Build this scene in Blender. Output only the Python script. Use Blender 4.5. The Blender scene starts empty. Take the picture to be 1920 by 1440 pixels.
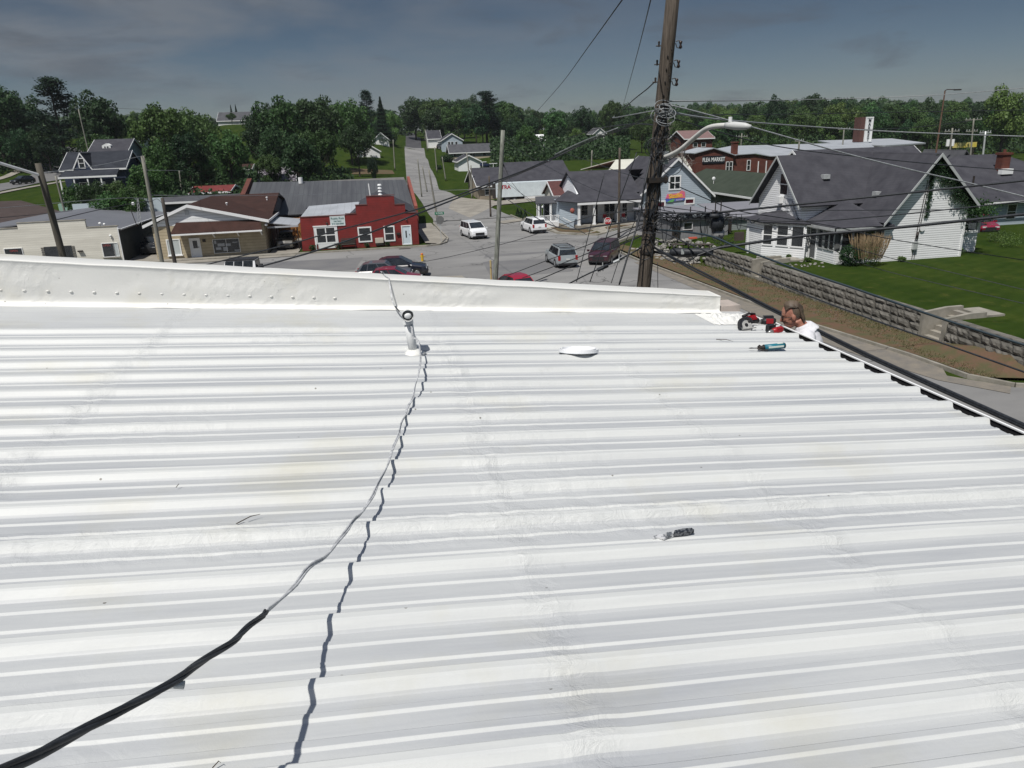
import bpy, math, random
from mathutils import Vector, Matrix, noise
R = random.Random(7)
SC = bpy.context.scene
COL = SC.collection
# ------------------------------------------------------------------ camera
F, TH, RO, YA, CH = 1370.16, 0.32653, 0.03573, 0.1763, 10.8
def ray(px, py):
    x0, d0 = (px - 960) / F, (py - 720) / F
    return cam_dir(x0, d0, 1.0)
def cam_dir(x0, d0, w):
    c, s = math.cos(RO), math.sin(RO)
    x = x0 * c - d0 * s; d = x0 * s + d0 * c
    fw = w * math.cos(TH) - d * math.sin(TH); up = -w * math.sin(TH) - d * math.cos(TH)
    return Vector((x * math.cos(YA) + fw * math.sin(YA), -x * math.sin(YA) + fw * math.cos(YA), up))
r_, d_, f_ = cam_dir(1, 0, 0), cam_dir(0, 1, 0), cam_dir(0, 0, 1)
cam = bpy.data.cameras.new('camera'); camo = bpy.data.objects.new('camera', cam); COL.objects.link(camo)
camo.matrix_world = Matrix(((r_.x, -d_.x, -f_.x, 0), (r_.y, -d_.y, -f_.y, 0), (r_.z, -d_.z, -f_.z, CH), (0, 0, 0, 1)))
cam.sensor_width = 36; cam.lens = 36 * F / 1920; cam.clip_start = 0.05; cam.clip_end = 6000
SC.camera = camo
# ------------------------------------------------------------------ light
SD = Vector((.35, .435, -1)).normalized()
sun = bpy.data.lights.new('sun', 'SUN'); suno = bpy.data.objects.new('sun', sun); COL.objects.link(suno)
suno.rotation_euler = SD.to_track_quat('-Z', 'Y').to_euler()
sun.energy = 2.9; sun.angle = math.radians(.5); sun.color = (1, .965, .91)
W = bpy.data.worlds.new('World'); SC.world = W; W.use_nodes = True
nt = W.node_tree; nt.nodes.clear()
def N(t, ty, **k):
    n = t.nodes.new(ty)
    for a, b in k.items():
        if a.startswith('i_'): n.inputs[a[2:].replace('_', ' ')].default_value = b
        else: setattr(n, a, b)
    return n
sky = N(nt, 'ShaderNodeTexSky', sky_type='NISHITA', sun_disc=False)
sky.sun_elevation = math.asin(-SD.z); sky.sun_rotation = math.atan2(-SD.x, -SD.y)
sky.air_density = 1.0; sky.dust_density = .4; sky.ozone_density = 1.6
bg = N(nt, 'ShaderNodeBackground', i_Strength=.055); wo = N(nt, 'ShaderNodeOutputWorld')
tc = N(nt, 'ShaderNodeTexCoord'); mp = N(nt, 'ShaderNodeMapping'); mp.inputs['Scale'].default_value = (1.4, 1.1, 6)
mp.inputs['Rotation'].default_value = (0, 0, .4)
n1 = N(nt, 'ShaderNodeTexNoise', i_Scale=2.2, i_Detail=7.0, i_Roughness=.55, i_Distortion=.3)
cr = N(nt, 'ShaderNodeValToRGB'); cr.color_ramp.elements[0].position = .38; cr.color_ramp.elements[1].position = .6
cr.color_ramp.elements[0].color = (0, 0, 0, 1); cr.color_ramp.elements[1].color = (.75, .75, .75, 1)
mx = N(nt, 'ShaderNodeMix', data_type='RGBA'); mx.inputs['B'].default_value = (2.35, 2.5, 2.7, 1)
tint = N(nt, 'ShaderNodeMix', data_type='RGBA', blend_type='MULTIPLY'); tint.inputs['Factor'].default_value = 1
sz = N(nt, 'ShaderNodeSeparateXYZ'); er = N(nt, 'ShaderNodeValToRGB'); el = er.color_ramp.elements
el[0].position = 0; el[0].color = (.38, .42, .50, 1); el[1].position = 1; el[1].color = (1.45, 1.2, 1.0, 1)
for p_, c_ in ((.14, (.26, .285, .33)), (.30, (.20, .225, .265)), (.42, (.55, .53, .52)), (.6, (1.3, 1.1, .92))): e_ = el.new(p_); e_.color = (*c_, 1)
n2 = N(nt, 'ShaderNodeTexNoise', i_Scale=4.5, i_Detail=6.0, i_Roughness=.6, i_Distortion=.4); cr2 = N(nt, 'ShaderNodeValToRGB'); cr2.color_ramp.elements[0].position = .53; cr2.color_ramp.elements[1].position = .68
cr2.color_ramp.elements[0].color = (0, 0, 0, 1); cr2.color_ramp.elements[1].color = (.5, .5, .5, 1)
mx2 = N(nt, 'ShaderNodeMix', data_type='RGBA'); mx2.inputs['B'].default_value = (1.05, 1.2, 1.45, 1)
lf = N(nt, 'ShaderNodeMapRange'); lf.inputs['From Min'].default_value = .45; lf.inputs['From Max'].default_value = -.35; lf.inputs['To Min'].default_value = .12; lf.inputs['To Max'].default_value = 1
ml_ = N(nt, 'ShaderNodeMath', operation='MULTIPLY')
L = nt.links.new
L(tc.outputs['Generated'], mp.inputs['Vector']); L(mp.outputs[0], n1.inputs['Vector']); L(n1.outputs['Fac'], cr.inputs[0])
L(tc.outputs['Generated'], sz.inputs[0]); L(sz.outputs['Z'], er.inputs[0]); L(er.outputs[0], tint.inputs['B']); L(sz.outputs['X'], lf.inputs['Value'])
L(cr.outputs[0], ml_.inputs[0]); L(lf.outputs[0], ml_.inputs[1]); L(ml_.outputs[0], mx.inputs['Factor'])
L(sky.outputs[0], tint.inputs['A']); L(tint.outputs['Result'], mx.inputs['A'])
L(mp.outputs[0], n2.inputs['Vector']); L(n2.outputs['Fac'], cr2.inputs[0]); L(cr2.outputs[0], mx2.inputs['Factor']); L(mx.outputs['Result'], mx2.inputs['A'])
up_ = N(nt, 'ShaderNodeMix', data_type='RGBA'); fm = N(nt, 'ShaderNodeMapRange'); fm.inputs['From Min'].default_value = .34; fm.inputs['From Max'].default_value = .5; L(sz.outputs['Z'], fm.inputs['Value'])
L(fm.outputs[0], up_.inputs['Factor']); L(mx2.outputs['Result'], up_.inputs['A']); L(tint.outputs['Result'], up_.inputs['B']); L(up_.outputs['Result'], bg.inputs[0]); L(bg.outputs[0], wo.inputs[0])
SC.view_settings.view_transform = 'Standard'; SC.view_settings.look = 'None'; SC.view_settings.exposure = .65
SC.view_settings.gamma = 1
SC.render.engine = 'CYCLES'; SC.cycles.max_bounces = 5; SC.cycles.transparent_max_bounces = 4
# ------------------------------------------------------------------ pixel -> place helpers
def gp(px, py, z=0.):
    r = ray(px, py); t = (z - CH) / r.z; return Vector((r.x * t, r.y * t, z))
def ad(px, py, d):
    r = ray(px, py); t = d / math.hypot(r.x, r.y); return r * t + Vector((0, 0, CH))
def aty(px, py, Y):
    r = ray(px, py); return r * (Y / r.y) + Vector((0, 0, CH))
RH, RA = 1.4772, .07626
def roof_z(x): return CH - RH - .032 - RA * x          # pan level of our roof
def rp(px, py, dz=0.):
    r = ray(px, py); t = -(RH + .032 - dz) / (r.z + RA * r.x); return r * t + Vector((0, 0, CH))
# ------------------------------------------------------------------ materials
MATS = {}
def mat(name, col, rough=.7, col2=None, scale=5., amt=.5, bump=0., bscale=None, metal=0., spec=.4, stretch=(1, 1, 1), detail=5., rnd=0., lines=None, coat=0., soft=.15, cracks=0.):
    if name in MATS: return MATS[name]
    m = bpy.data.materials.new(name); m.use_nodes = True; t = m.node_tree; b = t.nodes['Principled BSDF']; L = t.links.new
    b.inputs['Roughness'].default_value = rough; b.inputs['Metallic'].default_value = metal
    b.inputs['Specular IOR Level'].default_value = spec; b.inputs['Coat Weight'].default_value = coat
    c4 = lambda c: (c[0], c[1], c[2], 1)
    b.inputs['Base Color'].default_value = c4(col)
    tc = N(t, 'ShaderNodeTexCoord'); mp = N(t, 'ShaderNodeMapping'); mp.inputs['Scale'].default_value = stretch
    L(tc.outputs['Object'], mp.inputs['Vector'])
    out = None
    if col2:
        n = N(t, 'ShaderNodeTexNoise', i_Scale=scale, i_Detail=detail, i_Roughness=.6); L(mp.outputs[0], n.inputs['Vector'])
        mr = N(t, 'ShaderNodeMapRange'); mr.inputs['From Min'].default_value = .5 - soft; mr.inputs['From Max'].default_value = .5 + soft
        mr.inputs['To Max'].default_value = amt * 2 if amt < .5 else 1; L(n.outputs['Fac'], mr.inputs['Value'])
        x = N(t, 'ShaderNodeMix', data_type='RGBA'); x.inputs['A'].default_value = c4(col); x.inputs['B'].default_value = c4(col2)
        L(mr.outputs[0], x.inputs['Factor']); out = x.outputs['Result']
    if rnd:
        oi = N(t, 'ShaderNodeObjectInfo'); hs = N(t, 'ShaderNodeHueSaturation'); mr = N(t, 'ShaderNodeMapRange')
        mr.inputs['To Min'].default_value = 1 - rnd; mr.inputs['To Max'].default_value = 1 + rnd; L(oi.outputs['Random'], mr.inputs['Value'])
        L(mr.outputs[0], hs.inputs['Value']); 
        mh = N(t, 'ShaderNodeMath', operation='MULTIPLY_ADD'); mh.inputs[1].default_value = -.05; mh.inputs[2].default_value = .525
        wn = N(t, 'ShaderNodeMath', operation='FRACT'); m7 = N(t, 'ShaderNodeMath', operation='MULTIPLY'); m7.inputs[1].default_value = 7.31
        L(oi.outputs['Random'], m7.inputs[0]); L(m7.outputs[0], wn.inputs[0]); L(wn.outputs[0], mh.inputs[0]); L(mh.outputs[0], hs.inputs['Hue'])
        if out: L(out, hs.inputs['Color'])
        else: hs.inputs['Color'].default_value = c4(col)
        out = hs.outputs[0]
    if cracks:
        wv = N(t, 'ShaderNodeTexNoise', i_Scale=.5, i_Detail=5.0); L(tc.outputs['Object'], wv.inputs['Vector']); vm = N(t, 'ShaderNodeVectorMath', operation='MULTIPLY_ADD'); vm.inputs[1].default_value = (4, 4, 0)
        L(wv.outputs['Color'], vm.inputs[0]); L(tc.outputs['Object'], vm.inputs[2]); vo = N(t, 'ShaderNodeTexVoronoi', feature='DISTANCE_TO_EDGE', i_Scale=cracks); L(vm.outputs[0], vo.inputs['Vector'])
        lt = N(t, 'ShaderNodeMapRange'); lt.inputs['From Min'].default_value = .004; lt.inputs['From Max'].default_value = .012; lt.inputs['To Min'].default_value = .75; lt.inputs['To Max'].default_value = 0; L(vo.outputs['Distance'], lt.inputs['Value'])
        x = N(t, 'ShaderNodeMix', data_type='RGBA'); L(lt.outputs[0], x.inputs['Factor']); L(out, x.inputs['A']); x.inputs['B'].default_value = (.07, .07, .068, 1); out = x.outputs['Result']
    if lines:   # board or course joints; on lap siding, painted shade: (axis, pitch, dark colour, share of the pitch)
        ax, pitch, dark, share = lines
        sx = N(t, 'ShaderNodeSeparateXYZ'); L(tc.outputs['Object'], sx.inputs[0])
        d = N(t, 'ShaderNodeMath', operation='DIVIDE'); d.inputs[1].default_value = pitch; L(sx.outputs[ax], d.inputs[0])
        fr = N(t, 'ShaderNodeMath', operation='FRACT'); L(d.outputs[0], fr.inputs[0])
        lt = N(t, 'ShaderNodeMath', operation='LESS_THAN'); lt.inputs[1].default_value = share; L(fr.outputs[0], lt.inputs[0])
        x = N(t, 'ShaderNodeMix', data_type='RGBA'); L(lt.outputs[0], x.inputs['Factor'])
        if out: L(out, x.inputs['A'])
        else: x.inputs['A'].default_value = c4(col)
        x.inputs['B'].default_value = c4(dark); out = x.outputs['Result']
    if out: L(out, b.inputs['Base Color'])
    if bump:
        n = N(t, 'ShaderNodeTexNoise', i_Scale=bscale or scale * 4, i_Detail=4.0); L(mp.outputs[0], n.inputs['Vector'])
        bp = N(t, 'ShaderNodeBump', i_Strength=bump, i_Distance=.03); L(n.outputs['Fac'], bp.inputs['Height']); L(bp.outputs[0], b.inputs['Normal'])
    MATS[name] = m; return m
def leafmat(name, col, col2, rnd=.3):
    m = mat(name, col, .55, col2, .35, .5, spec=.25, rnd=rnd, soft=.2); t = m.node_tree; b = t.nodes['Principled BSDF']
    tr = N(t, 'ShaderNodeBsdfTranslucent'); ms = N(t, 'ShaderNodeMixShader'); ms.inputs[0].default_value = .30
    src = b.inputs['Base Color'].links[0].from_socket; t.links.new(src, tr.inputs[0])
    t.links.new(b.outputs[0], ms.inputs[1]); t.links.new(tr.outputs[0], ms.inputs[2]); t.links.new(ms.outputs[0], t.nodes['Material Output'].inputs[0])
    return m
M_grass = mat('grass', (.040, .060, .011), 1., (.019, .038, .007), .5, .5, bump=.8, bscale=9, spec=.02, detail=10, stretch=(1.0, .45, 1), soft=.22)
t_ = M_grass.node_tree; b_n = t_.nodes['Principled BSDF']; src_ = b_n.inputs['Base Color'].links[0].from_socket
tc_ = N(t_, 'ShaderNodeTexCoord'); wv_ = N(t_, 'ShaderNodeTexWave', i_Scale=.32, i_Distortion=7.0, i_Detail=3.0); mp_ = N(t_, 'ShaderNodeMapping'); mp_.inputs['Rotation'].default_value = (0, 0, 1.1)
t_.links.new(tc_.outputs['Object'], mp_.inputs['Vector']); t_.links.new(mp_.outputs[0], wv_.inputs['Vector'])
n_ = N(t_, 'ShaderNodeTexNoise', i_Scale=.9, i_Detail=9.0, i_Roughness=.7); t_.links.new(tc_.outputs['Object'], n_.inputs['Vector'])
mr_ = N(t_, 'ShaderNodeMapRange'); mr_.inputs['From Min'].default_value = .56; mr_.inputs['From Max'].default_value = .74; mr_.inputs['To Max'].default_value = .75; t_.links.new(n_.outputs['Fac'], mr_.inputs['Value'])
x1_ = N(t_, 'ShaderNodeMix', data_type='RGBA'); x1_.inputs['B'].default_value = (.085, .082, .022, 1); t_.links.new(mr_.outputs[0], x1_.inputs['Factor']); t_.links.new(src_, x1_.inputs['A'])
x2_ = N(t_, 'ShaderNodeMix', data_type='RGBA', blend_type='MULTIPLY'); x2_.inputs['B'].default_value = (.86, .89, .87, 1); t_.links.new(wv_.outputs['Fac'], x2_.inputs['Factor']); t_.links.new(x1_.outputs['Result'], x2_.inputs['A'])
t_.links.new(x2_.outputs['Result'], b_n.inputs['Base Color'])
M_asph = mat('asphalt', (.235, .232, .225), .85, (.165, .163, .16), .16, .5, bump=.2, bscale=12, spec=.3, detail=9, stretch=(.6, 1.6, 1), cracks=.13)
M_asph2 = mat('asphalt_patch', (.13, .13, .135), .85, (.17, .168, .165), .3, .5, bump=.2, bscale=12, spec=.3, detail=9)
M_asphd = mat('fresh_asphalt', (.05, .05, .055), .85, (.07, .07, .075), .3, .5, spec=.3)
M_conc = mat('concrete', (.30, .28, .24), .85, (.20, .185, .16), .5, .5, bump=.2, bscale=10, spec=.3, detail=8)
M_kerb = mat('kerb_concrete', (.31, .29, .25), .85, (.19, .18, .15), 1.2, .5, bump=.2, bscale=10, spec=.3)
M_dirt = mat('dirt', (.125, .078, .052), .95, (.085, .082, .042), 1.1, .5, bump=.9, bscale=6, spec=.1, detail=10, soft=.1)
M_stone = mat('stone', (.19, .18, .16), .95, (.105, .10, .088), 1.3, .5, bump=.9, bscale=7, spec=.15, detail=8)
M_rubble = mat('rubble', (.33, .32, .295), .95, (.15, .145, .13), 3, .5, bump=.8, bscale=8, spec=.15)
M_wood = mat('weathered_wood', (.14, .117, .096), .9, (.062, .052, .043), 5, .5, bump=.8, bscale=14, stretch=(6, 6, .35), spec=.15)
M_woodg = mat('grey_wood', (.30, .29, .25), .9, (.15, .15, .13), 5, .5, bump=.6, bscale=12, stretch=(5, 5, .3), spec=.15)
M_woodd = mat('dark_wood', (.05, .045, .042), .9, (.09, .08, .07), 5, .5, stretch=(5, 5, .3), spec=.15)
M_galv = mat('galvanized', (.55, .57, .57), .45, (.42, .44, .44), 4, .5, metal=.3)
M_blackrub = mat('black_rubber', (.014, .016, .02), .55, (.03, .034, .04), 30, .5, spec=.4)
M_greyrub = mat('grey_sheath', (.30, .32, .33), .5, (.18, .19, .2), 20, .5)
M_iron = mat('dark_iron', (.03, .03, .032), .6, (.06, .045, .035), 9, .5, metal=.4)
M_ins = mat('porcelain_brown', (.035, .025, .022), .25)
M_white = mat('white_paint', (.78, .79, .78), .6, (.68, .69, .67), 3, .5)
M_trim = mat('white_trim', (.76, .77, .77), .6)
M_glass = mat('dark_glass', (.012, .015, .018), .08, (.03, .035, .04), 1.5, .5, spec=.8)
M_blind = mat('window_blind', (.48, .52, .52), .5, lines=('Z', .09, (.36, .4, .4), .25))
M_siding = mat('white_siding', (.88, .89, .90), .6, (.83, .84, .85), .8, .5, bump=.1, lines=('Z', .16, (.22, .225, .23), .15))  # dark lines paint the shadow under each lap
M_sidingf = mat('white_lap_siding', (.84, .86, .86), .6, (.80, .82, .82), .8, .5, lines=('Z', .3, (.5, .52, .52), .14))  # lap shadows painted in as lines
M_blue = mat('pale_blue_siding', (.42, .49, .55), .65, (.37, .43, .48), .8, .5, lines=('Z', .22, (.24, .28, .32), .16))
M_greysid = mat('grey_green_siding', (.26, .29, .29), .65, (.21, .235, .235), .8, .5, lines=('Z', .2, (.13, .15, .15), .16))
M_greyboard = mat('grey_board', (.27, .275, .285), .7, (.22, .225, .235), .8, .5, lines=('X', .3, (.17, .17, .18), .1))
M_navy = mat('navy_siding', (.03, .045, .085), .65, (.022, .034, .066), 1, .5, lines=('Z', .2, (.012, .018, .035), .2))
M_cream = mat('painted_brick_cream', (.72, .70, .62), .8, (.58, .56, .49), .6, .5, bump=.3, bscale=8, lines=('Z', .22, (.52, .50, .44), .12), detail=8, stretch=(.35, .35, 2))
M_tan = mat('tan_block', (.48, .41, .28), .85, (.36, .30, .205), .9, .5, bump=.3, lines=('Z', .3, (.22, .18, .12), .1))
M_red = mat('painted_red_brick', (.215, .022, .020), .7, (.15, .018, .016), .9, .5, bump=.3, bscale=9, lines=('Z', .24, (.125, .016, .015), .1))
M_brick = mat('red_brick', (.135, .042, .028), .85, (.085, .029, .021), 1.2, .5, bump=.3, lines=('Z', .25, (.10, .035, .025), .12))
M_tanside = mat('tan_metal_wall', (.30, .26, .19), .7)
M_dkwall = mat('dark_painted_wall', (.035, .042, .04), .8, (.055, .062, .058), .7, .5)
M_greywall = mat('grey_wall', (.16, .155, .15), .8, (.11, .105, .10), .8, .5)
SH = dict(rough=.92, scale=.9, amt=.5, bump=.3, bscale=16, detail=9, spec=.15)
M_shgrey = mat('grey_shingles', (.068, .068, .078), col2=(.042, .042, .050), lines=('Z', .11, (.045, .045, .055), .15), **SH)
M_shlight = mat('mid_grey_shingles', (.095, .097, .105), col2=(.062, .064, .07), lines=('Z', .09, (.07, .07, .08), .15), **SH)
M_shbrown = mat('brown_shingles', (.056, .029, .024), col2=(.036, .020, .017), lines=('Z', .07, (.04, .022, .018), .15), **SH)
M_shtaupe = mat('taupe_shingles', (.078, .060, .055), col2=(.055, .042, .039), **SH)
M_green = mat('green_grey_shingles', (.048, .060, .045), col2=(.036, .046, .034), **SH)
M_navyroof = mat('blue_black_shingles', (.038, .042, .052), col2=(.025, .028, .035), **SH)
M_metalg = mat('grey_metal_roof', (.15, .155, .172), .55, (.13, .135, .15), .25, .5, spec=.3, lines=('X', .9, (.15, .155, .17), .05))
M_metall = mat('light_metal_roof', (.40, .42, .45), .5, (.31, .33, .35), .3, .5, lines=('X', .8, (.3, .31, .33), .07))
M_dkmetal = mat('aged_dark_metal_roof', (.085, .09, .095), .6, (.058, .06, .066), .5, .5, stretch=(2.5, .25, .25), lines=('X', .62, (.05, .052, .058), .12))
M_lav = mat('lavender_grey_membrane', (.22, .22, .24), .7, (.18, .18, .20), .3, .5)
M_whiteroof = mat('cream_metal_roof', (.60, .60, .52), .6, (.5, .5, .43), .3, .5)
M_redmetal = mat('red_metal_roof', (.21, .045, .04), .5, (.14, .032, .03), .5, .5, lines=('X', .5, (.16, .03, .03), .1))
M_bark = mat('bark', (.075, .06, .048), .95, (.045, .036, .03), 3, .5, bump=.6)
L_a = leafmat('foliage_mid', (.070, .135, .038), (.034, .074, .023))
L_b = leafmat('foliage_dark', (.044, .090, .034), (.022, .050, .020))
L_c = leafmat('foliage_light', (.105, .175, .045), (.050, .098, .028))
L_p = leafmat('needles', (.028, .054, .030), (.015, .032, .020))
# ------------------------------------------------------------------ mesh builder
OFF = {}
class MB:
    def __init__(s): s.v = []; s.f = []; s.m = []
    def add(s, vs, fs, mi=0):
        k = len(s.v); s.v += [tuple(v) for v in vs]; s.f += [tuple(k + i for i in f) for f in fs]; s.m += [mi] * len(fs); return s
    def box(s, x0, x1, y0, y1, z0, z1, mi=0):
        return s.add([(x, y, z) for x in (x0, x1) for y in (y0, y1) for z in (z0, z1)],
                     [(0, 1, 3, 2), (4, 6, 7, 5), (0, 4, 5, 1), (2, 3, 7, 6), (0, 2, 6, 4), (1, 5, 7, 3)], mi)
    def prism(s, poly, ax, a, b, mi=0):
        n = len(poly)
        P = {'Y': lambda p, t: (p[0], t, p[1]), 'X': lambda p, t: (t, p[0], p[1]), 'Z': lambda p, t: (p[0], p[1], t)}[ax]
        return s.add([P(p, a) for p in poly] + [P(p, b) for p in poly],
                     [tuple(range(n))[::-1], tuple(range(n, 2 * n))] + [(i, (i + 1) % n, n + (i + 1) % n, n + i) for i in range(n)], mi)
    def slab(s, pts, t=.12, mi=0):
        p = [Vector(q) for q in pts]; n = (p[1] - p[0]).cross(p[2] - p[0]).normalized()
        if n.z < 0: p = p[::-1]; n = -n
        k = len(p); return s.add(p + [q - n * t for q in p], [tuple(range(k)), tuple(range(k, 2 * k))[::-1]] + [(i, k + i, k + (i + 1) % k, (i + 1) % k) for i in range(k)], mi)
    def cyl(s, p, q, r0, r1=None, n=10, mi=0): return s.tube([p, q], [r0, r0 if r1 is None else r1], n, mi)
    def tube(s, pts, r, n=6, mi=0, cap=True):
        pts = [Vector(p) for p in pts]; rs = r if isinstance(r, (list, tuple)) else [r] * len(pts)
        vs, fs = [], []; up = None
        for i, p in enumerate(pts):
            d = (pts[min(i + 1, len(pts) - 1)] - pts[max(i - 1, 0)]).normalized()
            if up is None: up = Vector((0, 0, 1)) if abs(d.z) < .9 else Vector((0, 1, 0))
            a = d.cross(up).normalized(); b = a.cross(d).normalized(); up = b
            vs += [p + (a * math.cos(2 * math.pi * k / n) + b * math.sin(2 * math.pi * k / n)) * rs[i] for k in range(n)]
        for i in range(len(pts) - 1):
            fs += [(i * n + k, i * n + (k + 1) % n, (i + 1) * n + (k + 1) % n, (i + 1) * n + k) for k in range(n)]
        if cap: fs += [tuple(range(n))[::-1], tuple(range((len(pts) - 1) * n, len(pts) * n))]
        return s.add(vs, fs, mi)
    def ball(s, c, r, nu=12, nv=8, mi=0, rot=None):
        c = Vector(c); r = (r, r, r) if not isinstance(r, (tuple, list)) else r; vs, fs = [], []
        for j in range(nv + 1):
            t = math.pi * j / nv
            for i in range(nu):
                a = 2 * math.pi * i / nu; v = Vector((r[0] * math.sin(t) * math.cos(a), r[1] * math.sin(t) * math.sin(a), r[2] * math.cos(t)))
                vs.append(c + (rot @ v if rot else v))
        fs = [(j * nu + i, (j + 1) * nu + i, (j + 1) * nu + (i + 1) % nu, j * nu + (i + 1) % nu) for j in range(nv) for i in range(nu)]
        return s.add(vs, fs, mi)
    def mesh(s, name, mats, off=(0, 0, 0), smooth=False):
        me = bpy.data.meshes.new(name); me.from_pydata([(v[0] - off[0], v[1] - off[1], v[2] - off[2]) for v in s.v], [], s.f)
        for m in (mats if isinstance(mats, (list, tuple)) else [mats]): me.materials.append(m)
        me.polygons.foreach_set('material_index', s.m)
        if smooth: me.polygons.foreach_set('use_smooth', [True] * len(s.f))
        me.update(); return me
def props(o, label=None, cat=None, group=None, kind=None):
    if label: o['label'] = label
    if cat: o['category'] = cat
    if group: o['group'] = group
    if kind: o['kind'] = kind
    return o
def thing(name, label, cat, loc=(0, 0, 0), group=None, rz=0):
    o = bpy.data.objects.new(name, None); COL.objects.link(o); o.location = loc; o.rotation_euler = (0, 0, rz); o.empty_display_size = .2
    OFF[o.name] = Vector((0, 0, 0)) if rz is None else Vector(loc); return props(o, label, cat, group)
def part(name, mb, mats, parent, smooth=False, label=None, local=False):
    off = Vector((0, 0, 0)) if local else OFF.get(parent.name, Vector((0, 0, 0)))
    o = bpy.data.objects.new(name, mb.mesh(name, mats, off, smooth)); COL.objects.link(o); o.parent = parent; OFF[o.name] = off
    if label: o['label'] = label
    return o
def solo(name, mb, mats, label=None, cat=None, group=None, kind=None, smooth=False):
    xs = [v[0] for v in mb.v]; ys = [v[1] for v in mb.v]; zs = [v[2] for v in mb.v]
    off = Vector(((min(xs) + max(xs)) / 2, (min(ys) + max(ys)) / 2, min(zs)))
    if kind in ('structure', 'stuff'): off = Vector((0, 0, 0))
    o = bpy.data.objects.new(name, mb.mesh(name, mats, off, smooth)); COL.objects.link(o); o.location = off; OFF[o.name] = off
    return props(o, label, cat, group, kind)
def copy_tree(o, parent=None):
    c = o.copy(); COL.objects.link(c); c.parent = parent
    for ch in o.children: copy_tree(ch, c)
    return c
def text(name, body, size, loc, rot, m, parent, ext=.004, sx=1, bold=0):
    cu = bpy.data.curves.new(name, 'FONT'); cu.body = body; cu.size = size; cu.align_x = 'CENTER'; cu.align_y = 'CENTER'; cu.extrude = ext; cu.offset = bold
    cu.materials.append(m); o = bpy.data.objects.new(name, cu); COL.objects.link(o); o.parent = parent
    o.location = Vector(loc) - OFF.get(parent.name, Vector((0, 0, 0))); o.rotation_euler = rot; o.scale = (sx, 1, 1)
    bpy.context.view_layer.update(); me = bpy.data.meshes.new_from_object(o); q = bpy.data.objects.new(name, me); COL.objects.link(q); q.parent = parent
    q.location = o.location; q.rotation_euler = rot; q.scale = o.scale; bpy.data.objects.remove(o); bpy.data.curves.remove(cu); q.name = name; return q
FY = (math.pi / 2, 0, 0)
def win(par, ax, pos, u0, u1, z0, z1, out=-1, fr=.09, mf=None, mp=None, nu=1, nz=2, name='window', dep=.06, label=None):
    mf = mf or M_trim; mp = mp or M_glass
    def bx(mb, a, b, c, d, t0, t1):
        lo, hi = sorted((pos + out * t0, pos + out * t1))
        mb.box(a, b, lo, hi, c, d) if ax == 'Y' else mb.box(lo, hi, a, b, c, d)
    m = MB(); bx(m, u0 - fr, u0, z0 - fr, z1 + fr, -.02, dep); bx(m, u1, u1 + fr, z0 - fr, z1 + fr, -.02, dep)
    bx(m, u0, u1, z0 - fr, z0, -.02, dep); bx(m, u0, u1, z1, z1 + fr, -.02, dep)
    for i in range(1, nu): u = u0 + (u1 - u0) * i / nu; bx(m, u - fr * .35, u + fr * .35, z0, z1, -.02, dep - .01)
    for i in range(1, nz): z = z0 + (z1 - z0) * i / nz; bx(m, u0, u1, z - fr * .3, z + fr * .3, -.02, dep - .015)
    o = part(name, m, mf, par, label=label); p = MB(); bx(p, u0, u1, z0, z1, -.02, .018); part('pane', p, mp, o); return o
def door(par, ax, pos, u0, u1, z0, z1, out=-1, md=None, glass=None, frame=M_trim, label=None):
    f = win(par, ax, pos, u0, u1, z0, z1, out, .1, frame, md or M_white, 1, 1, name='door', dep=.07, label=label)
    k = MB()
    def bx(mb, a, b, c, d, t0, t1):
        lo, hi = sorted((pos + out * t0, pos + out * t1))
        mb.box(a, b, lo, hi, c, d) if ax == 'Y' else mb.box(lo, hi, a, b, c, d)
    if glass: g = MB(); bx(g, *glass, 0, .03); part('door_glass', g, M_glass, f)
    bx(k, u1 - .14, u1 - .08, z0 + .95, z0 + 1.05, 0, .09); part('handle', k, M_iron, f)
    for c in f.children:
        if c.name.startswith('pane'): c.name = 'door_leaf'
    return f
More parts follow.
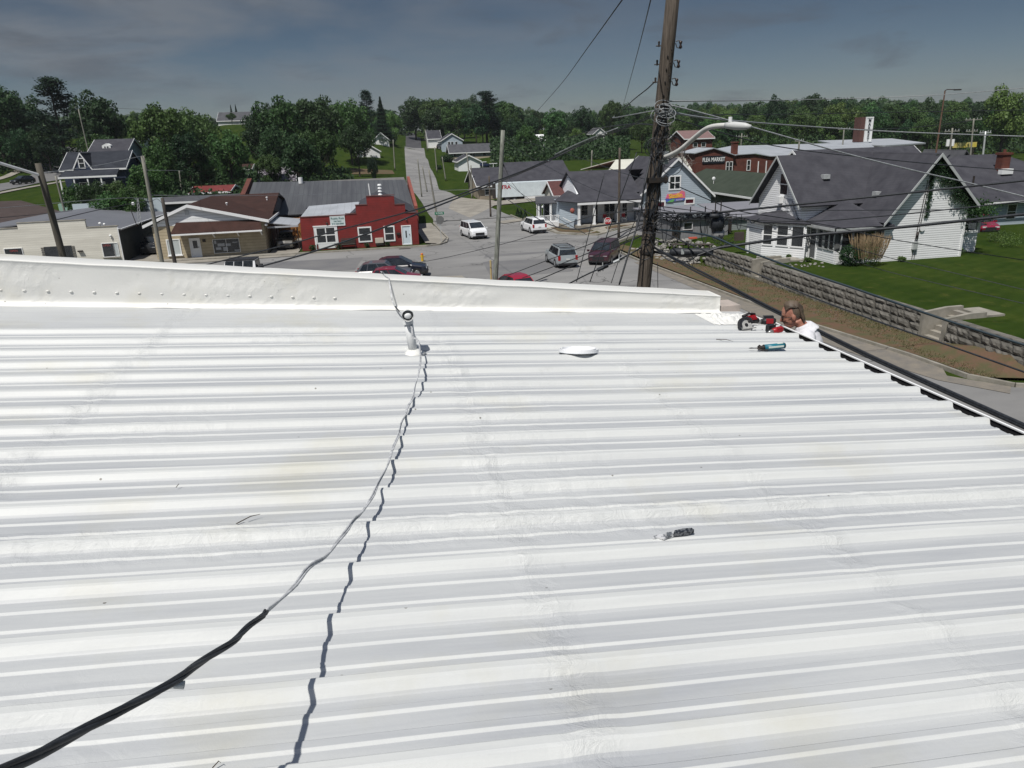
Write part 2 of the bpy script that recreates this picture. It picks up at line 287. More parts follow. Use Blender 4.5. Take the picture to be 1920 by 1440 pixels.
def gable(name, label, x0, x1, y0, y1, z0, ze, zr, ax='X', ov=.4, wm=None, rm=None, ridge=None, cat='building', t=.14, group=None, fasc=M_trim, base=None, loc=None):
    r = thing(name, label, cat, loc or ((x0 + x1) / 2, (y0 + y1) / 2, z0), group)
    m = MB(); c = ridge if ridge is not None else ((y0 + y1) / 2 if ax == 'X' else (x0 + x1) / 2)
    a, b = (y0, y1) if ax == 'X' else (x0, x1); p, q = (x0, x1) if ax == 'X' else (y0, y1)
    m.prism([(a, z0 - .6), (b, z0 - .6), (b, ze), (c, zr), (a, ze)], ax, p, q); part('wall', m, wm, r)
    ro = MB(); fa = MB(); sa = (zr - ze) / (c - a); sb = (zr - ze) / (b - c)
    for e, sgn, s in ((a, -1, sa), (b, 1, sb)):
        eo = e + sgn * ov; zo = ze - s * ov
        P = (lambda u, v, z: (u, v, z)) if ax == 'X' else (lambda u, v, z: (v, u, z))
        h = t + .02
        ro.slab([P(p - ov, c, zr + h), P(q + ov, c, zr + h), P(q + ov, eo, zo + h), P(p - ov, eo, zo + h)], t)
        lo, hi = sorted((eo + sgn * .003, eo + sgn * .06))
        fa.box(*( (p - ov, q + ov, lo, hi) if ax == 'X' else (lo, hi, p - ov, q + ov)), zo - .10, zo + h - .005)
        for g in (p - ov - .053, q + ov + .003):      # barge boards
            d = .05
            vs = [P(g, c, zr + h + .02), P(g, eo, zo + h + .02), P(g, eo, zo - .1), P(g, c, zr - .1)]
            vs2 = [P(g + d, c, zr + h + .02), P(g + d, eo, zo + h + .02), P(g + d, eo, zo - .1), P(g + d, c, zr - .1)]
            fa.add(vs + vs2, [(0, 1, 2, 3), (7, 6, 5, 4), (0, 4, 5, 1), (1, 5, 6, 2), (2, 6, 7, 3), (3, 7, 4, 0)])
    o = part('roof', ro, rm, r); part('fascia', fa, fasc, o); return r
# ------------------------------------------------------------------ terrain
CPX = [(794, 362, 159), (785, 320, 202), (779, 298, 247), (777, 287, 287), (776, 263, 405), (764, 250, 520), (45, 343, 185), (0, 352, 178), (180, 350, 150), (60, 378, 135),
       (230, 372, 130), (440, 232, 300), (300, 262, 300), (700, 262, 260), (690, 288, 220), (740, 300, 230), (700, 330, 170), (600, 330, 165), (500, 335, 160), (350, 345, 140),
       (880, 320, 212), (900, 330, 180), (885, 300, 240), (835, 275, 270), (950, 290, 230), (1400, 288, 260), (1600, 285, 260), (1850, 285, 250), (1000, 245, 400), (1200, 250, 380), (900, 240, 420),
       (600, 236, 330), (200, 245, 330), (0, 262, 260), (120, 262, 260), (1500, 240, 450), (1850, 228, 450), (1080, 300, 200)]
CP = [ad(*c) for c in CPX] + [Vector(c) for c in ((-60, 100, .5), (-30, 108, .5), (0, 108, .1), (14, 108, .1), (14, 131, .2), (35, 108, .8), (35, 128, .8), (60, 125, .8), (60, 100, .8), (100, 130, .8), (150, 100, .5), (150, 180, 1.2), (110, 160, 1), (-80, 110, 1),
     (-130, 140, 3), (300, 200, 4), (600, 400, 8), (-300, 300, 22), (-600, 600, 20), (0, 900, 24), (500, 900, 20), (-500, 1500, 18), (900, 1500, 18), (-20, 125, 1.0), (0, 130, .5))]
def sstep(a, b, x): t = max(0, min(1, (x - a) / (b - a))); return t * t * (3 - 2 * t)
def wallx(y): return 27.62 - .11 * max(0, y - 52)      # foot of the stone retaining wall
def tz_raw(x, y):
    if y > 92:
        sw = sz = 0
        for c in CP:
            w = 1 / ((c.x - x) ** 2 + (c.y - y) ** 2 + 60) ** 1.6; sw += w; sz += w * c.z
        zf = sz / sw
    else: zf = 0
    zn = 0.
    if x > 24:
        e = sstep(wallx(y) + .15, wallx(y) + (2.6 if min(abs(y - 31.8), abs(y - 49.9)) < .8 else .55), x)
        zn = e * (1.4 - .5 * sstep(58, 68, y) - .3 * sstep(70, 90, y)) * sstep(24, 24.1, y) if y < 66 else .6 * sstep(25, 27, x) + .3 * sstep(29, 32, x) * (1 - sstep(70, 84, y))
    return zn + (zf - zn) * sstep(92, 112, y)
def arange(a, b, s): return [a + s * i for i in range(int(round((b - a) / s)))]
GX = arange(-1500, -400, 200) + arange(-400, -100, 25) + arange(-100, -50, 5) + arange(-50, 24, 3.7) + arange(24, 32, .4) + arange(32, 60, 2) + arange(60, 200, 7) + arange(200, 600, 40) + arange(600, 2400, 200) + [2400]
GY = [-300, -60] + arange(0, 20, 10) + arange(20, 28, .5) + arange(28, 54, .5) + arange(54, 100, 2) + arange(100, 300, 4) + arange(300, 600, 20) + arange(600, 3000, 200) + [3000]
GZ = [[tz_raw(x, y) for x in GX] for y in GY]
import bisect
def tz(x, y):
    i = max(0, min(len(GX) - 2, bisect.bisect_right(GX, x) - 1)); j = max(0, min(len(GY) - 2, bisect.bisect_right(GY, y) - 1))
    u = (x - GX[i]) / (GX[i + 1] - GX[i]); v = (y - GY[j]) / (GY[j + 1] - GY[j])
    return (GZ[j][i] * (1 - u) + GZ[j][i + 1] * u) * (1 - v) + (GZ[j + 1][i] * (1 - u) + GZ[j + 1][i + 1] * u) * v
m = MB(); nx = len(GX)
m.add([(x, y, GZ[j][i] - .06) for j, y in enumerate(GY) for i, x in enumerate(GX)], [(j * nx + i, j * nx + i + 1, (j + 1) * nx + i + 1, (j + 1) * nx + i) for j in range(len(GY) - 1) for i in range(nx - 1)])
solo('ground', m, M_grass, kind='structure', smooth=True)
def sheet(name, poly, mt, dz, kind='structure', step=None, thick=.0):
    """a flat-lying sheet draped on the ground, cut from a polygon"""
    import bmesh
    bm = bmesh.new(); vs = [bm.verts.new((p[0], p[1], 0)) for p in poly]; bm.faces.new(vs)
    xs = [p[0] for p in poly]; ys = [p[1] for p in poly]; s = step or 3.
    if max(tz(p[0], p[1]) for p in poly) - min(tz(p[0], p[1]) for p in poly) > .02 or step:
        x = min(xs) + s
        while x < max(xs): bmesh.ops.bisect_plane(bm, geom=bm.verts[:] + bm.edges[:] + bm.faces[:], plane_co=(x, 0, 0), plane_no=(1, 0, 0)); x += s
        y = min(ys) + s
        while y < max(ys): bmesh.ops.bisect_plane(bm, geom=bm.verts[:] + bm.edges[:] + bm.faces[:], plane_co=(0, y, 0), plane_no=(0, 1, 0)); y += s
    for v in bm.verts: v.co.z = tz(v.co.x, v.co.y) + dz
    if bm.faces and sum(f.normal.z for f in bm.faces) < 0: bmesh.ops.reverse_faces(bm, faces=bm.faces[:])
    me = bpy.data.meshes.new(name); bm.to_mesh(me); bm.free(); me.materials.append(mt)
    o = bpy.data.objects.new(name, me); COL.objects.link(o); return props(o, kind=kind)
# roads
sheet('road', [(-90, 8), (60, 8), (60, 22.4), (34, 23.4), (28.5, 23.9), (26, 25), (24.6, 27), (23.6, 31), (23.1, 36.5), (22.75, 61), (22.9, 71), (25, 73.5), (60, 74.5), (60, 80), (24.5, 79.4), (20.7, 83), (20.2, 90.7), (19.2, 102), (8.2, 104), (7.0, 84), (5.6, 79.6), (-90, 79.2)], M_asph, -.02)
rc = [Vector((13.7, 102, 0)), Vector((12.6, 131, 0))] + [ad(794, 362, 159), ad(785, 320, 202), ad(779, 298, 247), ad(777, 287, 287), ad(776, 263, 405), ad(764, 250, 520)]
def strip(name, pts, w, mt, dz, n=40, z=None):
    m = MB(); P = []
    for i in range(len(pts) - 1):
        k = max(1, int((pts[i + 1] - pts[i]).length / 4))
        P += [pts[i].lerp(pts[i + 1], j / k) for j in range(k)]
    P.append(pts[-1]); W = w if callable(w) else (lambda t: w)
    for i, p in enumerate(P):
        d = (P[min(i + 1, len(P) - 1)] - P[max(i - 1, 0)]); d.z = 0; d.normalize(); nrm = Vector((d.y, -d.x, 0)); ww = W(p.y)
        for u in (-1, -.5, 0, .5, 1):
            q = p + nrm * u * ww / 2; m.v.append((q.x, q.y, tz(q.x, q.y) + dz))
    for i in range(len(P) - 1):
        for j in range(4): m.f.append((i * 5 + j, i * 5 + j + 1, (i + 1) * 5 + j + 1, (i + 1) * 5 + j)); m.m.append(0)
    return solo(name, m, mt, kind='structure', smooth=True)
strip('hill_road', rc[:6], lambda y: 11 if y < 104 else 6.6 + 4 * (1 - sstep(104, 150, y)), M_asph, .05)
strip('dark_hill_road', [rc[5] + Vector((-.2, .5, 0))] + rc[6:], 6.2, M_asphd, .09)
strip('cross_road', [ad(540, 296, 262), ad(690, 291, 272), ad(777, 291, 276)], 4.5, M_conc, .04)
strip('cross_road', [ad(777, 291, 276), ad(850, 294, 262), ad(925, 302, 255)], 4.5, M_conc, .04)
strip('left_road', [ad(-150, 385, 150), ad(0, 352, 178), ad(60, 335, 195), ad(110, 322, 215), ad(150, 312, 235)], 9, M_asph2, .05)
strip('left_sidewalk', [ad(-60, 385, 150), ad(60, 352, 172), ad(118, 337, 185)], 1.6, M_conc, .07)
strip('far_sidewalk', [ad(-40, 342, 200), ad(30, 326, 215), ad(70, 318, 228)], 1.8, M_conc, .07)
sheet('sidewalk', [(-90, 79.6), (6.3, 79.6), (6.6, 80.3), (5.4, 81.2), (5.2, 100), (7.6, 100), (8.0, 84.4), (7.2, 81.0), (6.6, 79.4), (5.4, 79.0), (-90, 78.7)], M_conc, .08)
sheet('yard', [(-25.2, 76.5), (-8.2, 77.6), (-8.0, 81.2), (-7.9, 96), (-11, 96), (-11, 81), (-22, 81), (-22.2, 96), (-25.2, 96)], M_conc, .03)
sheet('east_sidewalk', [(20.9, 83.2), (24.7, 79.8), (40, 80.6), (40, 84.2), (24, 84.4), (21.6, 92.5), (20.4, 92.5)], M_kerb, .1, step=1.5)
sheet('bare_soil', [(21.2, 92.3), (22.6, 87.2), (25.6, 83.2), (23.4, 81.4), (21.2, 84)], M_dirt, .13, step=1.)
sheet('bare_soil', [(23.4, 80.6), (27.5, 80.3), (29.5, 81.6), (25.5, 82.3)], M_dirt, .13, step=1.)
sheet('concrete_apron', [(2.6, 54), (7.7, 53.5), (6.8, 60.2), (3.4, 60.6)], M_conc, 0.)
sheet('dirt_strip', [(23.25, 61), (23.8, 45), (24.3, 36.5), (25.35, 30), (25.6, 26.2), (27.6, 25.4), (27.95, 27), (wallx(36) - .1, 36), (wallx(50) - .1, 50), (25.9, 62), (24.5, 71), (23.3, 71)], M_dirt, .09)
sheet('gutter_pan', [(22.1, 61), (22.45, 36.5), (22.9, 31), (23.8, 26.6), (25.3, 24.3), (26, 25), (24.6, 27), (25.2, 28), (25.1, 30), (24.1, 36.5), (23.5, 45), (22.75, 61)], mat('sandy_gutter', (.21, .185, .15), .9, (.15, .14, .125), 1.5, .5, bump=.4, detail=9), 0.)
sheet('lot_apron', [ad(880, 391, 105) , ad(840, 375, 118), ad(850, 360, 140), ad(935, 371, 128), ad(935, 376, 122)], M_conc, .06, step=3.)
sheet('driveway', [ad(892, 378, 124), ad(960, 371, 128), ad(1060, 368, 130), ad(1060, 373, 124), ad(890, 384, 118)], M_conc, .075, step=3.)
sheet('driveway', [ad(1003, 398, 103), ad(945, 401, 100), ad(925, 405, 99), ad(945, 406, 97), ad(1005, 401, 101)], M_conc, .06, step=3.)
sheet('bare_patch', [ad(655, 312, 200), ad(735, 312, 200), ad(740, 325, 184), ad(660, 325, 184)], M_dirt, .05, step=4.)
def kerb(name, pts, w=.18, h=.14):
    m = MB()
    for a, b in zip(pts, pts[1:]):
        a = Vector((a[0], a[1], 0)); b = Vector((b[0], b[1], 0)); d = (b - a).normalized(); n = Vector((d.y, -d.x, 0)) * w / 2
        k = max(1, int((b - a).length / 3))
        for i in range(k):
            p = a.lerp(b, i / k) ; q = a.lerp(b, (i + 1) / k) - d * .012
            zp, zq = tz(p.x, p.y), tz(q.x, q.y)
            m.add([p - n + Vector((0, 0, zp - .1)), p + n + Vector((0, 0, zp - .1)), q + n + Vector((0, 0, zq - .1)), q - n + Vector((0, 0, zq - .1)),
                   p - n * .9 + Vector((0, 0, zp + h)), p + n * .9 + Vector((0, 0, zp + h)), q + n * .9 + Vector((0, 0, zq + h)), q - n * .9 + Vector((0, 0, zq + h))],
                  [(0, 1, 2, 3), (4, 7, 6, 5), (0, 4, 5, 1), (1, 5, 6, 2), (2, 6, 7, 3), (3, 7, 4, 0)])
    return solo(name, m, M_kerb, kind='structure')
kerb('kerb', [(22.75, 61.3), (23.5, 45), (24.1, 36.5), (25.1, 30), (25.3, 26.6), (26.2, 25), (28.5, 23.9), (34, 23.4), (60, 22.4)])
kerb('kerb', [(22.75, 61.3), (22.8, 70.5), (24, 72.6), (27, 73.6)])
kerb('kerb', [(-90, 78.6), (5.4, 78.9), (6.8, 79.5), (7.7, 81), (8.2, 84.4), (7.9, 100)])
kerb('kerb', [(19.2, 104), (20.1, 92.5), (20.7, 83.6), (22.4, 81), (24.6, 79.7), (40, 80.5)])
# clods, pebbles and dry tufts on the dirt strip
m = MB(); rg = random.Random(12)
for k in range(5200):
    y = 26 + 36 * rg.random() ** 1.4; x0_, x1_ = (24.0 if y > 42 else 25.5), wallx(y) - .05; x = rg.uniform(x0_, x1_) if rg.random() < .6 else x1_ - abs(rg.gauss(0, .5)); x = max(x, x0_); z = tz(x, y) + .09; q = rg.uniform(.012, .05)
    if rg.random() < .12: m.ball((x, y, z), (q, q * .8, q * .6), 5, 3, 1)
    else:
        for j in range(4): a = rg.random() * 6.28; h = rg.uniform(.04, .13); w = .008; m.add([(x - w, y, z - .01), (x + w, y, z - .01), (x + math.cos(a) * h * .6, y + math.sin(a) * h * .6, z + h)], [(0, 1, 2)], 0 if rg.random() < .6 else 2)
solo('pebbles', m, [mat('dry_tuft', (.20, .17, .09), .9), M_stone, M_grass], 'pebbles and dry tufts on the dirt strip', kind='stuff')
# storm drain, patches
m = MB(); m.box(2.4, 3.6, 78.0, 78.5, -.019, .0); solo('storm_drain', m, M_iron, 'dark iron storm drain grate in the kerb before the red building', 'drain')
for i, (x0, x1, y0, y1) in enumerate([(9, 16, 58, 66), (-12, -2, 66, 74), (10, 20, 69, 70.2), (12, 21, 78, 78.4)]):
    sheet('road_patch', [(x0, y0), (x1, y0 + .8), (x1 + .7, y1), (x0 + .5, y1 + .5)], M_asph2, -.014)
#@@NEXT
# ================================================================== our white coated roof
def nz(x, y, z=0.): return noise.noise(Vector((x, y, z)))
def roofmat(name, col, shade_and_dirt, ribs):
    m = bpy.data.materials.new(name); m.use_nodes = True; t = m.node_tree; b = t.nodes['Principled BSDF']; L = t.links.new
    tc = N(t, 'ShaderNodeTexCoord'); geo = tc.outputs['Object']
    at = N(t, 'ShaderNodeAttribute', attribute_name='lap')
    n1 = N(t, 'ShaderNodeTexNoise', i_Scale=1.1, i_Detail=7.0, i_Roughness=.62); L(geo, n1.inputs['Vector'])
    mp = N(t, 'ShaderNodeMapping'); mp.inputs['Scale'].default_value = (.8, 14, 1); L(geo, mp.inputs['Vector'])
    n2 = N(t, 'ShaderNodeTexNoise', i_Scale=1.6, i_Detail=8.0, i_Roughness=.65); L(mp.outputs[0], n2.inputs['Vector'])
    x = N(t, 'ShaderNodeMix', data_type='RGBA'); x.inputs['A'].default_value = (*col, 1); x.inputs['B'].default_value = (*shade_and_dirt, 1)  # second colour: painted shade of the pans plus streaky dirt
    mr = N(t, 'ShaderNodeMapRange'); mr.inputs['From Min'].default_value = .42; mr.inputs['From Max'].default_value = .68; L(n2.outputs['Fac'], mr.inputs['Value'])
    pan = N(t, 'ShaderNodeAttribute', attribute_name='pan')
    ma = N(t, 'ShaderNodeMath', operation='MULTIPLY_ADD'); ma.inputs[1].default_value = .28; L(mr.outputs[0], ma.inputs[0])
    pm = N(t, 'ShaderNodeMath', operation='MULTIPLY'); pm.inputs[1].default_value = .8; L(pan.outputs['Fac'], pm.inputs[0]); L(pm.outputs[0], ma.inputs[2])  # pan attribute paints flats greyer and leaves sun-facing rib sides pale
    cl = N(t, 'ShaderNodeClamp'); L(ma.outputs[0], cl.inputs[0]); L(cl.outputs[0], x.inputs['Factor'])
    # patchy yellowing and grey scuffs
    y = N(t, 'ShaderNodeMix', data_type='RGBA', blend_type='MULTIPLY'); L(x.outputs['Result'], y.inputs['A']); y.inputs['B'].default_value = (.93, .90, .80, 1)
    m2 = N(t, 'ShaderNodeMapRange'); m2.inputs['From Min'].default_value = .55; m2.inputs['From Max'].default_value = .78; L(n1.outputs['Fac'], m2.inputs['Value']); L(m2.outputs[0], y.inputs['Factor'])
    n3 = N(t, 'ShaderNodeTexNoise', i_Scale=3.7, i_Detail=9.0, i_Roughness=.75); L(geo, n3.inputs['Vector'])
    m3 = N(t, 'ShaderNodeMapRange'); m3.inputs['From Min'].default_value = .64; m3.inputs['From Max'].default_value = .8; m3.inputs['To Max'].default_value = .6; L(n3.outputs['Fac'], m3.inputs['Value'])
    z = N(t, 'ShaderNodeMix', data_type='RGBA', blend_type='MULTIPLY'); L(y.outputs['Result'], z.inputs['A']); z.inputs['B'].default_value = (.72, .72, .70, 1); L(m3.outputs[0], z.inputs['Factor'])
    # tiny debris specks
    v = N(t, 'ShaderNodeTexVoronoi', i_Scale=5.0); L(geo, v.inputs['Vector'])
    m4 = N(t, 'ShaderNodeMath', operation='LESS_THAN'); m4.inputs[1].default_value = .028; L(v.outputs['Distance'], m4.inputs[0])
    w = N(t, 'ShaderNodeMix', data_type='RGBA', blend_type='MULTIPLY'); L(z.outputs['Result'], w.inputs['A']); w.inputs['B'].default_value = (.35, .33, .3, 1); L(m4.outputs[0], w.inputs['Factor'])
    L(w.outputs['Result'], b.inputs['Base Color'])
    b.inputs['Roughness'].default_value = .5; b.inputs['Specular IOR Level'].default_value = .35
    # brushed coat and crumpled laps
    nb = N(t, 'ShaderNodeTexNoise', i_Scale=26.0, i_Detail=6.0, i_Roughness=.6); L(geo, nb.inputs['Vector'])
    nc = N(t, 'ShaderNodeTexNoise', i_Scale=16.0, i_Detail=7.0, i_Roughness=.65, i_Distortion=1.6); L(geo, nc.inputs['Vector'])
    ml = N(t, 'ShaderNodeMath', operation='MULTIPLY'); L(nc.outputs['Fac'], ml.inputs[0]); L(at.outputs['Fac'], ml.inputs[1])
    mb = N(t, 'ShaderNodeMath', operation='MULTIPLY'); mb.inputs[1].default_value = .10; L(nb.outputs['Fac'], mb.inputs[0])
    ad_ = N(t, 'ShaderNodeMath', operation='ADD'); L(ml.outputs[0], ad_.inputs[0]); L(mb.outputs[0], ad_.inputs[1])
    bp = N(t, 'ShaderNodeBump', i_Strength=.85, i_Distance=.010); L(ad_.outputs[0], bp.inputs['Height']); L(bp.outputs[0], b.inputs['Normal'])
    return m
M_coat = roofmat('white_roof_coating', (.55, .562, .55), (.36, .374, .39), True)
Y0 = 6.0752; PIT = .305; XE = 3.618
LAPS = (-1.72, .45, 1.72)
def rib_profile():
    ys = []
    y = Y0 + .25 - .0; out = []
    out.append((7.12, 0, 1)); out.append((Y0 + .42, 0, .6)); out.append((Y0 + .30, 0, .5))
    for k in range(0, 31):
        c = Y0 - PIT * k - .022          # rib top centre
        out += [(c + .052, 0, .9), (c + .036, .010, .7), (c + .022, .031, .25), (c + .016, .034, .0), (c - .010, .034, .0), (c - .020, .030, .0), (c - .040, .009, .0), (c - .041, .008, .75), (c - .046, .003, .8), (c - .050, 0, .95)]  # last value: painted tone, pale on rib top and near side
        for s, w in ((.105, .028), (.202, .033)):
            d = c + .022 - s; out += [(d + .001, 0, 1), (d - .006, .0055, 1), (d - w + .004, .0058, 1), (d - w + .002, .0055, .1), (d - w - .007, .0008, .1), (d - w - .009, 0, 1)]  # near slopes of stiffeners painted pale as sunlit edges
    return out
PR = rib_profile()
m = MB(); xs = [-7 + i * .06 for i in range(int((XE + 7) / .06) + 1)]; xs[-1] = XE
lap = []; pan = []
for (y, h, pn) in PR:
    for x in xs:
        c = max(max(0, 1 - abs(x - l + .05 * nz(l * 9, y * 1.3)) / (.09 + .07 * abs(nz(y * 2, l)))) for l in LAPS)
        far = nz(x * .7, y * .9, 5.)
        patch = max(0, far - .22) * 1.6
        crum = min(1.3, c * (.75 + 1.3 * max(0, nz(x * 1.1, y * 1.4, 2) + .2)) + patch * .6)
        ribw = 1.0 if (abs(round((Y0 - 1.02 - y) / PIT) - (Y0 - 1.02 - y) / PIT) < 2 and 2.55 < y < 2.80) else 0
        crum = min(1, crum + .5 * ribw)
        dz = .0018 * nz(x * 2, y * 3) + crum * .010 * nz(x * 13, y * 15, 1) + .004 * nz(x * .6, y * .8, 9)
        dy = .004 * nz(x * 1.3, y * .5, 3) + crum * .009 * nz(x * 7, y * 3, 7)
        if y > Y0 + .2: dz += .002
        xx = x
        if x == XE: xx = XE + .004 * nz(y * 8, 1) + (.012 if h > .02 else 0)
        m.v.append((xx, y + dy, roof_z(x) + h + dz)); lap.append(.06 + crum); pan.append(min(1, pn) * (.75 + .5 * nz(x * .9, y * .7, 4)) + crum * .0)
nx = len(xs)
for j in range(len(PR) - 1):
    for i in range(nx - 1): m.f.append((j * nx + i, (j + 1) * nx + i, (j + 1) * nx + i + 1, j * nx + i + 1)); m.m.append(0)
# masonry building body under the roof
BR = thing('commercial_building', 'building under the camera with ribbed metal roof coated white', 'building', (-2, 2, 0))
b = MB(); b.prism([(-7.3, 0), (3.45, 0), (3.45, roof_z(3.45) - .12), (-7.3, roof_z(-7.3) - .12)], 'Y', -3.2, 7.0); part('wall', b, M_brick, BR)
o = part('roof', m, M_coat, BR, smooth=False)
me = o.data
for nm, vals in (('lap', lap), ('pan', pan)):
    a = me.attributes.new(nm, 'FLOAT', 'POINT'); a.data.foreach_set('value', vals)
# parapet (skewed slightly, as the photograph shows)
def pary(x): return 7.085 - .0482 * (x + 3.3)
M_par = roofmat('white_parapet_coating', (.70, .70, .67), (.56, .56, .54), False)
def partop(x): return 9.94 - .112 * (x + 3.2)
m = MB(); lp = []; pxs = [-7.2 + .045 * i for i in range(int((3.40 + 7.2) / .045) + 1)]
prof = [(-.075, -.03), (-.03, .0), (-.006, .045), (0, .10), (.0, .2), (.0, .4), (.002, .55), (.0, .7), (.0, .86), (-.004, .955), (-.006, .962), (-.006, .995), (.004, 1.0), (.28, 1.0), (.286, .99), (.286, .9), (.275, .89), (.275, -.2)]
for x in pxs:
    zb, zt = roof_z(x) + .01, partop(x)
    for k, (dy, t) in enumerate(prof):
        w = nz(x * 2.2, t * 3); wr = max(0, nz(x * 1.1, 3.3) + .12) * nz(x * 9, t * 5, 2) if .03 < t < .93 else 0
        fold = .006 * (1 if (t < .56 and (math.sin(x * 3.1) > -.3)) else 0)
        bump_ = 0
        m.v.append((x, pary(x) + dy + .006 * w * (t < .95) + .011 * wr - fold * (k in (5, 6)), zb + (zt - zb) * t + (.004 * nz(x * 3, 8) if t > .9 else .012 * nz(x * 2.5, 1.7) * (t < .04))))
        lp.append(.12 + (.5 if .03 < t < .9 and abs(wr) > .06 else 0))
n = len(prof)
for i in range(len(pxs) - 1):
    for k in range(n - 1): m.f.append((i * n + k, (i + 1) * n + k, (i + 1) * n + k + 1, i * n + k + 1)); m.m.append(0)
m.f.append(tuple((len(pxs) - 1) * n + k for k in range(n))); m.m.append(0)
for q in range(46):                                     # screw heads telegraphing through the membrane
    x = -6.5 + q * .19 + .05 * nz(q, 1); 
    if x > -.35: break
    zb = roof_z(x); t = .33 + .05 * nz(q * 3, 2)
    c = Vector((x, pary(x) - .004, zb + (partop(x) - zb) * t)); k0 = len(m.v)
    m.ball(c, (.016, .006, .008), 8, 6)
lp += [.1] * (len(m.v) - len(lp))
o = part('parapet', m, M_par, BR)
a = o.data.attributes.new('lap', 'FLOAT', 'POINT'); a.data.foreach_set('value', lp)
a = o.data.attributes.new('pan', 'FLOAT', 'POINT'); a.data.foreach_set('value', [.12] * len(lp))
o.data.polygons.foreach_set('use_smooth', [True] * len(o.data.polygons))
# gutter
m = MB(); zl = roof_z(XE) - .012
m.add([(XE - .05, -3.1, zl - .02), (XE - .05, 6.35, zl - .02), (XE - .05, 6.35, zl - .13), (XE - .05, -3.1, zl - .13)], [(0, 1, 2, 3)])
m.box(XE - .048, XE + .135, -3.1, 6.35, zl - .13, zl - .125)
m.box(XE + .132, XE + .137, -3.1, 6.35, zl - .125, zl - .012)
g = part('gutter', m, mat('dark_gutter_inside', (.02, .02, .022), .7), BR)
m = MB(); m.box(XE + .126, XE + .143, -3.1, 6.35, zl - .0115, zl - .003); m.box(XE + .1375, XE + .1425, -3.1, 6.35, zl - .13, zl - .012)
part('gutter_lip', m, M_trim, g)
# masonry cap end and crumpled membrane at the corner
m = MB(); m.prism([(3.40, 6.80), (3.62, 6.80), (3.62, 7.08), (3.40, 7.08)], 'Z', 8.2, roof_z(3.5) + .06); part('wall_end', m, mat('pinkish_stone', (.42, .36, .32), .8, (.34, .30, .27), 8), BR)
m = MB(); gx, gy = 24, 14; lp = []
for j in range(gy + 1):
    for i in range(gx + 1):
        x = 3.06 + (.62 + .06 * nz(j * .7, 3)) * i / gx; y = 6.22 + .46 * j / gy + .05 * nz(i * .8, 1)
        e = min(i, gx - i, j, gy - j) / 4.
        m.v.append((x, y, roof_z(x) + .004 + min(1, e) * (.028 + .05 * max(0, nz(x * 9, y * 11, 4)) + .018 * nz(x * 26, y * 24, 1)))); lp.append(.6)
for j in range(gy):
    for i in range(gx): m.f.append((j * (gx + 1) + i, j * (gx + 1) + i + 1, (j + 1) * (gx + 1) + i + 1, (j + 1) * (gx + 1) + i)); m.m.append(0)
o = part('membrane_fold', m, M_par, BR)
for nm, vv in (('lap', lp), ('pan', [0.] * len(lp))):
    a = o.data.attributes.new(nm, 'FLOAT', 'POINT'); a.data.foreach_set('value', vv)
# ---------------------------------------------------------------- vent pipe
M_pvc = mat('painted_pvc', (.74, .75, .74), .45, (.62, .63, .63), 20, .5, bump=.1)
bx, by = .209, 5.352; zb = roof_z(bx)
t = thing('vent_pipe', 'white plastic vent pipe with hooded elbow standing on the white roof', 'vent pipe', (bx, by, zb))
m = MB(); pts = [Vector((bx, by, zb)), Vector((bx - .012, by, zb + .13)), Vector((bx - .022, by - .002, zb + .25))]
m.tube(pts, [.034, .033, .033], 18); part('riser', m, M_pvc, t, smooth=True)
m = MB(); c = Vector((bx - .024, by, zb + .262))
el = [c + Vector((0, 0, -.03)), c + Vector((0, 0, .012)), c + Vector((0, -.008, .030)), c + Vector((0, -.030, .046)), c + Vector((0, -.062, .050)), c + Vector((0, -.078, .048))]
m.tube(el, [.040, .040, .040, .040, .041, .042], 20, cap=False); part('elbow', m, M_pvc, t, smooth=True)
m = MB(); d = Vector((0, -1, -.05)); m.tube([el[-1] - d * -.004, el[-1] - d * .012], [.044, .044], 20, cap=False); m.cyl(el[-1] + Vector((0, .03, .002)), el[-1] + Vector((0, .028, .002)), .034, n=20, mi=1)
m.ball(el[-1] + Vector((0, .008, -.002)), (.027, .012, .022), 12, 8, 0); part('opening', m, [M_pvc, mat('pipe_inside', (.22, .23, .23), .6)], t, smooth=True)
m = MB(); 
for i in range(14):
    a = i * 2 * math.pi / 14
m.tube([(bx, by, zb - .005), (bx, by, zb + .012), (bx, by, zb + .035)], [.105, .06, .036], 18); part('flashing', m, M_par, t, smooth=True)
# ---------------------------------------------------------------- drop cable: white painted, black towards the camera
cw = [((1165, 0), 0)]
pts = [(715, 513, 7.35), (722, 533, 7.2), (735, 562, 7.0), (752, 590, 6.5), (768, 608, 5.5), (779, 640, 5.42), (787, 660, 5.28), (785, 690, 4.80), (777, 728, 4.55), (768, 760, 4.36), (755, 795, 4.05), (740, 828, 3.79), (722, 880, 3.46), (700, 928, 3.21), (678, 962, 3.03), (655, 990, 2.86), (622, 1028, 2.68), (590, 1062, 2.53), (545, 1106, 2.33), (500, 1150, 2.14)]
pts2 = [(500, 1150, 2.14), (470, 1172, 2.05), (440, 1200, 1.97), (385, 1236, 1.86), (330, 1275, 1.75), (240, 1325, 1.66), (150, 1372, 1.57), (20, 1436, 1.45), (-160, 1520, 1.3)]
def P3(p):
    r = ray(p[0], p[1]); return r.normalized() * p[2] + Vector((0, 0, CH))
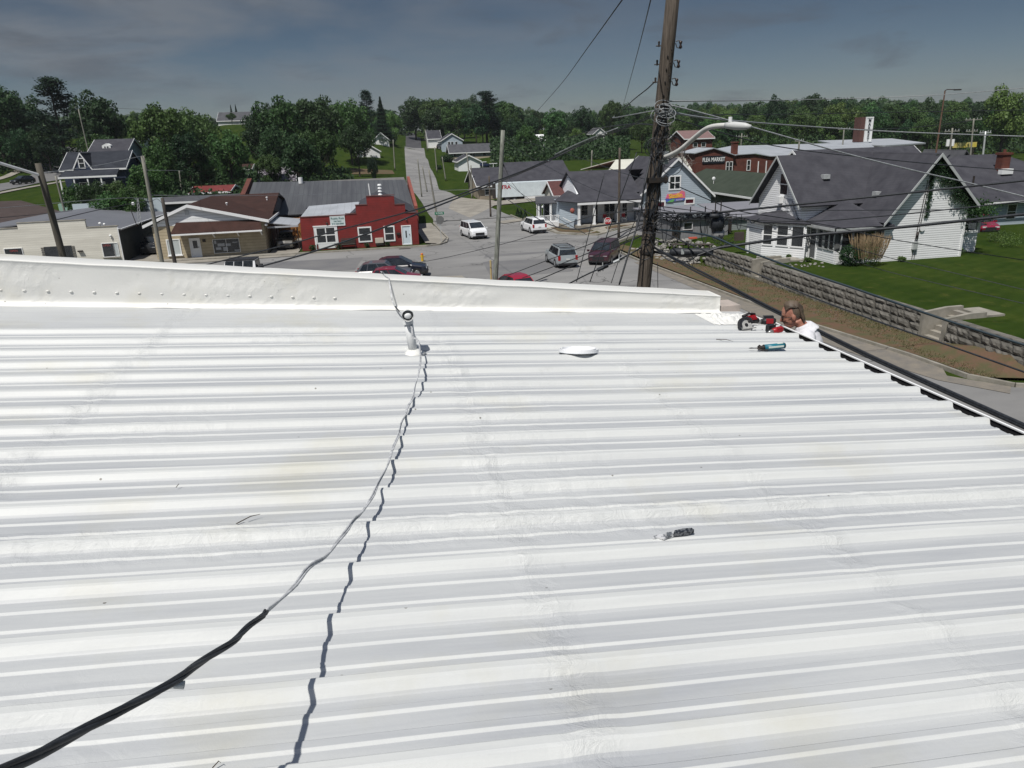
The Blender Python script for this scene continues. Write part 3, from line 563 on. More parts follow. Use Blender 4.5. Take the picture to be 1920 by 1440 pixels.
def smoothpath(P, k=4):
    out = []
    for i in range(len(P) - 1):
        p0, p1, p2, p3 = P[max(i - 1, 0)], P[i], P[i + 1], P[min(i + 2, len(P) - 1)]
        for j in range(k):
            u = j / k; out.append(.5 * ((2 * p1) + (p2 - p0) * u + (2 * p0 - 5 * p1 + 4 * p2 - p3) * u * u + (3 * p1 - p0 - 3 * p2 + p3) * u ** 3))
    out.append(P[-1]); return out
def keepup(P, e):
    q = []
    for p in P:
        p = p.copy()
        if p.y < pary(p.x) - .02: p.z = max(p.z, roof_z(p.x) + .036 + e)
        q.append(p)
    return q
A = smoothpath([P3(p) for p in pts], 5)
for p in A:
    if p.y > 6.6 and p.y < 7.45: p.z = max(p.z, partop(p.x) + .012) if p.y > pary(p.x) - .03 else p.z
    if 5.0 < p.y < 6.9: p.z = max(p.z, roof_z(p.x) + .10 * (p.y < 5.6) + .045)
B = smoothpath([P3(p) for p in pts2], 5)
C = thing('overhead_cable', 'twisted service cable painted white then black running over the white roof', 'cable', A[0])
off = lambda P, s, ph: [p + Vector((s * math.cos(i * .28 + ph), s * math.sin(i * .28 + ph) * .5, s * math.sin(i * .28 + ph))) for i, p in enumerate(P)]
m = MB()
wig = lambda P, k: [p + Vector((k * nz(i * .23, 3.1), k * .6 * nz(i * .23, 7.7), k * nz(i * .19, 11.3))) for i, p in enumerate(P)]
A = wig(A, .022)
for ph in (0, 3.14): m.tube(keepup(off(A, .0036, ph), .0), .0040, 6)
part('white_length', m, mat('painted_cable', (.58, .59, .60), .5, (.30, .31, .32), 25, .5), C, smooth=True)
m = MB(); n = len(B); B = [A[-1]] + wig(B, .004)[1:]
for ph in (0, 2.1, 4.2): m.tube(off(B, .0042, ph * 1.0), [(.0040 + .0022 * i / n) for i in range(n)], 8)
part('black_length', m, M_blackrub, C, smooth=True)
q = P3((330, 1278, 1.755)); m = MB(); m.tube([q + Vector((-.012, 0, -.006)), q + Vector((.012, .006, -.016))], [.008, .009], 10); part('clamp', m, M_galv, C, smooth=True)
m = MB(); q = A[4]; m.tube([A[3], A[5]], .0085, 8); part('tape', m, M_blackrub, C); m = MB(); m.tube([A[12], A[14]], .0065, 8); part('tape', m, M_blackrub, C)
# ---------------------------------------------------------------- bucket lid
c = rp(1085, 657, .04); t = thing('bucket_lid', 'white plastic bucket lid lying upturned across the roof ribs', 'lid', c)
m = MB(); rot = Matrix.Rotation(-.16, 4, 'X') @ Matrix.Rotation(.06, 4, 'Y')
def lathe(mb, prof, n, T, mi=0):
    k = len(prof); vs = [T @ Vector((r * math.cos(2 * math.pi * i / n), r * math.sin(2 * math.pi * i / n), z)) for i in range(n) for r, z in prof]
    mb.add(vs, [(i * k + j, ((i + 1) % n) * k + j, ((i + 1) % n) * k + j + 1, i * k + j + 1) for i in range(n) for j in range(k - 1)], mi)
T = Matrix.Translation(c) @ rot
lathe(m, [(.0, .0), (.125, 0), (.128, .004), (.130, .018), (.134, .019), (.136, .0), (.145, -.002), (.147, .012), (.151, .012), (.152, -.012), (.146, -.013)], 40, T)
part('disc', m, mat('white_plastic', (.80, .81, .82), .35), t, smooth=False)
m = MB(); lathe(m, [(.151, -.004), (.155, -.006), (.155, -.010), (.151, -.012)], 40, T); part('rim_bead', m, mat('clear_plastic', (.6, .62, .64), .25), t)
# ---------------------------------------------------------------- tools by the eave
M_tred = mat('tool_red', (.30, .012, .018), .4); M_tblk = mat('tool_black', (.018, .018, .02), .5); M_steel = mat('bare_steel', (.42, .42, .40), .35, (.3, .3, .29), 20, .5, metal=.7)
c = rp(1408, 607, .055); t = thing('circular_saw', 'red and black cordless metal saw with round blade under a black guard', 'saw', c, rz=.18)
T = Matrix.Rotation(math.radians(58), 4, 'X')
m = MB(); lathe(m, [(0, .006), (.064, .005), (.067, 0), (.064, -.004), (0, -.004)], 28, Matrix.Translation((-.07, -.02, 0)) @ T); part('blade', m, mat('worn_blade', (.42, .42, .40), .55, (.28, .28, .27), 30, .5), t, local=True)
m = MB(); lathe(m, [(0, .012), (.016, .011), (.018, .006)], 14, Matrix.Translation((-.07, -.02, 0)) @ T); part('hub', m, M_tblk, t, local=True)
m = MB(); pr = []
for i in range(15):
    a = math.radians(10 + 185 * i / 14); pr.append(((.078 * math.cos(a)), (.078 * math.sin(a))))
pr2 = [(p[0] * .9, p[1] * .9) for p in pr][::-1]; TT = Matrix.Translation((-.07, -.02, 0)) @ T
k = len(pr)
for z0, z1 in ((-.02, .02),):
    vs = [TT @ Vector((p[0], p[1], z)) for z in (z0, z1) for p in pr] + [TT @ Vector((p[0] * .72, p[1] * .72, z)) for z in (z0, z1) for p in pr]
    fs = [(i, i + 1, k + i + 1, k + i) for i in range(k - 1)] + [(2 * k + i, k * 3 + i, k * 3 + i + 1, 2 * k + i + 1) for i in range(k - 1)] + [(k + i, k + i + 1, 3 * k + i + 1, 3 * k + i) for i in range(k - 1)] + [(i, 2 * k + i, 2 * k + i + 1, i + 1) for i in range(k - 1)]
    m.add(vs, fs)
part('blade_guard', m, M_tblk, t, local=True)
m = MB(); m.tube([(-.045, .01, .02), (.03, .02, .03), (.09, .025, .012)], [.030, .036, .028], 12); part('motor_housing', m, M_tblk, t, smooth=True, local=True)
m = MB(); m.box(-.02, .065, .012, .05, .045, .068); m.box(.0, .05, -.02, .012, .04, .062); part('red_shell', m, M_tred, t, local=True)
m = MB(); m.tube([(-.075, .03, .072), (.0, .04, .088), (.075, .05, .070)], [.013, .012, .013], 10); part('handle', m, M_tblk, t, smooth=True, local=True)
m = MB(); m.box(-.13, .02, -.055, -.045, -.03, -.025); m.tube([(-.04, .02, .055), (-.01, -.0, .03)], .008, 8); part('shoe', m, M_steel, t, local=True)
def drill(px, py, name, label, rz, sc, colr, group=None):
    c = rp(px, py, .05); t = thing(name, label, 'drill', c, group, rz=rz); t.scale = (sc,) * 3
    m = MB(); m.tube([(-.055, 0, .0), (0, 0, .004), (.07, 0, .006), (.09, 0, .004)], [.026, .034, .035, .024], 14); part('motor_housing', m, colr, t, smooth=True, local=True)
    m = MB(); m.tube([(-.115, 0, -.004), (-.09, 0, -.002), (-.055, 0, 0)], [.010, .02, .024], 12); m.tube([(-.15, 0, -.01), (-.115, 0, -.004)], .004, 8); part('chuck', m, M_steel if sc < 1 else M_tblk, t, smooth=True, local=True)
    m = MB(); m.tube([(.03, .0, .0), (.045, .055, -.004), (.05, .10, -.006)], [.021, .019, .022], 10); part('grip', m, M_tblk, t, smooth=True, local=True)
    m = MB(); m.box(.0, .10, .095, .145, -.036, .030); part('battery', m, M_tblk, t, local=True)
    m = MB(); m.box(-.01, .06, -.038, -.008, -.012, .034); part('side_panel', m, M_tred, t, local=True); return t
drill(1437, 603, 'cordless_drill', 'black cordless drill with battery up, lying between saw and worker', -.25, .92, M_tblk)
drill(1455, 620, 'impact_driver', 'small red driver with grey nose, nearest to the worker at the eave', .30, .85, M_tred)
c = rp(1448, 650, .04); t = thing('caulking_tube', 'teal sealant tube in a black caulking gun on the roof', 'sealant tube', c, rz=.02)
m = MB(); m.cyl((-.075, 0, .0), (.105, 0, 0), .024, n=18); part('tube_body', m, mat('teal_label', (.012, .13, .19), .4, (.02, .17, .22), 20), t, smooth=True, local=True)
m = MB(); m.cyl((.1051, 0, 0), (.112, 0, 0), .025, .022, 18); m.cyl((-.078, 0, 0), (-.0755, 0, 0), .0245, n=18); part('end_cap', m, M_tblk, t, local=True)
m = MB(); m.box(-.045, .09, -.0255, -.02, -.004, .010); m.box(.04, .09, -.012, .006, .022, .0252); part('label', m, mat('label_white', (.6, .66, .6), .5), t, local=True)
m = MB(); m.tube([(-.12, 0, .0), (-.078, 0, 0)], [.012, .02], 10); m.tube([(-.20, .01, .002), (-.12, 0, 0)], [.0025, .004], 8); m.tube([(-.13, .0, .01), (-.10, .03, .012), (-.08, .045, .0)], .006, 6)
m.tube([(-.14, -.01, 0), (-.11, -.035, -.01), (-.06, -.04, -.012)], .006, 6); m.tube([(-.08, .028, 0), (.10, .028, 0)], .003, 6); part('gun_frame', m, M_iron, t, local=True)
m = MB(); m.tube([(-.205, .014, .002), (-.185, .012, .002), (-.16, .009, .001)], [.001, .006, .003], 8); part('nozzle_tip', m, M_steel, t, local=True)
# ---------------------------------------------------------------- paint-spattered snips lying in the middle of the roof
c = rp(1262, 1003, .012); t = thing('tin_snips', 'black handled metal snips half covered with white coating on the roof', 'snips', c, rz=.10)
m = MB(); m.prism([(-.004, -.010), (.012, .010), (.055, .012), (.088, .004), (.090, -.012), (.05, -.014), (.02, -.012)], 'Z', -.004, .014); part('handle', m, mat('spattered_black', (.012, .015, .02), .45, (.20, .21, .22), 90, .3, soft=.05), t, local=True)
m = MB(); m.prism([(-.03, -.014), (-.005, -.012), (.0, .010), (-.02, .014), (-.032, .004)], 'Z', -.003, .010); part('pivot', m, mat('spattered_grey', (.10, .11, .12), .5, (.62, .63, .63), 45, .5, soft=.04), t, local=True)
m = MB(); m.prism([(-.095, -.004), (-.07, -.004), (-.05, -.018), (-.03, -.014), (-.032, .012), (-.06, .016), (-.085, .010)], 'Z', -.003, .006); part('blade', m, mat('spattered_steel', (.20, .21, .22), .4, (.7, .7, .7), 40, .5, metal=.3, soft=.04), t, local=True)
# ---------------------------------------------------------------- twigs
def twig(px, py, px2, py2, r, label):
    a, b_ = rp(px, py, .012), rp(px2, py2, .02); m = MB(); mid = a.lerp(b_, .55) + Vector((.004, .006, .006)); m.tube([a, mid, b_], [r, r * .9, r * .4], 6)
    solo('twig', m, M_bark, label, 'twig')
twig(443, 982, 488, 964, .0022, 'long thin brown twig lying on the roof left of the cable')
twig(1343, 636, 1375, 640, .003, 'short dark stick lying on the roof left of the sealant tube')
twig(330, 914, 336, 908, .0015, 'tiny dark splinter on the roof at left of the long twig')
twig(398, 1440, 414, 1430, .0015, 'small dark splinter on the roof at the bottom edge below the black cable')
# ================================================================== buildings west of the hill road
FW = 80.5
t = thing('brick_shop', 'long cream painted brick shop with stepped front parapet', 'building', (-33, FW + 10, 0))
m = MB(); m.prism([(-46, -.3), (-25.3, -.3), (-25.3, 3.62), (-28.1, 3.66), (-28.1, 4.38), (-34.25, 4.44), (-34.25, 3.92), (-46, 4.0)], 'Y', FW, FW + .3); part('front_wall', m, M_cream, t)
m = MB(); m.box(-46, -25.42, FW + .3, 100.0, -.3, 3.1); part('wall', m, M_dkwall, t)
m = MB(); m.slab([(-25.0, FW + .28, 3.25), (-25.0, 100.2, 3.25), (-33, 100.2, 4.35), (-33, FW + .28, 4.35)], .12); m.slab([(-33, FW + .28, 4.35), (-33, 100.2, 4.35), (-45.9, 100.2, 3.3), (-45.9, FW + .28, 3.3)], .12); part('roof', m, M_metalg, t)
m = MB(); m.box(-36, -31.2, 100.2, 100.5, 2, 4.75); m.box(-31.2, -25.6, 100.2, 100.5, 2, 5.05); part('rear_parapet', m, mat('pale_blue_wall', (.45, .52, .55), .7), t)
m = MB(); m.box(-34.3, -28.05, FW - .05, FW + .34, 4.39, 4.45); m.box(-28.1, -25.2, FW - .05, FW + .34, 3.63, 3.70); m.box(-46, -34.3, FW - .05, FW + .34, 3.93, 3.99); part('coping', m, M_kerb, t)
m = MB(); m.box(-25.28, -25.2, FW - .02, FW + .1, .1, 3.55); m.tube([(-25.2, FW, 3.4), (-25.0, FW + .3, 3.3), (-25.0, 100, 3.2)], .07, 6); part('downpipe', m, M_trim, t)
w = win(t, 'Y', FW, -26.98, -25.95, .68, 1.98, fr=.06, nz=1); win(t, 'Y', FW, -25.9, -25.55, .68, 1.98, fr=.04, mp=M_blind, nz=1)
M_redsign = mat('dull_red_lettering', (.30, .07, .07), .6)
text('lettering', 'OPEN', .28, (-26.55, FW - .03, 1.78), FY, M_redsign, w)
m = MB(); m.box(-27.1, -25.45, FW - .12, FW, .52, .62); part('sill', m, M_kerb, t)
w = win(t, 'Y', FW, -35.9, -34.35, .3, 1.98, fr=.06, nz=1); text('lettering', 'OPEN', .28, (-35.1, FW - .03, 1.75), FY, M_redsign, w)
m = MB(); m.box(-32.35, -29.8, FW - .03, FW + .02, 0, 1.98); m2 = part('entrance', m, M_glass, t)
m = MB()
for k in range(9):
    m.box(-32.62, -32.35, FW - .06, FW, .05 + k * .22, .17 + k * .22); m.box(-29.8, -29.55, FW - .06, FW, .05 + k * .22, .17 + k * .22)
part('quoins', m, M_stone, t); m = MB(); m.box(-31.9, -30.6, FW - .06, FW - .02, 0, .55); part('lower_panel', m, M_galv, t)
m = MB(); m.box(-29.3, -28.85, FW - .22, FW, 1.32, 1.45); part('wall_lamp', m, M_iron, t)
m = MB(); m.ball((-26.0, FW - .1, 2.75), (.12, .12, .1)); m.tube([(-26, FW, 2.7), (-26, FW - .15, 2.5)], .04, 6); part('wall_lamp', m, M_trim, t)
m = MB(); m.ball((-26.9, FW + .4, 3.95), (.14, .14, .12)); m.tube([(-26.9, FW + .5, 3.5), (-26.9, FW + .45, 3.95)], .04, 6); m.ball((-26.5, FW + .4, 3.85), (.12, .12, .12)); part('roof_flood_light', m, M_trim, t)
# roof-top antenna tower and dish
t = thing('antenna_mast', 'thin lattice antenna mast with small dish on grey roof', 'antenna', (-24.9, 86, 3.2))
m = MB(); p = aty(262, 418, 86.); q = aty(258, 372, 86.)
for dx in (-.18, .18): m.tube([(p.x + dx, 86, 3.2), (q.x + dx * .3, 86, q.z)], .03, 5)
for k in range(7): u = k / 7; m.tube([(p.x + (q.x - p.x) * u - .17 * (1 - .7 * u), 86, 3.2 + (q.z - 3.2) * u), (p.x + (q.x - p.x) * (u + .14) + .17 * (1 - .7 * u), 86, 3.2 + (q.z - 3.2) * (u + .14))], .02, 4)
part('mast', m, M_galv, t); m = MB(); m.ball((q.x - .5, 85.8, q.z - .5), (.17, .07, .17)); part('dish', m, M_trim, t)
p = aty(257, 424, 84.); m = MB(); m.tube([(p.x, 84, 3.2), (p.x - .3, 84, 4.9)], .04, 5); m.tube([(p.x - .3, 84, 4.9), (p.x + .1, 84, 4.6)], .03, 5); solo('antenna_mast', m, M_iron, 'short dark bent pole on the grey roof left of the lattice mast', 'antenna')
# brown roofed building far left
t = thing('brown_roof_shop', 'low building with broad brown shingle roof behind cream brick shop', 'building', (-55, 100, 0))
m = MB(); m.prism([(-80, 82.5), (-36.6, 82.5), (-36.0, 97), (-55, 128), (-80, 128)], 'Z', -.3, 3.3); part('wall', m, M_tanside, t)
m = MB(); A1, A2, A3, A4, A5, PK = (-82, 81.9, 3.2), (-35.6, 81.9, 3.2), (-34.7, 97.4, 3.6), (-53.9, 130, 3.9), (-82, 130, 3.6), (-58, 102, 5.6)
for a, b_ in ((A1, A2), (A2, A3), (A3, A4), (A4, A5), (A5, A1)): m.slab([a, b_, PK], .15)
part('roof', m, M_shtaupe, t)
m = MB(); m.box(-46, -36.3, FW + 2, FW + 2.3, 0, 3.3); part('white_annex', m, M_trim, t)
solo('utility_cabinet', MB().box(-42, -38.2, 112, 114, tz(-40, 113), tz(-40, 113) + 1.8).box(-41, -40.4, 111.7, 112, tz(-40, 113), tz(-40, 113) + 1.6), mat('mint_green', (.30, .46, .38), .6), 'mint green metal container beside the grass behind the cream shop', 'container')
# brown gabled building
GY0 = 81.
t = thing('brick_store', 'tan block store with brown shingle roof, white gable and long awning', 'building', (-17, 90, 0))
m = MB(); m.prism([(-22.15, -.3), (-11.25, -.3), (-11.25, 3.3), (-18.4, 3.3), (-22.15, 3.3)], 'Y', GY0, 86); part('front_wall', m, M_tan, t)
m = MB(); m.box(-22.0, -11.2, 86, 94, -.3, 3.3); m.box(-18.3, -11.2, 94, 104, -.3, 3.3); m.prism([(86, 3.3), (104, 3.3), (95, 5.0)], 'X', -18.3, -11.2); part('wall', m, M_greywall, t)
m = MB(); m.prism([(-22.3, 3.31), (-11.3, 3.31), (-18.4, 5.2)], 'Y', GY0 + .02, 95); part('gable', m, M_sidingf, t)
m = MB(); zz = 5.36
m.slab([(-18.4, 80.72, zz), (-18.4, 95, zz), (-22.9, 95, 3.5), (-22.9, 80.72, 3.5)], .14); m.slab([(-18.4, 80.72, zz), (-18.4, 95, zz), (-10.7, 90.6, 3.45), (-10.7, 80.72, 3.45)], .14)
m.slab([(-18.5, 95, 5.3), (-10.9, 95, 5.3), (-10.9, 85.6, 3.42), (-18.5, 85.6, 3.42)], .14); m.slab([(-18.5, 95, 5.3), (-10.9, 95, 5.3), (-10.9, 104.6, 3.42), (-18.5, 104.6, 3.42)], .14); part('roof', m, M_shbrown, t)
m = MB()
for a, b_ in (((-18.4, zz + .03), (-22.95, 3.53)), ((-18.4, zz + .03), (-10.65, 3.48))):
    m.add([(a[0], 80.64, a[1]), (b_[0], 80.64, b_[1]), (b_[0], 80.64, b_[1] - .3), (a[0], 80.64, a[1] - .3), (a[0], 80.71, a[1]), (b_[0], 80.71, b_[1]), (b_[0], 80.71, b_[1] - .3), (a[0], 80.71, a[1] - .3)], [(0, 1, 2, 3), (7, 6, 5, 4), (0, 4, 5, 1), (1, 5, 6, 2), (2, 6, 7, 3), (3, 7, 4, 0)])
m.box(-10.69, -10.62, 80.71, 90.4, 3.22, 3.44); part('fascia', m, M_trim, t)
m = MB(); m.slab([(-19.75, GY0, 3.62), (-11.5, GY0, 3.52), (-11.3, GY0 - 1.35, 2.58), (-20.2, GY0 - 1.35, 2.66)], .12); a = part('awning', m, M_shbrown, t)
m = MB(); m.box(-20.2, -11.3, GY0 - 1.42, GY0 - 1.352, 2.45, 2.6); part('awning_fascia', m, M_trim, a)
for x in (-16.3, -13.9, -11.6):
    m = MB(); m.prism([(GY0, 1.9), (GY0 - 1.2, 2.5), (GY0 - 1.2, 2.58), (GY0, 2.1)], 'X', x, x + .1); part('awning_bracket', m, M_trim, a)
door(t, 'Y', GY0, -18.72, -17.85, .05, 1.9, md=M_trim, glass=(-18.5, -18.07, .95, 1.72))
w = win(t, 'Y', GY0, -20.95, -19.8, .45, 1.9, fr=.1, mp=M_blind, nu=1, nz=1); m = MB(); m.box(-21.1, -19.6, GY0 - .18, GY0, .28, .36); part('sill', m, M_trim, w)
w = win(t, 'Y', GY0, -16.5, -13.95, .35, 1.7, fr=.05, nu=2, nz=1)
m = MB()
for (x, z, a, b_) in ((-16.4, 1.25, .2, .35), (-16.1, 1.0, .7, .3), (-15.3, 1.0, .5, .25), (-16.3, .65, .5, .25), (-15.6, .5, .45, .4), (-14.5, .45, .5, .12), (-14.6, 1.3, .5, .08)): m.box(x, x + a, GY0 - .03, GY0 - .02, z, z + b_)
part('posters', m, mat('faded_paper', (.38, .40, .42), .7), w)
m = MB(); m.box(-17.5, -17.2, GY0 - .12, GY0, 1.55, 1.8); part('wall_lamp', m, M_iron, t)
m = MB(); m.box(-18.75, -18.35, GY0 - .06, GY0 + .02, 4.35, 4.75); part('gable_vent', m, M_galv, t)
for x, y, z in ((-15.7, 87.2, 4.6), (-12.0, 92, 4.7)):
    m = MB(); m.cyl((x, y, z - .2), (x, y, z + .3), .07, n=8); m.ball((x, y, z + .3), (.13, .13, .08)); part('roof_vent', m, M_trim, t)
m = MB(); m.ball((-11.0, GY0 - .1, 2.95), (.16, .12, .14)); part('wall_lamp', m, M_trim, t)
# carport between tan store and red building
t = thing('carport', 'small white metal carport between the tan store and the red building', 'carport', (-9.6, 84, 0))
m = MB(); m.slab([(-11.1, 82.2, 3.05), (-7.95, 82.2, 2.62), (-7.95, 89, 2.62), (-11.1, 89, 3.05)], .08); m.box(-11.1, -7.9, 82.14, 82.2, 2.44, 2.62); part('roof', m, M_metall, t)
for x, y in ((-8.05, 82.3), (-8.05, 88.9), (-11.0, 88.9)):
    m = MB(); m.cyl((x, y, -.1), (x, y, 2.6), .05, n=6); part('post', m, M_iron, t)
# woodpile behind
m = MB()
for i in range(70):
    x = -11.2 + R.random() * 3.6; z = .1 + R.random() * 2.3; m.cyl((x, 92.0 + R.random() * .2, z), (x, 92.8, z + R.random() * .1), .07 + R.random() * .06, n=6)
m.box(-11.2, -7.6, 92.4, 93, 0, 2.4); solo('woodpile', m, mat('cut_wood', (.36, .17, .05), .8, (.20, .09, .03), 3, .5), 'orange brown pile of stacked firewood behind the carport', 'woodpile')
# red building
RY = 81.3
t = thing('red_storefront', 'red painted brick storefront with stepped parapet and white trimmed windows', 'building', (-1.5, 88, 0))
st = [(-7.7, -.3), (4.72, -.3), (4.72, 3.30), (3.5, 3.34), (3.5, 4.26), (2.42, 4.28), (2.42, 5.18), (-.5, 5.28), (-.5, 4.40), (-1.72, 4.42), (-1.72, 3.56), (-2.85, 3.52), (-2.9, 3.42), (-7.55, 3.46)]
m = MB(); m.prism(st, 'Y', RY, RY + .3); part('front_wall', m, M_red, t)
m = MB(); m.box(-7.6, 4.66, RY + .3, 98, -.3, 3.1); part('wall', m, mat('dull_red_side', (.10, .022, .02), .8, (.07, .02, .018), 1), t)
m = MB(); m.slab([(-7.7, RY + .28, 3.28), (-1.72, RY + .28, 3.34), (-1.4, 90.5, 4.1), (-7.2, 90.5, 3.9)], .1); part('metal_roof', m, M_metall, t)
m = MB(); m.slab([(1.0, RY + .28, 5.0), (1.0, 96, 5.0), (4.95, 97, 3.0), (4.95, RY + .28, 3.0)], .12); m.slab([(1.0, RY + .28, 5.0), (1.0, 96, 5.0), (-2.4, 94, 3.5), (-2.4, RY + .28, 3.5)], .12); m.slab([(-2.3, 90.4, 3.6), (-2.3, 98, 3.6), (-7.6, 98, 3.3), (-7.6, 90.4, 3.7)], .12); part('roof', m, M_shgrey, t)
m = MB()
for (a, b_) in zip(st[2:], st[3:]):
    if abs(a[0] - b_[0]) > .5:
        m = MB(); m.box(b_[0] - .04, a[0] + .04, RY - .05, RY + .34, max(a[1], b_[1]) + .002, max(a[1], b_[1]) + .07); part('coping', m, mat('dark_red_coping', (.12, .05, .045), .7), t)
0 and part('coping', m, mat('dark_red_coping', (.12, .05, .045), .7), t)
w = win(t, 'Y', RY, -6.0, -4.15, .75, 2.25, fr=.16, nu=2, nz=2); m = MB(); m.box(-6.0, -4.15, RY - .05, RY, .12, .6); part('lower_panel', m, M_trim, w)
m = MB(); m.box(-6.35, -3.8, RY - .1, RY, 2.4, 2.52); m.box(-6.3, -6.16, RY - .06, RY, 0, 2.4); m.box(-4.0, -3.86, RY - .06, RY, 0, 2.4); part('door_surround', m, M_trim, w)
win(t, 'Y', RY, -1.6, -.42, .66, 2.02, fr=.14, nz=2); win(t, 'Y', RY, 1.15, 2.05, .6, 1.98, fr=.14, nz=2)
m = MB(); m.box(.02, .9, RY - .28, RY, .38, .9); part('window_air_conditioner', m, mat('beige_metal', (.52, .47, .40), .5), t)
m = MB(); m.box(.05, .87, RY - .25, RY, .12, .37); part('unit_stand', m, M_iron, t)
door(t, 'Y', RY, 3.0, 3.86, .08, 1.98, md=mat('pale_blue_door', (.60, .68, .74), .5), glass=(3.32, 3.46, .75, 1.5))
sg = thing('wall_sign', 'white rectangular shop sign with teal script above double door of red building', 'sign', (-3.7, RY - .03, 2.95))
m = MB(); m.box(-4.45, -3.0, RY - .05, RY - .005, 2.46, 3.38); b_ = part('sign_board', m, mat('pale_sign', (.58, .66, .66), .5), sg)
m = MB(); m.box(-4.5, -2.95, RY - .06, RY - .004, 3.381, 3.43); m.box(-4.5, -4.451, RY - .06, RY - .004, 2.42, 3.38); m.box(-2.999, -2.95, RY - .06, RY - .004, 2.42, 3.38); m.box(-4.45, -3.0, RY - .06, RY - .004, 2.41, 2.459); part('sign_frame', m, M_trim, sg)
M_teal = mat('teal_ink', (.03, .13, .12), .6)
for i, (s, z, h) in enumerate((('Rustic Kuts', 3.18, .30), ('Hair Salon', 2.90, .19), ('812-620-0960', 2.62, .22))): text('lettering', s, h, (-3.72, RY - .06, z), FY, M_teal, sg, .003, bold=.004)
for x, z in ((-4.85, 2.72), (3.5, 2.75)):
    m = MB(); m.ball((x, RY - .12, z), (.10, .10, .12)); m.cyl((x, RY, z - .1), (x, RY - .12, z - .05), .03); part('wall_lamp', m, M_trim if x > 0 else M_iron, t)
m = MB(); m.box(2.35, 2.75, RY - .16, RY, 1.12, 1.34); part('mailbox', m, M_iron, t)
for z in (5.95, 5.62, 5.32):
    pass
m = MB(); m.tube([(-.05, 83, 5.0), (-.12, 83, 6.5)], .07, 6); part('flue_pipe', m, M_trim, t)
m = MB(); m.cyl((1.02, 83.4, 4.9), (1.02, 83.4, 6.4), .10, n=10)
for k in range(4): m.cyl((1.02, 83.4, 5.25 + k * .33), (1.02, 83.4, 5.40 + k * .33), .24, .17, 12)
part('louvred_flue', m, M_trim, t)
m = MB(); m.box(-2.6, -1.9, RY - .55, RY - .05, .35, .42)
t2 = thing('bench', 'dark slatted bench against the red wall left of the middle window', 'bench', (-2.9, RY - .35, .08))
m = MB()
for k in range(4): m.box(-3.6, -2.1, RY - .62 + k * .13, RY - .53 + k * .13, .45, .49)
part('seat', m, M_woodd, t2); m = MB()
for k in range(4): m.box(-3.6, -2.1, RY - .12, RY - .08, .55 + k * .14, .64 + k * .14)
part('backrest', m, M_woodd, t2)
for x in (-3.6, -2.15):
    m = MB(); m.box(x, x + .05, RY - .62, RY - .08, .08, .45); part('leg', m, M_iron, t2)
for i, (x, s, lab) in enumerate([(-6.6, .3, 'low green potted bush left of the double door of the red building'), (-3.85, .32, 'low green potted bush right of the double door of the red building'), (-.9, .2, 'small weedy plants under the middle window of the red building'), (1.3, .2, 'small weedy plants left of the right window of the red building')]):
    m = MB()
    for k in range(120):
        a = R.random() * 6.28; r = R.random() * s * 1.4; c = Vector((x + r * math.cos(a), RY - .3 + .2 * math.sin(a), .1 + R.random() * s * 1.5)); d1 = Vector((R.uniform(-1, 1), R.uniform(-1, 1), R.uniform(-1, 1))).normalized() * .07; d2 = d1.cross(Vector((R.uniform(-1, 1), R.uniform(-1, 1), R.uniform(-1, 1)))).normalized() * .07
        m.add([c - d1, c - d2, c + d1, c + d2], [(0, 1, 2, 3)])
    solo('plant', m, L_b, lab, 'plant')
# long dark metal roofed warehouse behind
t = thing('warehouse', 'long low warehouse with aged dark metal roof behind the red building', 'warehouse', (-5, 103, 0))
m = MB(); m.box(-15.6, 5.0, 94.8, 115, -.3, 2.7); m.prism([(94.8, 2.7), (115, 2.7), (112, 5.7)], 'X', -15.6, 5.0); part('wall', m, M_greywall, t)
m = MB(); m.slab([(-15.6, 94.2, 2.75), (5.2, 94.2, 2.60), (5.0, 107.5, 5.55), (-15.5, 107.5, 6.1)], .14); m.slab([(-15.5, 107.5, 6.1), (5.0, 107.5, 5.55), (5.0, 116, 3.4), (-15.5, 116, 3.6)], .14); part('roof', m, M_dkmetal, t)
m = MB(); m.prism([(94, -.3), (108, -.3), (108, 5.95), (94, 3.0)], 'X', 5.22, 5.6); part('firewall', m, mat('faded_red_brick', (.26, .075, .055), .8, (.18, .055, .042), 1.3), t)
m = MB(); m.prism([(94, -.3), (108, -.3), (108, 6.6), (94, 3.6)], 'X', -16.3, -15.7); part('firewall', m, M_brick, t)
m = MB(); m.cyl((-9.2, 106.6, 5.7), (-9.2, 106.6, 6.5), .3, n=10); part('roof_vent', m, M_trim, t)
# small roofs beyond
gable('shed_building', 'low grey shingled building behind the cream shop', -33, -16.5, 106, 117, 0, aty(350, 379, 106).z, aty(350, 370, 111.5).z, 'X', wm=M_greywall, rm=M_shlight)
gable('red_roof_shed', 'small shed with faded red metal roof in front of trees', ad(362, 362, 128).x, ad(430, 362, 128).x, 124.6, 133.5, .3, aty(390, 361, 124).z, aty(390, 350, 129).z, 'X', wm=mat('dull_red_wall', (.16, .035, .035), .8), rm=M_redmetal, ov=.6)
gable('mossy_roof_house', 'small house with pale mottled shingle roof in tree shade', ad(488, 335, 142).x, ad(552, 335, 142).x, 139, 149, 1.0, 4.1, 6.9, 'X', wm=M_greysid, rm=mat('mottled_shingles', (.24, .23, .25), .9, (.07, .06, .08), 1.5, .5, soft=.06))
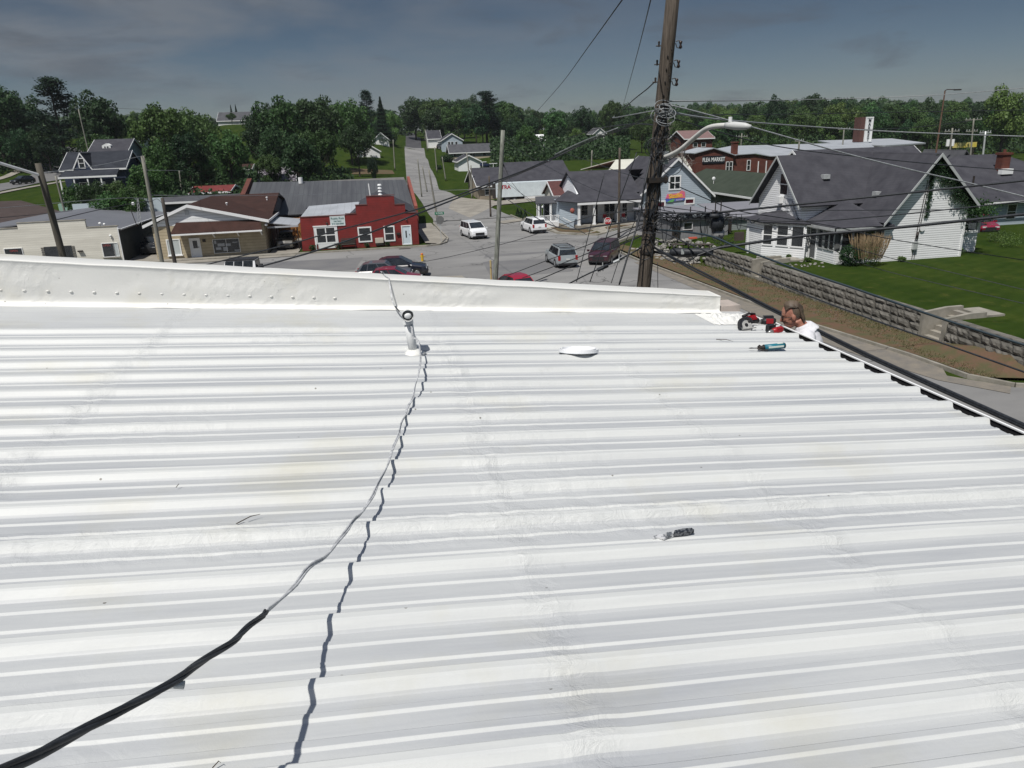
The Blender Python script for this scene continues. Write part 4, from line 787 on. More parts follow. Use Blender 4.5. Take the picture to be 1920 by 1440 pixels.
# blue house on the left hill
Pb = ad(180, 350, 150); zb = tz(Pb.x, Pb.y)
def Z_(px, py, Y): return aty(px, py, Y).z
BYY = 128.; xl, xr = aty(120, 330, BYY).x, aty(236, 330, BYY).x; zg = tz((xl + xr) / 2, BYY) - .2
zev = aty(150, 317, BYY).z; zrd = aty(150, 287, BYY + 4).z
t = gable('blue_house', 'dark blue two storey house with black roof and white trimmed gable', xl, xr, BYY, BYY + 9, zg, zev, zrd, 'X', wm=M_navy, rm=M_navyroof, ov=.4)
gx0, gx1, gxm = aty(141, 317, BYY).x, aty(173, 315, BYY).x, aty(152, 289, BYY).x; gz = aty(152, 288, BYY).z
m = MB(); m.prism([(gx0, zev - .5), (gx1, zev - .5), (gx1, zev), (gxm, gz), (gx0, zev)], 'Y', BYY - .6, BYY + 3); part('gable', m, M_navy, t)
m = MB(); e = .18
for a, b_ in (((gxm, gz + e), (gx0 - .2, zev + e - .2)), ((gxm, gz + e), (gx1 + .2, zev + e - .2))):
    m.add([(a[0], BYY - .7, a[1]), (b_[0], BYY - .7, b_[1]), (b_[0], BYY - .7, b_[1] - .3), (a[0], BYY - .7, a[1] - .3), (a[0], BYY - .62, a[1]), (b_[0], BYY - .62, b_[1]), (b_[0], BYY - .62, b_[1] - .3), (a[0], BYY - .62, a[1] - .3)], [(0, 1, 2, 3), (7, 6, 5, 4), (0, 4, 5, 1), (1, 5, 6, 2), (2, 6, 7, 3), (3, 7, 4, 0)])
part('gable_trim', m, M_trim, t)
m = MB(); m.slab([(gxm, BYY - .61, gz + .1), (gxm, BYY + 4, gz + .1), (gx0 - .1, BYY + 2, zev), (gx0 - .1, BYY - .61, zev)], .1); m.slab([(gxm, BYY - .61, gz + .1), (gxm, BYY + 4, gz + .1), (gx1 + .1, BYY + 2, zev), (gx1 + .1, BYY - .61, zev)], .1); part('gable_roof', m, M_navyroof, t)
win(t, 'Y', BYY - .6, gxm - .35, gxm + .35, zev + .2, zev + 1.5, fr=.12)
m = MB(); m.slab([(xl + .5, BYY - .6, zev - .15), (xr - .6, BYY - .6, zev - .15), (xr - .4, BYY - 3, zev - 1.0), (xl + .2, BYY - 3, zev - 1.0)], .12); p_ = part('porch_roof', m, M_navyroof, t)
m = MB(); m.box(xl + .2, xr - .4, BYY - 3.08, BYY - 3.0, zev - 1.25, zev - 1.0); part('porch_fascia', m, M_trim, p_)
for k in range(5):
    m = MB(); x = xl + .4 + (xr - xl - 1.2) * k / 4; m.box(x - .09, x + .09, BYY - 3, BYY - 2.82, zg, zev - 1.2); part('porch_post', m, M_trim, p_)
m = MB(); m.box(xl + .2, xr - .4, BYY - 3, BYY, zg - .5, zg + .5); part('porch_floor', m, M_galv, p_)
win(t, 'Y', BYY, xl + 2, xl + 3, zg + 1, zg + 2.6); win(t, 'Y', BYY, xl + 7, xl + 8, zg + 1, zg + 2.6); door(t, 'Y', BYY, xl + 4.7, xl + 5.6, zg + .5, zg + 2.6, md=M_trim)
x2, x3 = aty(173, 300, 141).x, aty(240, 300, 141).x
t = gable('grey_house', 'house with dark grey roof and white dormer behind the blue house', x2, x3, 141, 150, tz(x2 + 5, 141), aty(200, 284, 141).z, aty(200, 263, 146).z, 'X', wm=M_blue, rm=M_shgrey)
dx0, dx1 = aty(195, 283, 142.5).x, aty(211, 283, 142.5).x; zd = aty(203, 283, 142.5).z; zp = aty(203, 269, 142.5).z
m = MB(); m.prism([(dx0, zd - .6), (dx1, zd - .6), (dx1, zd + .9), ((dx0 + dx1) / 2, zp), (dx0, zd + .9)], 'Y', 141.9, 146); d_o = part('dormer', m, M_white, t)
win(d_o, 'Y', 141.9, dx0 + .35, (dx0 + dx1) / 2 - .1, zd, zd + .75, nz=1, fr=.05); win(d_o, 'Y', 141.9, (dx0 + dx1) / 2 + .1, dx1 - .35, zd, zd + .75, nz=1, fr=.05)
# ---- houses on the hill, built from where their ridge and eaves show
def hill_house(name, label, px0, px1, py_base, py_eave, py_ridge, D, ax='Y', wm=M_white, rm=M_shgrey, depth=8, group=None, wins=(), ov=.35):
    c = ad((px0 + px1) / 2, py_base, D); Y = c.y; a, b_ = aty(px0, py_eave, Y), aty(px1, py_eave, Y); ze = (a.z + b_.z) / 2
    zr = aty((px0 + px1) / 2, py_ridge, Y + (depth / 2 if ax == 'X' else 0)).z
    t = gable(name, label, a.x, b_.x, Y, Y + depth, min(c.z, tz(c.x, Y)), ze, zr, ax, wm=wm, rm=rm, group=group, ov=ov)
    for (u0, u1, v0, v1) in wins: w_ = b_.x - a.x; h_ = ze - c.z; win(t, 'Y', Y, a.x + u0 * w_, a.x + u1 * w_, c.z + v0 * h_, c.z + v1 * h_, fr=.07, nz=1)
    return t
hill_house('white_house', 'white house with large grey roof on the distant left hilltop', 408, 466, 234, 226, 211, 300, 'X', wm=M_white, rm=M_shlight, depth=12, wins=((.75, .82, .3, .8),))
hill_house('white_house', 'white gabled house left of the hill road, higher of the two', 700, 729, 277, 262, 249, 255, 'Y', rm=M_shlight, depth=12)
hill_house('white_house', 'white gabled house half hidden by a dark bush left of the hill road', 668, 712, 297, 284, 270, 215, 'Y', rm=M_shlight, depth=12, wins=((.3, .4, .3, .8),))
hill_house('white_house', 'small white house glimpsed through the trees behind the grey house', 243, 262, 274, 266, 258, 190, 'X', rm=M_shgrey)
hill_house('white_house', 'tiny white house with brown roof under the trees at centre left', 449, 470, 323, 317, 309, 165, 'X', rm=M_shbrown, depth=7)
t = hill_house('white_house', 'white house with porch gable and attached garage right of the hill road', 803, 826, 274, 260, 245, 268, 'X', depth=10)
hill_house('front_gable_house', 'white house front with grey gable over a porch beside the hill road', 828, 867, 277, 263, 251, 258, 'Y', wm=M_blue, rm=M_shgrey, depth=12, wins=((.3, .4, .2, .8), (.45, .55, .2, .8), (.65, .75, .2, .8)))
hill_house('white_house', 'long white house part hidden by trees right of the centre utility pole', 1000, 1022, 272, 264, 253, 250, 'X', rm=M_trim, depth=8)
hill_house('white_house', 'small pale house between tree crowns left of the big pole', 1113, 1136, 257, 250, 240, 290, 'Y', rm=M_shlight, depth=8)
# apartment block
Y = 232.; a, b_ = aty(845, 290, Y), aty(926, 288, Y); zb = min(tz(a.x, Y), tz(b_.x, Y)) - .3
t = gable('apartment_house', 'long two storey apartment house, grey above and tan below', a.x, b_.x, Y, Y + 9, zb, 6.75, 8.9, 'X', wm=M_greyboard, rm=M_shlight, ov=.5)
m = MB(); m.box(a.x - .02, b_.x + .02, Y - .06, Y - .004, 4.6, 5.3); part('tan_band', m, mat('tan_siding', (.42, .36, .27), .7), t)
m = MB(); m.box(a.x - .02, b_.x + .02, Y - .05, Y - .003, zb, 4.59); part('lower_wall', m, M_white, t)
for u in (.1, .3, .47, .53, .78): win(t, 'Y', Y, a.x + u * (b_.x - a.x) - .45, a.x + u * (b_.x - a.x) + .45, 5.5, 6.5, fr=.05, nz=1)
for u in (.55, .88): win(t, 'Y', Y - .05, a.x + u * (b_.x - a.x) - .5, a.x + u * (b_.x - a.x) + .5, 3.3, 4.1, fr=.05, nz=1)
# white garage on lawn
Y = 192.; a, b_ = aty(860, 319, Y), aty(900, 319, Y); zb = tz(a.x, Y); ze = aty(880, 302, Y).z; zr = aty(880, 291.5, Y).z
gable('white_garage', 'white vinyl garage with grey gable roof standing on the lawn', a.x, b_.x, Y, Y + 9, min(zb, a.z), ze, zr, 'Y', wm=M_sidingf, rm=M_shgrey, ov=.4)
# ================================================================== buildings east of the side street
def polywall(name, pts, z0, z1, mt, parent): m = MB(); m.prism(pts, 'Z', z0, z1); return part(name, m, mt, parent)
def cone_roof(m, pts, pk, t=.1):
    for a, b_ in zip(pts, pts[1:] + pts[:1]): m.slab([a, b_, pk], t)
# ---- shop with the painted banner
t = gable('gabled_shop', 'pale blue gabled shop with bright banner behind the big utility pole', 31.5, 40.9, 86, 99, .5, 3.35, 7.55, 'Y', wm=M_blue, rm=M_shgrey, ridge=36.35, ov=.35)
win(t, 'Y', 86, 35.5, 36.75, 4.15, 5.55, fr=.16, nu=2, nz=2)
M_mar = mat('maroon_pane', (.075, .012, .02), .3)
win(t, 'Y', 86, 33.9, 34.85, 2.0, 2.65, fr=.16, mp=M_mar, nz=1); win(t, 'Y', 86, 37.6, 38.6, 2.35, 2.8, fr=.16, mp=M_mar, nz=1)
sg = thing('banner', 'bright banner with yellow script on pink and blue below the gable window', 'banner', (36.1, 85.95, 2.8))
m = MB()
bm_ = mat('banner_print', (.62, .10, .28), .5, (.70, .22, .16), 1.1, .5)
m.prism([(35.0, 3.05), (35.2, 3.55), (36.6, 3.6), (37.05, 3.92), (37.45, 3.72), (37.5, 3.0)], 'Y', 85.90, 85.96); b_ = part('printed_panel', m, bm_, sg)
m = MB(); m.prism([(34.95, 3.02), (35.05, 2.62), (37.45, 2.75), (37.5, 2.998)], 'Y', 85.90, 85.96); part('blue_panel', m, mat('banner_blue', (.06, .14, .45), .5, (.12, .10, .40), 2, .5), sg)
m = MB(); m.prism([(35.15, 2.62), (35.9, 2.95), (36.2, 2.9), (35.9, 2.6)], 'Y', 85.885, 85.899); part('green_swoosh', m, mat('banner_green', (.12, .38, .12), .5), sg)
text('lettering', 'Sizzlin', .72, (36.25, 85.88, 3.32), (math.pi / 2, -.08, 0), mat('banner_yellow', (.80, .50, .04), .5), sg, .004, bold=.02)
text('lettering', 'summer', .27, (36.75, 85.88, 2.84), (math.pi / 2, -.04, 0), M_trim, sg, .003)
# ---- porch house joined to it
t = thing('porch_house', 'low white porch house with dark shingle roof beside the banner shop', 'house', (27, 88, .5))
m = MB(); m.box(24.3, 31.45, 87, 96, -.1, 3.7); m.prism([(87, 3.7), (96, 3.7), (91.2, 6.25)], 'X', 24.3, 31.45); part('wall', m, mat('porch_house_white', (.80, .82, .85), .7, lines=('Z', .2, (.5, .53, .56), .1)), t)
polywall('bay_wall', [(24.0, 84.9), (24.35, 87.2), (24.3, 92), (22.3, 92), (22.3, 88)], -.1, 3.2, M_blue, t)
m = MB(); m.slab([(24.0, 91.2, 6.45), (32, 91.2, 6.45), (32, 86.6, 3.95), (24.5, 86.6, 3.95)], .12); m.slab([(24.0, 91.2, 6.45), (34, 91.2, 6.45), (34, 96.5, 3.7), (24.0, 96.5, 3.7)], .12); part('roof', m, M_shgrey, t)
m = MB(); m.slab([(23.4, 84.2, 3.28), (31.5, 84.2, 3.34), (31.5, 86.62, 3.96), (24.5, 86.62, 3.96)], .12); m.slab([(23.4, 84.2, 3.28), (24.5, 86.62, 3.96), (24.2, 91.3, 4.2), (21.7, 88.2, 3.28)], .12); pr_ = part('porch_roof', m, M_shgrey, t)
m = MB(); m.box(23.5, 31.4, 84.22, 84.32, 2.95, 3.2); part('porch_beam', m, M_trim, pr_)
for x in (23.75, 25.6, 28.6, 31.2):
    m = MB(); m.box(x - .13, x + .13, 84.4, 84.66, .6, 3.0); m.box(x - .18, x + .18, 84.35, 84.71, .6, .75); part('porch_column', m, M_trim, t)
m = MB(); m.box(23.5, 31.4, 84.3, 87, -.1, .6); part('porch_floor', m, M_conc, t)
m = MB(); [m.box(24.6, 30.9, 84.3 - .3 * k, 84.62 - .3 * k, -.1, .6 - .15 * k) for k in range(1, 4)]; part('porch_steps', m, M_conc, t)
win(t, 'Y', 87, 24.75, 25.5, 1.5, 2.7, fr=.06); door(t, 'Y', 87, 26.2, 26.75, .62, 2.7, md=M_glass); win(t, 'Y', 87, 27.6, 28.9, .7, 2.75, fr=.08, nz=2, nu=2); win(t, 'Y', 87, 29.9, 30.45, .8, 2.7, fr=.08, nz=3)
m = MB(); m.ball((23.05, 84.9, 2.3), (.28, .28, .32)); solo('hanging_basket', m, mat('pink_flowers', (.50, .05, .10), .8, (.06, .12, .03), 9, .5), 'pink flower basket hanging at the left end of the porch', 'flower basket')
for i, x in enumerate((27.0, 29.35)):
    c = thing('porch_chair', ('white rocking chair on the porch left of the wide window', 'white rocking chair on the porch right of the wide window')[i], 'chair', (x, 85.6, .6), 'rocking chairs on the porch')
    m = MB(); m.box(x, x + .5, 85.3, 85.8, 1.0, 1.06); part('seat', m, M_trim, c); m = MB(); [m.box(x + .05 + .11 * k, x + .1 + .11 * k, 85.78, 85.82, 1.06, 1.65) for k in range(4)]; m.box(x, x + .5, 85.76, 85.84, 1.6, 1.7); part('backrest', m, M_trim, c)
    for dx in (0, .45):
        m = MB(); m.box(x + dx, x + dx + .05, 85.3, 85.35, .6, 1.25); m.box(x + dx, x + dx + .05, 85.75, 85.8, .6, 1.0); m.box(x + dx, x + dx + .05, 85.15, 85.95, .6, .64); part('leg', m, M_trim, c)
    m = MB(); m.box(x + .03, x + .47, 85.7, 85.76, 1.15, 1.6); part('cushion', m, mat('red_cushion', (.3, .03, .04), .8), c)
# brown roofed wing with its own small porch
a = aty(1030, 345, 95); b_ = aty(1078, 345, 95)
t = gable('brown_roof_cottage', 'small cottage wing with reddish brown roof and railed white porch', a.x + .3, 24.6, 93, 99, .5, 3.5, aty(1050, 341, 96).z, 'X', wm=mat('cottage_cream', (.60, .58, .50), .7, lines=('Z', .2, (.48, .46, .4), .1)), rm=mat('red_brown_shingles', (.105, .04, .038), .9, (.07, .03, .028), 3), ov=.35)
m = MB(); m.slab([(19.6, 89.2, 2.95), (23.4, 89.2, 2.95), (23.4, 93, 3.5), (20.4, 93, 3.5)], .12); part('porch_roof', m, M_shlight, t)
polywall('porch_floor', [(19.8, 88.2), (23, 88.2), (23, 93), (19.8, 93)], -.1, .75, M_trim, t)
for x in (20.0, 21.5, 23.0):
    m = MB(); m.box(x - .1, x + .1, 89.3, 89.5, .7, 2.9); part('porch_column', m, M_trim, t)
m = MB(); m.box(19.8, 22.2, 88.2, 88.26, 1.5, 1.58); m.box(19.8, 22.2, 88.2, 88.26, .85, .92)
for k in range(15): m.box(19.8 + k * .165, 19.86 + k * .165, 88.21, 88.25, .9, 1.52)
part('railing', m, M_trim, t); m = MB(); m.add([(22.2, 88.2, 1.58), (22.2, 88.26, 1.58), (23.3, 86.2, .9), (23.3, 86.14, .9), (22.2, 88.2, 1.48), (22.2, 88.26, 1.48), (23.3, 86.2, .8), (23.3, 86.14, .8)], [(0, 1, 2, 3), (7, 6, 5, 4), (0, 4, 5, 1), (1, 5, 6, 2), (2, 6, 7, 3), (3, 7, 4, 0)])
for k in range(6): u = k / 6; x, y, z = 22.2 + 1.1 * u, 88.2 - 2.0 * u, 1.5 - .7 * u; m.box(x, x + .05, y, y + .05, z - .75, z + .02)
part('stair_railing', m, M_trim, t)
m = MB(); [m.box(22.2 + .3 * k, 22.5 + .3 * k, 86.5, 88.1, 0, .6 - .17 * k) for k in range(3)]; part('stairs', m, M_conc, t)
win(t, 'Y', 93, 20.6, 21.1, .9, 2.8, fr=.06, nz=1); door(t, 'Y', 93, 21.5, 22.2, .78, 2.8, md=M_glass)
# ---- grey shed in front of the shop
t = thing('grey_workshop', 'plain grey flat roofed workshop in front of the banner shop', 'outbuilding', (31.5, 72, .8))
polywall('wall', [(28.2, 67.4), (34.3, 68.0), (34.3, 77.5), (28.2, 77.5)], .1, 2.62, M_greyboard, t)
m = MB(); m.slab([(28.0, 67.1, 2.75), (34.6, 67.7, 2.75), (34.6, 78, 2.95), (28.0, 78, 2.95)], .12); part('roof', m, M_lav, t)
m = MB(); m.box(29.0, 30.2, 67.42, 67.48, .8, 2.4)
m = MB(); m.prism([(34.6, .8), (35.5, .8), (35.5, 2.3), (35.2, 2.75), (34.6, 2.75)], 'Y', 69.6, 77); part('gap_shade_block', m, M_iron, t)  # solid dark block stands in for the shade of the opening
win(t, 'Y', 67.55, 29.4, 30.3, 1.7, 2.3, fr=.05, nz=1)
t = thing('siding_annex', 'low annex with grey green lap siding and pale roof beside workshop', 'outbuilding', (39, 73, .8))
m = MB(); m.box(35.9, 43, 71.2, 78, .1, 2.15); part('wall', m, M_greysid, t); m = MB(); m.slab([(35.6, 70.9, 2.2), (43.2, 70.9, 2.2), (43.2, 78.2, 3.0), (35.6, 78.2, 3.0)], .1); part('roof', m, M_lav, t)
# ---- green roofed hall
t = thing('green_roof_hall', 'broad hall with hipped dark green roof between shop and white house', 'building', (49, 95, .7))
m = MB(); m.box(45.3, 53.5, 83.5, 107.5, -.2, 2.9); part('wall', m, M_greywall, t)
m = MB(); E1, E2, E3, E4 = (44.6, 82.7, 2.95), (54.2, 82.7, 2.95), (54.2, 108.2, 2.95), (44.6, 108.2, 2.95); K1, K2 = (49.4, 87.5, 5.3), (49.4, 106, 5.3)
m.slab([E1, E2, K1], .1); m.slab([E2, E3, K2, K1], .1); m.slab([E3, E4, K2], .1); m.slab([E4, E1, K1, K2], .1); part('roof', m, M_green, t)
m = MB(); m.box(44.5, 44.6, 82.6, 108.2, 2.72, 2.94); m.box(44.5, 54.2, 82.55, 82.65, 2.72, 2.94); part('gutter', m, M_trim, t)
p = gp(1354, 358, 3.6); m = MB(); m.ball((46.2, 96.6, 4.4), (.25, .1, .25)); m.tube([(46.2, 96.6, 3.5), (46.2, 96.6, 4.3)], .04, 5); part('satellite_dish', m, M_trim, t)
m = MB(); m.tube([(45.25, 84.2, 2.8), (45.2, 84.2, .7)], .06, 6); part('downpipe', m, M_trim, t)
# ---- cream roofed shed and brick flea market
t = thing('cream_roof_building', 'brick building with broad cream metal roof behind the shop', 'building', (55, 122, .5))
x0, x1 = aty(1150, 308, 112).x, aty(1310, 310, 125).x
m = MB(); m.box(38.5, 52.2, 118, 133, -.2, 4.5); part('wall', m, M_brick, t)
m = MB(); m.slab([(37.6, 117.6, 4.7), (52.4, 117.6, 4.5), (54.5, 126, 6.4), (42.0, 126, 6.4)], .12); m.slab([(42.0, 126, 6.4), (54.5, 126, 6.4), (54.5, 134, 4.7), (38, 134, 4.7)], .12); part('roof', m, M_whiteroof, t)
t = thing('brick_market_hall', 'red brick market hall with low gable and pale metal roof', 'building', (72, 140, .5))
m = MB(); m.prism([(58.4, -.2), (65.8, -.2), (65.8, 6.15), (61.8, 7.45), (58.4, 6.75)], 'Y', 130, 136.8); part('wall', m, M_brick, t)
m = MB(); m.prism([(65.8, -.2), (95.5, -.2), (95.5, 5.4), (72.4, 5.6), (70.2, 6.2), (65.8, 6.1)], 'Y', 130.5, 140); part('rear_wall', m, M_brick, t)
m = MB(); m.slab([(61.8, 129.7, 7.62), (61.8, 137, 7.62), (66.2, 137, 6.2), (66.2, 129.7, 6.2)], .15); m.slab([(61.8, 129.7, 7.62), (61.8, 137, 7.62), (58.0, 137, 6.82), (58.0, 129.7, 6.82)], .15)
m.slab([(65.9, 130.2, 6.3), (70.2, 130.2, 6.4), (72.4, 130.2, 5.8), (122, 130.2, 5.5), (122, 168, 7.35), (66, 168, 7.35)], .15) if 0 else None
m.slab([(66.2, 130.2, 6.25), (70.2, 130.2, 6.35), (80, 160, 7.1), (72, 150, 6.9)], .12); m.slab([(70.2, 130.2, 6.35), (73.2, 130.2, 5.75), (84, 160, 7.0), (80, 160, 7.1)], .12); m.slab([(73.2, 130.2, 5.75), (96, 130.2, 5.6), (118, 165, 6.6), (84, 165, 7.0)], .12)
part('roof', m, M_metall, t)
m = MB(); m.prism([(66.0, 5.5), (66.9, 5.5), (66.9, 8.3), (66.0, 8.3)], 'Y', 130.6, 131.6); m.box(65.9, 67.0, 130.5, 131.7, 8.3, 8.5); part('chimney', m, M_brick, t)
for x, z0, z1 in ((68.9, 3.4, 5.1), (64.5, 3.4, 5.0), (65.1, 3.4, 5.0)): win(t, 'Y', 130.5 if x > 65.8 else 130, x, x + .55, z0, z1, fr=.1, nz=2)
for x in (71.0, 72.6): m = MB(); m.box(x, x + .12, 130.3, 130.5, 2.5, 4.9); part('wall_post', m, M_trim, t)
sg = thing('market_sign', 'black sign with white letters FLEA MARKET on the brick gable wall', 'sign', (61.9, 129.9, 4.9))
m = MB(); m.box(59.75, 64.1, 129.88, 129.97, 4.9, 6.2); part('sign_board', m, mat('sign_black', (.012, .014, .02), .5), sg); text('lettering', 'FLEA MARKET', .98, (61.92, 129.87, 5.54), FY, M_trim, sg, .005, sx=.72, bold=.02)
# MARKET tower
t = thing('sign_tower', 'tall white sign tower with vertical letters MARKET on the far roof', 'sign', (121, 170, 6.8))
p0, p1 = aty(1619, 262, 170), aty(1635, 219, 170)
x0 = 120.1; x1 = 122.1; zt = 12.35
m = MB(); m.box(x0, x1, 169.7, 169.9, 6.6, zt); part('sign_face', m, M_trim, t)
m = MB(); m.box(x0 - 1.2, x0 - .002, 169.95, 172.5, 6.6, zt); m.box(x0, x1, 169.9, 172.5, 6.6, zt - .02); part('tower_body', m, mat('rust_brown_metal', (.12, .055, .045), .7, (.08, .04, .035), 2), t)
m = MB(); m.box(x0 - .02, x0 + .18, 169.62, 169.698, 6.6, zt); m.box(x1 - .18, x1 + .02, 169.62, 169.698, 6.6, zt); m.box(x0 + .2, x1 - .2, 169.62, 169.698, zt - .3, zt); part('sign_border', m, M_white, t)
for i, ch in enumerate('MARKET'): text('lettering', ch, .98, ((x0 + x1) / 2, 169.6, zt - .85 - i * .88), FY, mat('sign_black', (.012, .014, .02), .5), t, .004, bold=.03)
t = thing('pale_roof_annex', 'flat building with pale metal roof and tan wall around the sign tower', 'building', (128, 168, 1))
m = MB(); m.prism([(113.5, 172), (118.2, 159.2), (131.5, 163.4), (139, 185), (118, 185)], 'Z', 0, 5.7); part('wall', m, M_tanside, t)
m = MB(); m.slab([(113, 172.5, 6.6), (118, 158.6, 5.9), (132, 163, 6.0), (140, 186, 6.8), (118, 186, 7.0)], .3); part('roof', m, M_metall, t)
# yellow sign
p = aty(1788, 268, 175); q = aty(1832, 268, 175)
t = thing('yellow_sign', 'long yellow roadside sign among the far trees on right', 'sign', ((p.x + q.x) / 2, 175, p.z - 4)); m = MB(); m.box(p.x, q.x, 175, 175.2, p.z - 1.25, p.z); part('sign_panel', m, mat('sign_yellow', (.62, .50, .06), .5, (.55, .5, .3), .5), t)
for x in (p.x + 1, q.x - 1): m = MB(); m.box(x, x + .2, 175.2, 175.4, 0, p.z - .2); part('post', m, M_iron, t)
# brick house beyond the bare tree
x0, x1 = aty(1285, 260, 195).x, aty(1336, 260, 195).x
t = gable('brick_house', 'brick house with pinkish roof seen beyond the bare tree', x0, x1, 195, 205, 1, aty(1310, 259, 195).z, aty(1310, 245, 200).z, 'X', wm=M_brick, rm=mat('pink_grey_shingles', (.20, .12, .115), .9, (.15, .1, .095), 2), ov=.5)
for u in (.3, .6): win(t, 'Y', 195, x0 + u * (x1 - x0), x0 + (u + .15) * (x1 - x0), aty(1310, 275, 195).z, aty(1310, 268, 195).z, nz=1)
# ---- long grey building with a lorry trailer in front
t = gable('long_grey_building', 'long tan building with dark grey shingle roof behind parked trailer', 18.8, 35.0, 131, 146, .1, 2.85, 5.4, 'X', wm=mat('tan_wall', (.30, .25, .19), .8), rm=M_shgrey, ov=.6)
m = MB(); m.slab([(24.5, 138.4, 6.3), (35.8, 138.4, 6.3), (35.8, 130.4, 2.95), (24.5, 130.4, 2.95)], .1); m.slab([(24.5, 138.4, 6.3), (35.8, 138.4, 6.3), (35.8, 147, 2.9), (24.5, 147, 2.9)], .1); part('upper_roof', m, M_shgrey, t)
for x in (19.8, 21.3): win(t, 'Y', 131, x, x + .8, 1.2, 2.3, fr=.08)
t = thing('trailer', 'long white box trailer with red lettering parked before grey building', 'trailer', (26, 125.5, .1))
m = MB(); m.box(20.5, 33.2, 124.6, 127.1, 1.15, 3.45); part('cargo_box', m, mat('trailer_white', (.66, .73, .76), .45, (.58, .64, .67), 1.2, .5), t)
m = MB(); m.box(20.42, 20.499, 124.6, 127.1, .9, 3.45); m.box(20.46, 20.6, 124.57, 124.6, .9, 3.45); part('rear_frame', m, M_iron, t); m = MB(); m.box(22, 33, 125.0, 126.7, .85, 1.149); part('chassis', m, M_iron, t)
m = MB(); m.box(25.5, 33.2, 124.56, 124.598, .45, 1.1); part('side_skirt', m, M_trim, t)
for x in (22.6, 23.8):
    for y in (124.66, 126.7):
        m = MB(); m.cyl((x, y, .5), (x, y + .35, .5), .5, n=18); w = part('wheel', m, M_blackrub, t); m = MB(); m.cyl((x, y - .03, .5), (x, y - .005, .5), .27, n=14); part('rim', m, M_trim, w)
text('lettering', 'XTRA', .85, (22.05, 124.59, 2.75), FY, mat('trailer_red', (.35, .015, .03), .5), t, .003, bold=.03)
# ================================================================== the white house on the raised lawn
H = thing('white_farmhouse', 'large white sided house with grey shingle roof on the raised lawn', 'house', (36, 52, 1.4)); LZ = 1.4
WX = 31.35
m = MB(); m.prism([(50.7, LZ - .5), (57.0, LZ - .5), (57.0, 5.35), (53.8, 8.5), (50.7, 5.35)], 'X', WX, 39); part('west_wall', m, M_siding, H)
m = MB(); m.prism([(35.65, LZ - .5), (42.1, LZ - .5), (42.1, 5.35), (39.0, 8.35), (35.65, 4.55)], 'Y', 46.9, 60); part('south_wall', m, M_siding, H)
m = MB(); RZ = 8.72
m.slab([(30.85, 53.8, RZ), (39.0, 53.8, RZ), (36.3, 50.2, 5.2), (30.85, 50.2, 5.2)], .13)
m.slab([(30.85, 53.8, RZ), (39.0, 53.8, RZ), (39.0, 57.6, 4.95), (30.85, 57.6, 4.95)], .13)
m.slab([(39.0, 46.4, RZ), (39.0, 60.5, RZ), (35.2, 60.5, 4.15), (35.2, 46.4, 4.15)], .13)
m.slab([(39.0, 46.4, RZ), (39.0, 60.5, RZ), (42.6, 60.5, 5.1), (42.6, 46.4, 5.1)], .13); part('roof', m, M_shgrey, H)
m = MB()
def barge(m, P0, P1, nrm, h=.2, d=.05):
    P0, P1, nrm = Vector(P0), Vector(P1), Vector(nrm) * d; dz = Vector((0, 0, h))
    m.add([P0, P1, P1 - dz, P0 - dz, P0 + nrm, P1 + nrm, P1 + nrm - dz, P0 + nrm - dz], [(0, 1, 2, 3), (7, 6, 5, 4), (0, 4, 5, 1), (1, 5, 6, 2), (2, 6, 7, 3), (3, 7, 4, 0)])
for a_ in (((30.84, 53.8, RZ), (30.84, 50.15, 5.15), (-1, 0, 0)), ((30.84, 53.8, RZ), (30.84, 57.6, 4.95), (-1, 0, 0)), ((39, 46.39, RZ), (35.15, 46.39, 4.1), (0, -1, 0)), ((39, 46.39, RZ), (42.65, 46.39, 5.05), (0, -1, 0), .26)): m = MB(); barge(m, *a_); part('barge_board', m, mat('grey_trim', (.40, .42, .42), .7), H)
for x in (33.9, 36.9):
    zz = RZ - (53.8 - 52.2) * .98 if x < 35 else None
    y = 52.1; z = RZ - (53.8 - y) * .978; m = MB()
    if x > 36: x = 36.6; y = 49.6; z = RZ - (39 - x) * 1.203
    m.box(x - .25, x + .25, y - .35, y + .1, z - .1, z + .22); part('roof_vent', m, M_galv, H)
w = win(H, 'X', WX, 52.75, 53.85, 5.85, 7.35, fr=.12, nz=2)
m = MB(); m.box(WX - .45, WX - .06, 53.1, 53.7, 5.2, 5.72); part('window_air_conditioner', m, M_trim, H)
m = MB(); m.box(WX - .06, WX + .02, 50.6, 57.1, 5.2, 5.32); part('frieze', m, M_trim, H) if 0 else None
B_ = [(31.45, 49.9), (30.05, 52.0), (29.45, 52.7), (29.45, 55.2), (31.4, 56.6)]
polywall('bay_wall', B_, LZ - .4, 4.0, M_siding, H)
m = MB(); cone_roof(m, [(31.5, 49.5, 3.98), (29.8, 51.8, 3.98), (29.1, 52.5, 3.98), (29.1, 55.4, 3.98), (31.35, 57, 3.98)], (31.36, 53.2, 4.75)); part('bay_roof', m, M_shgrey, H)
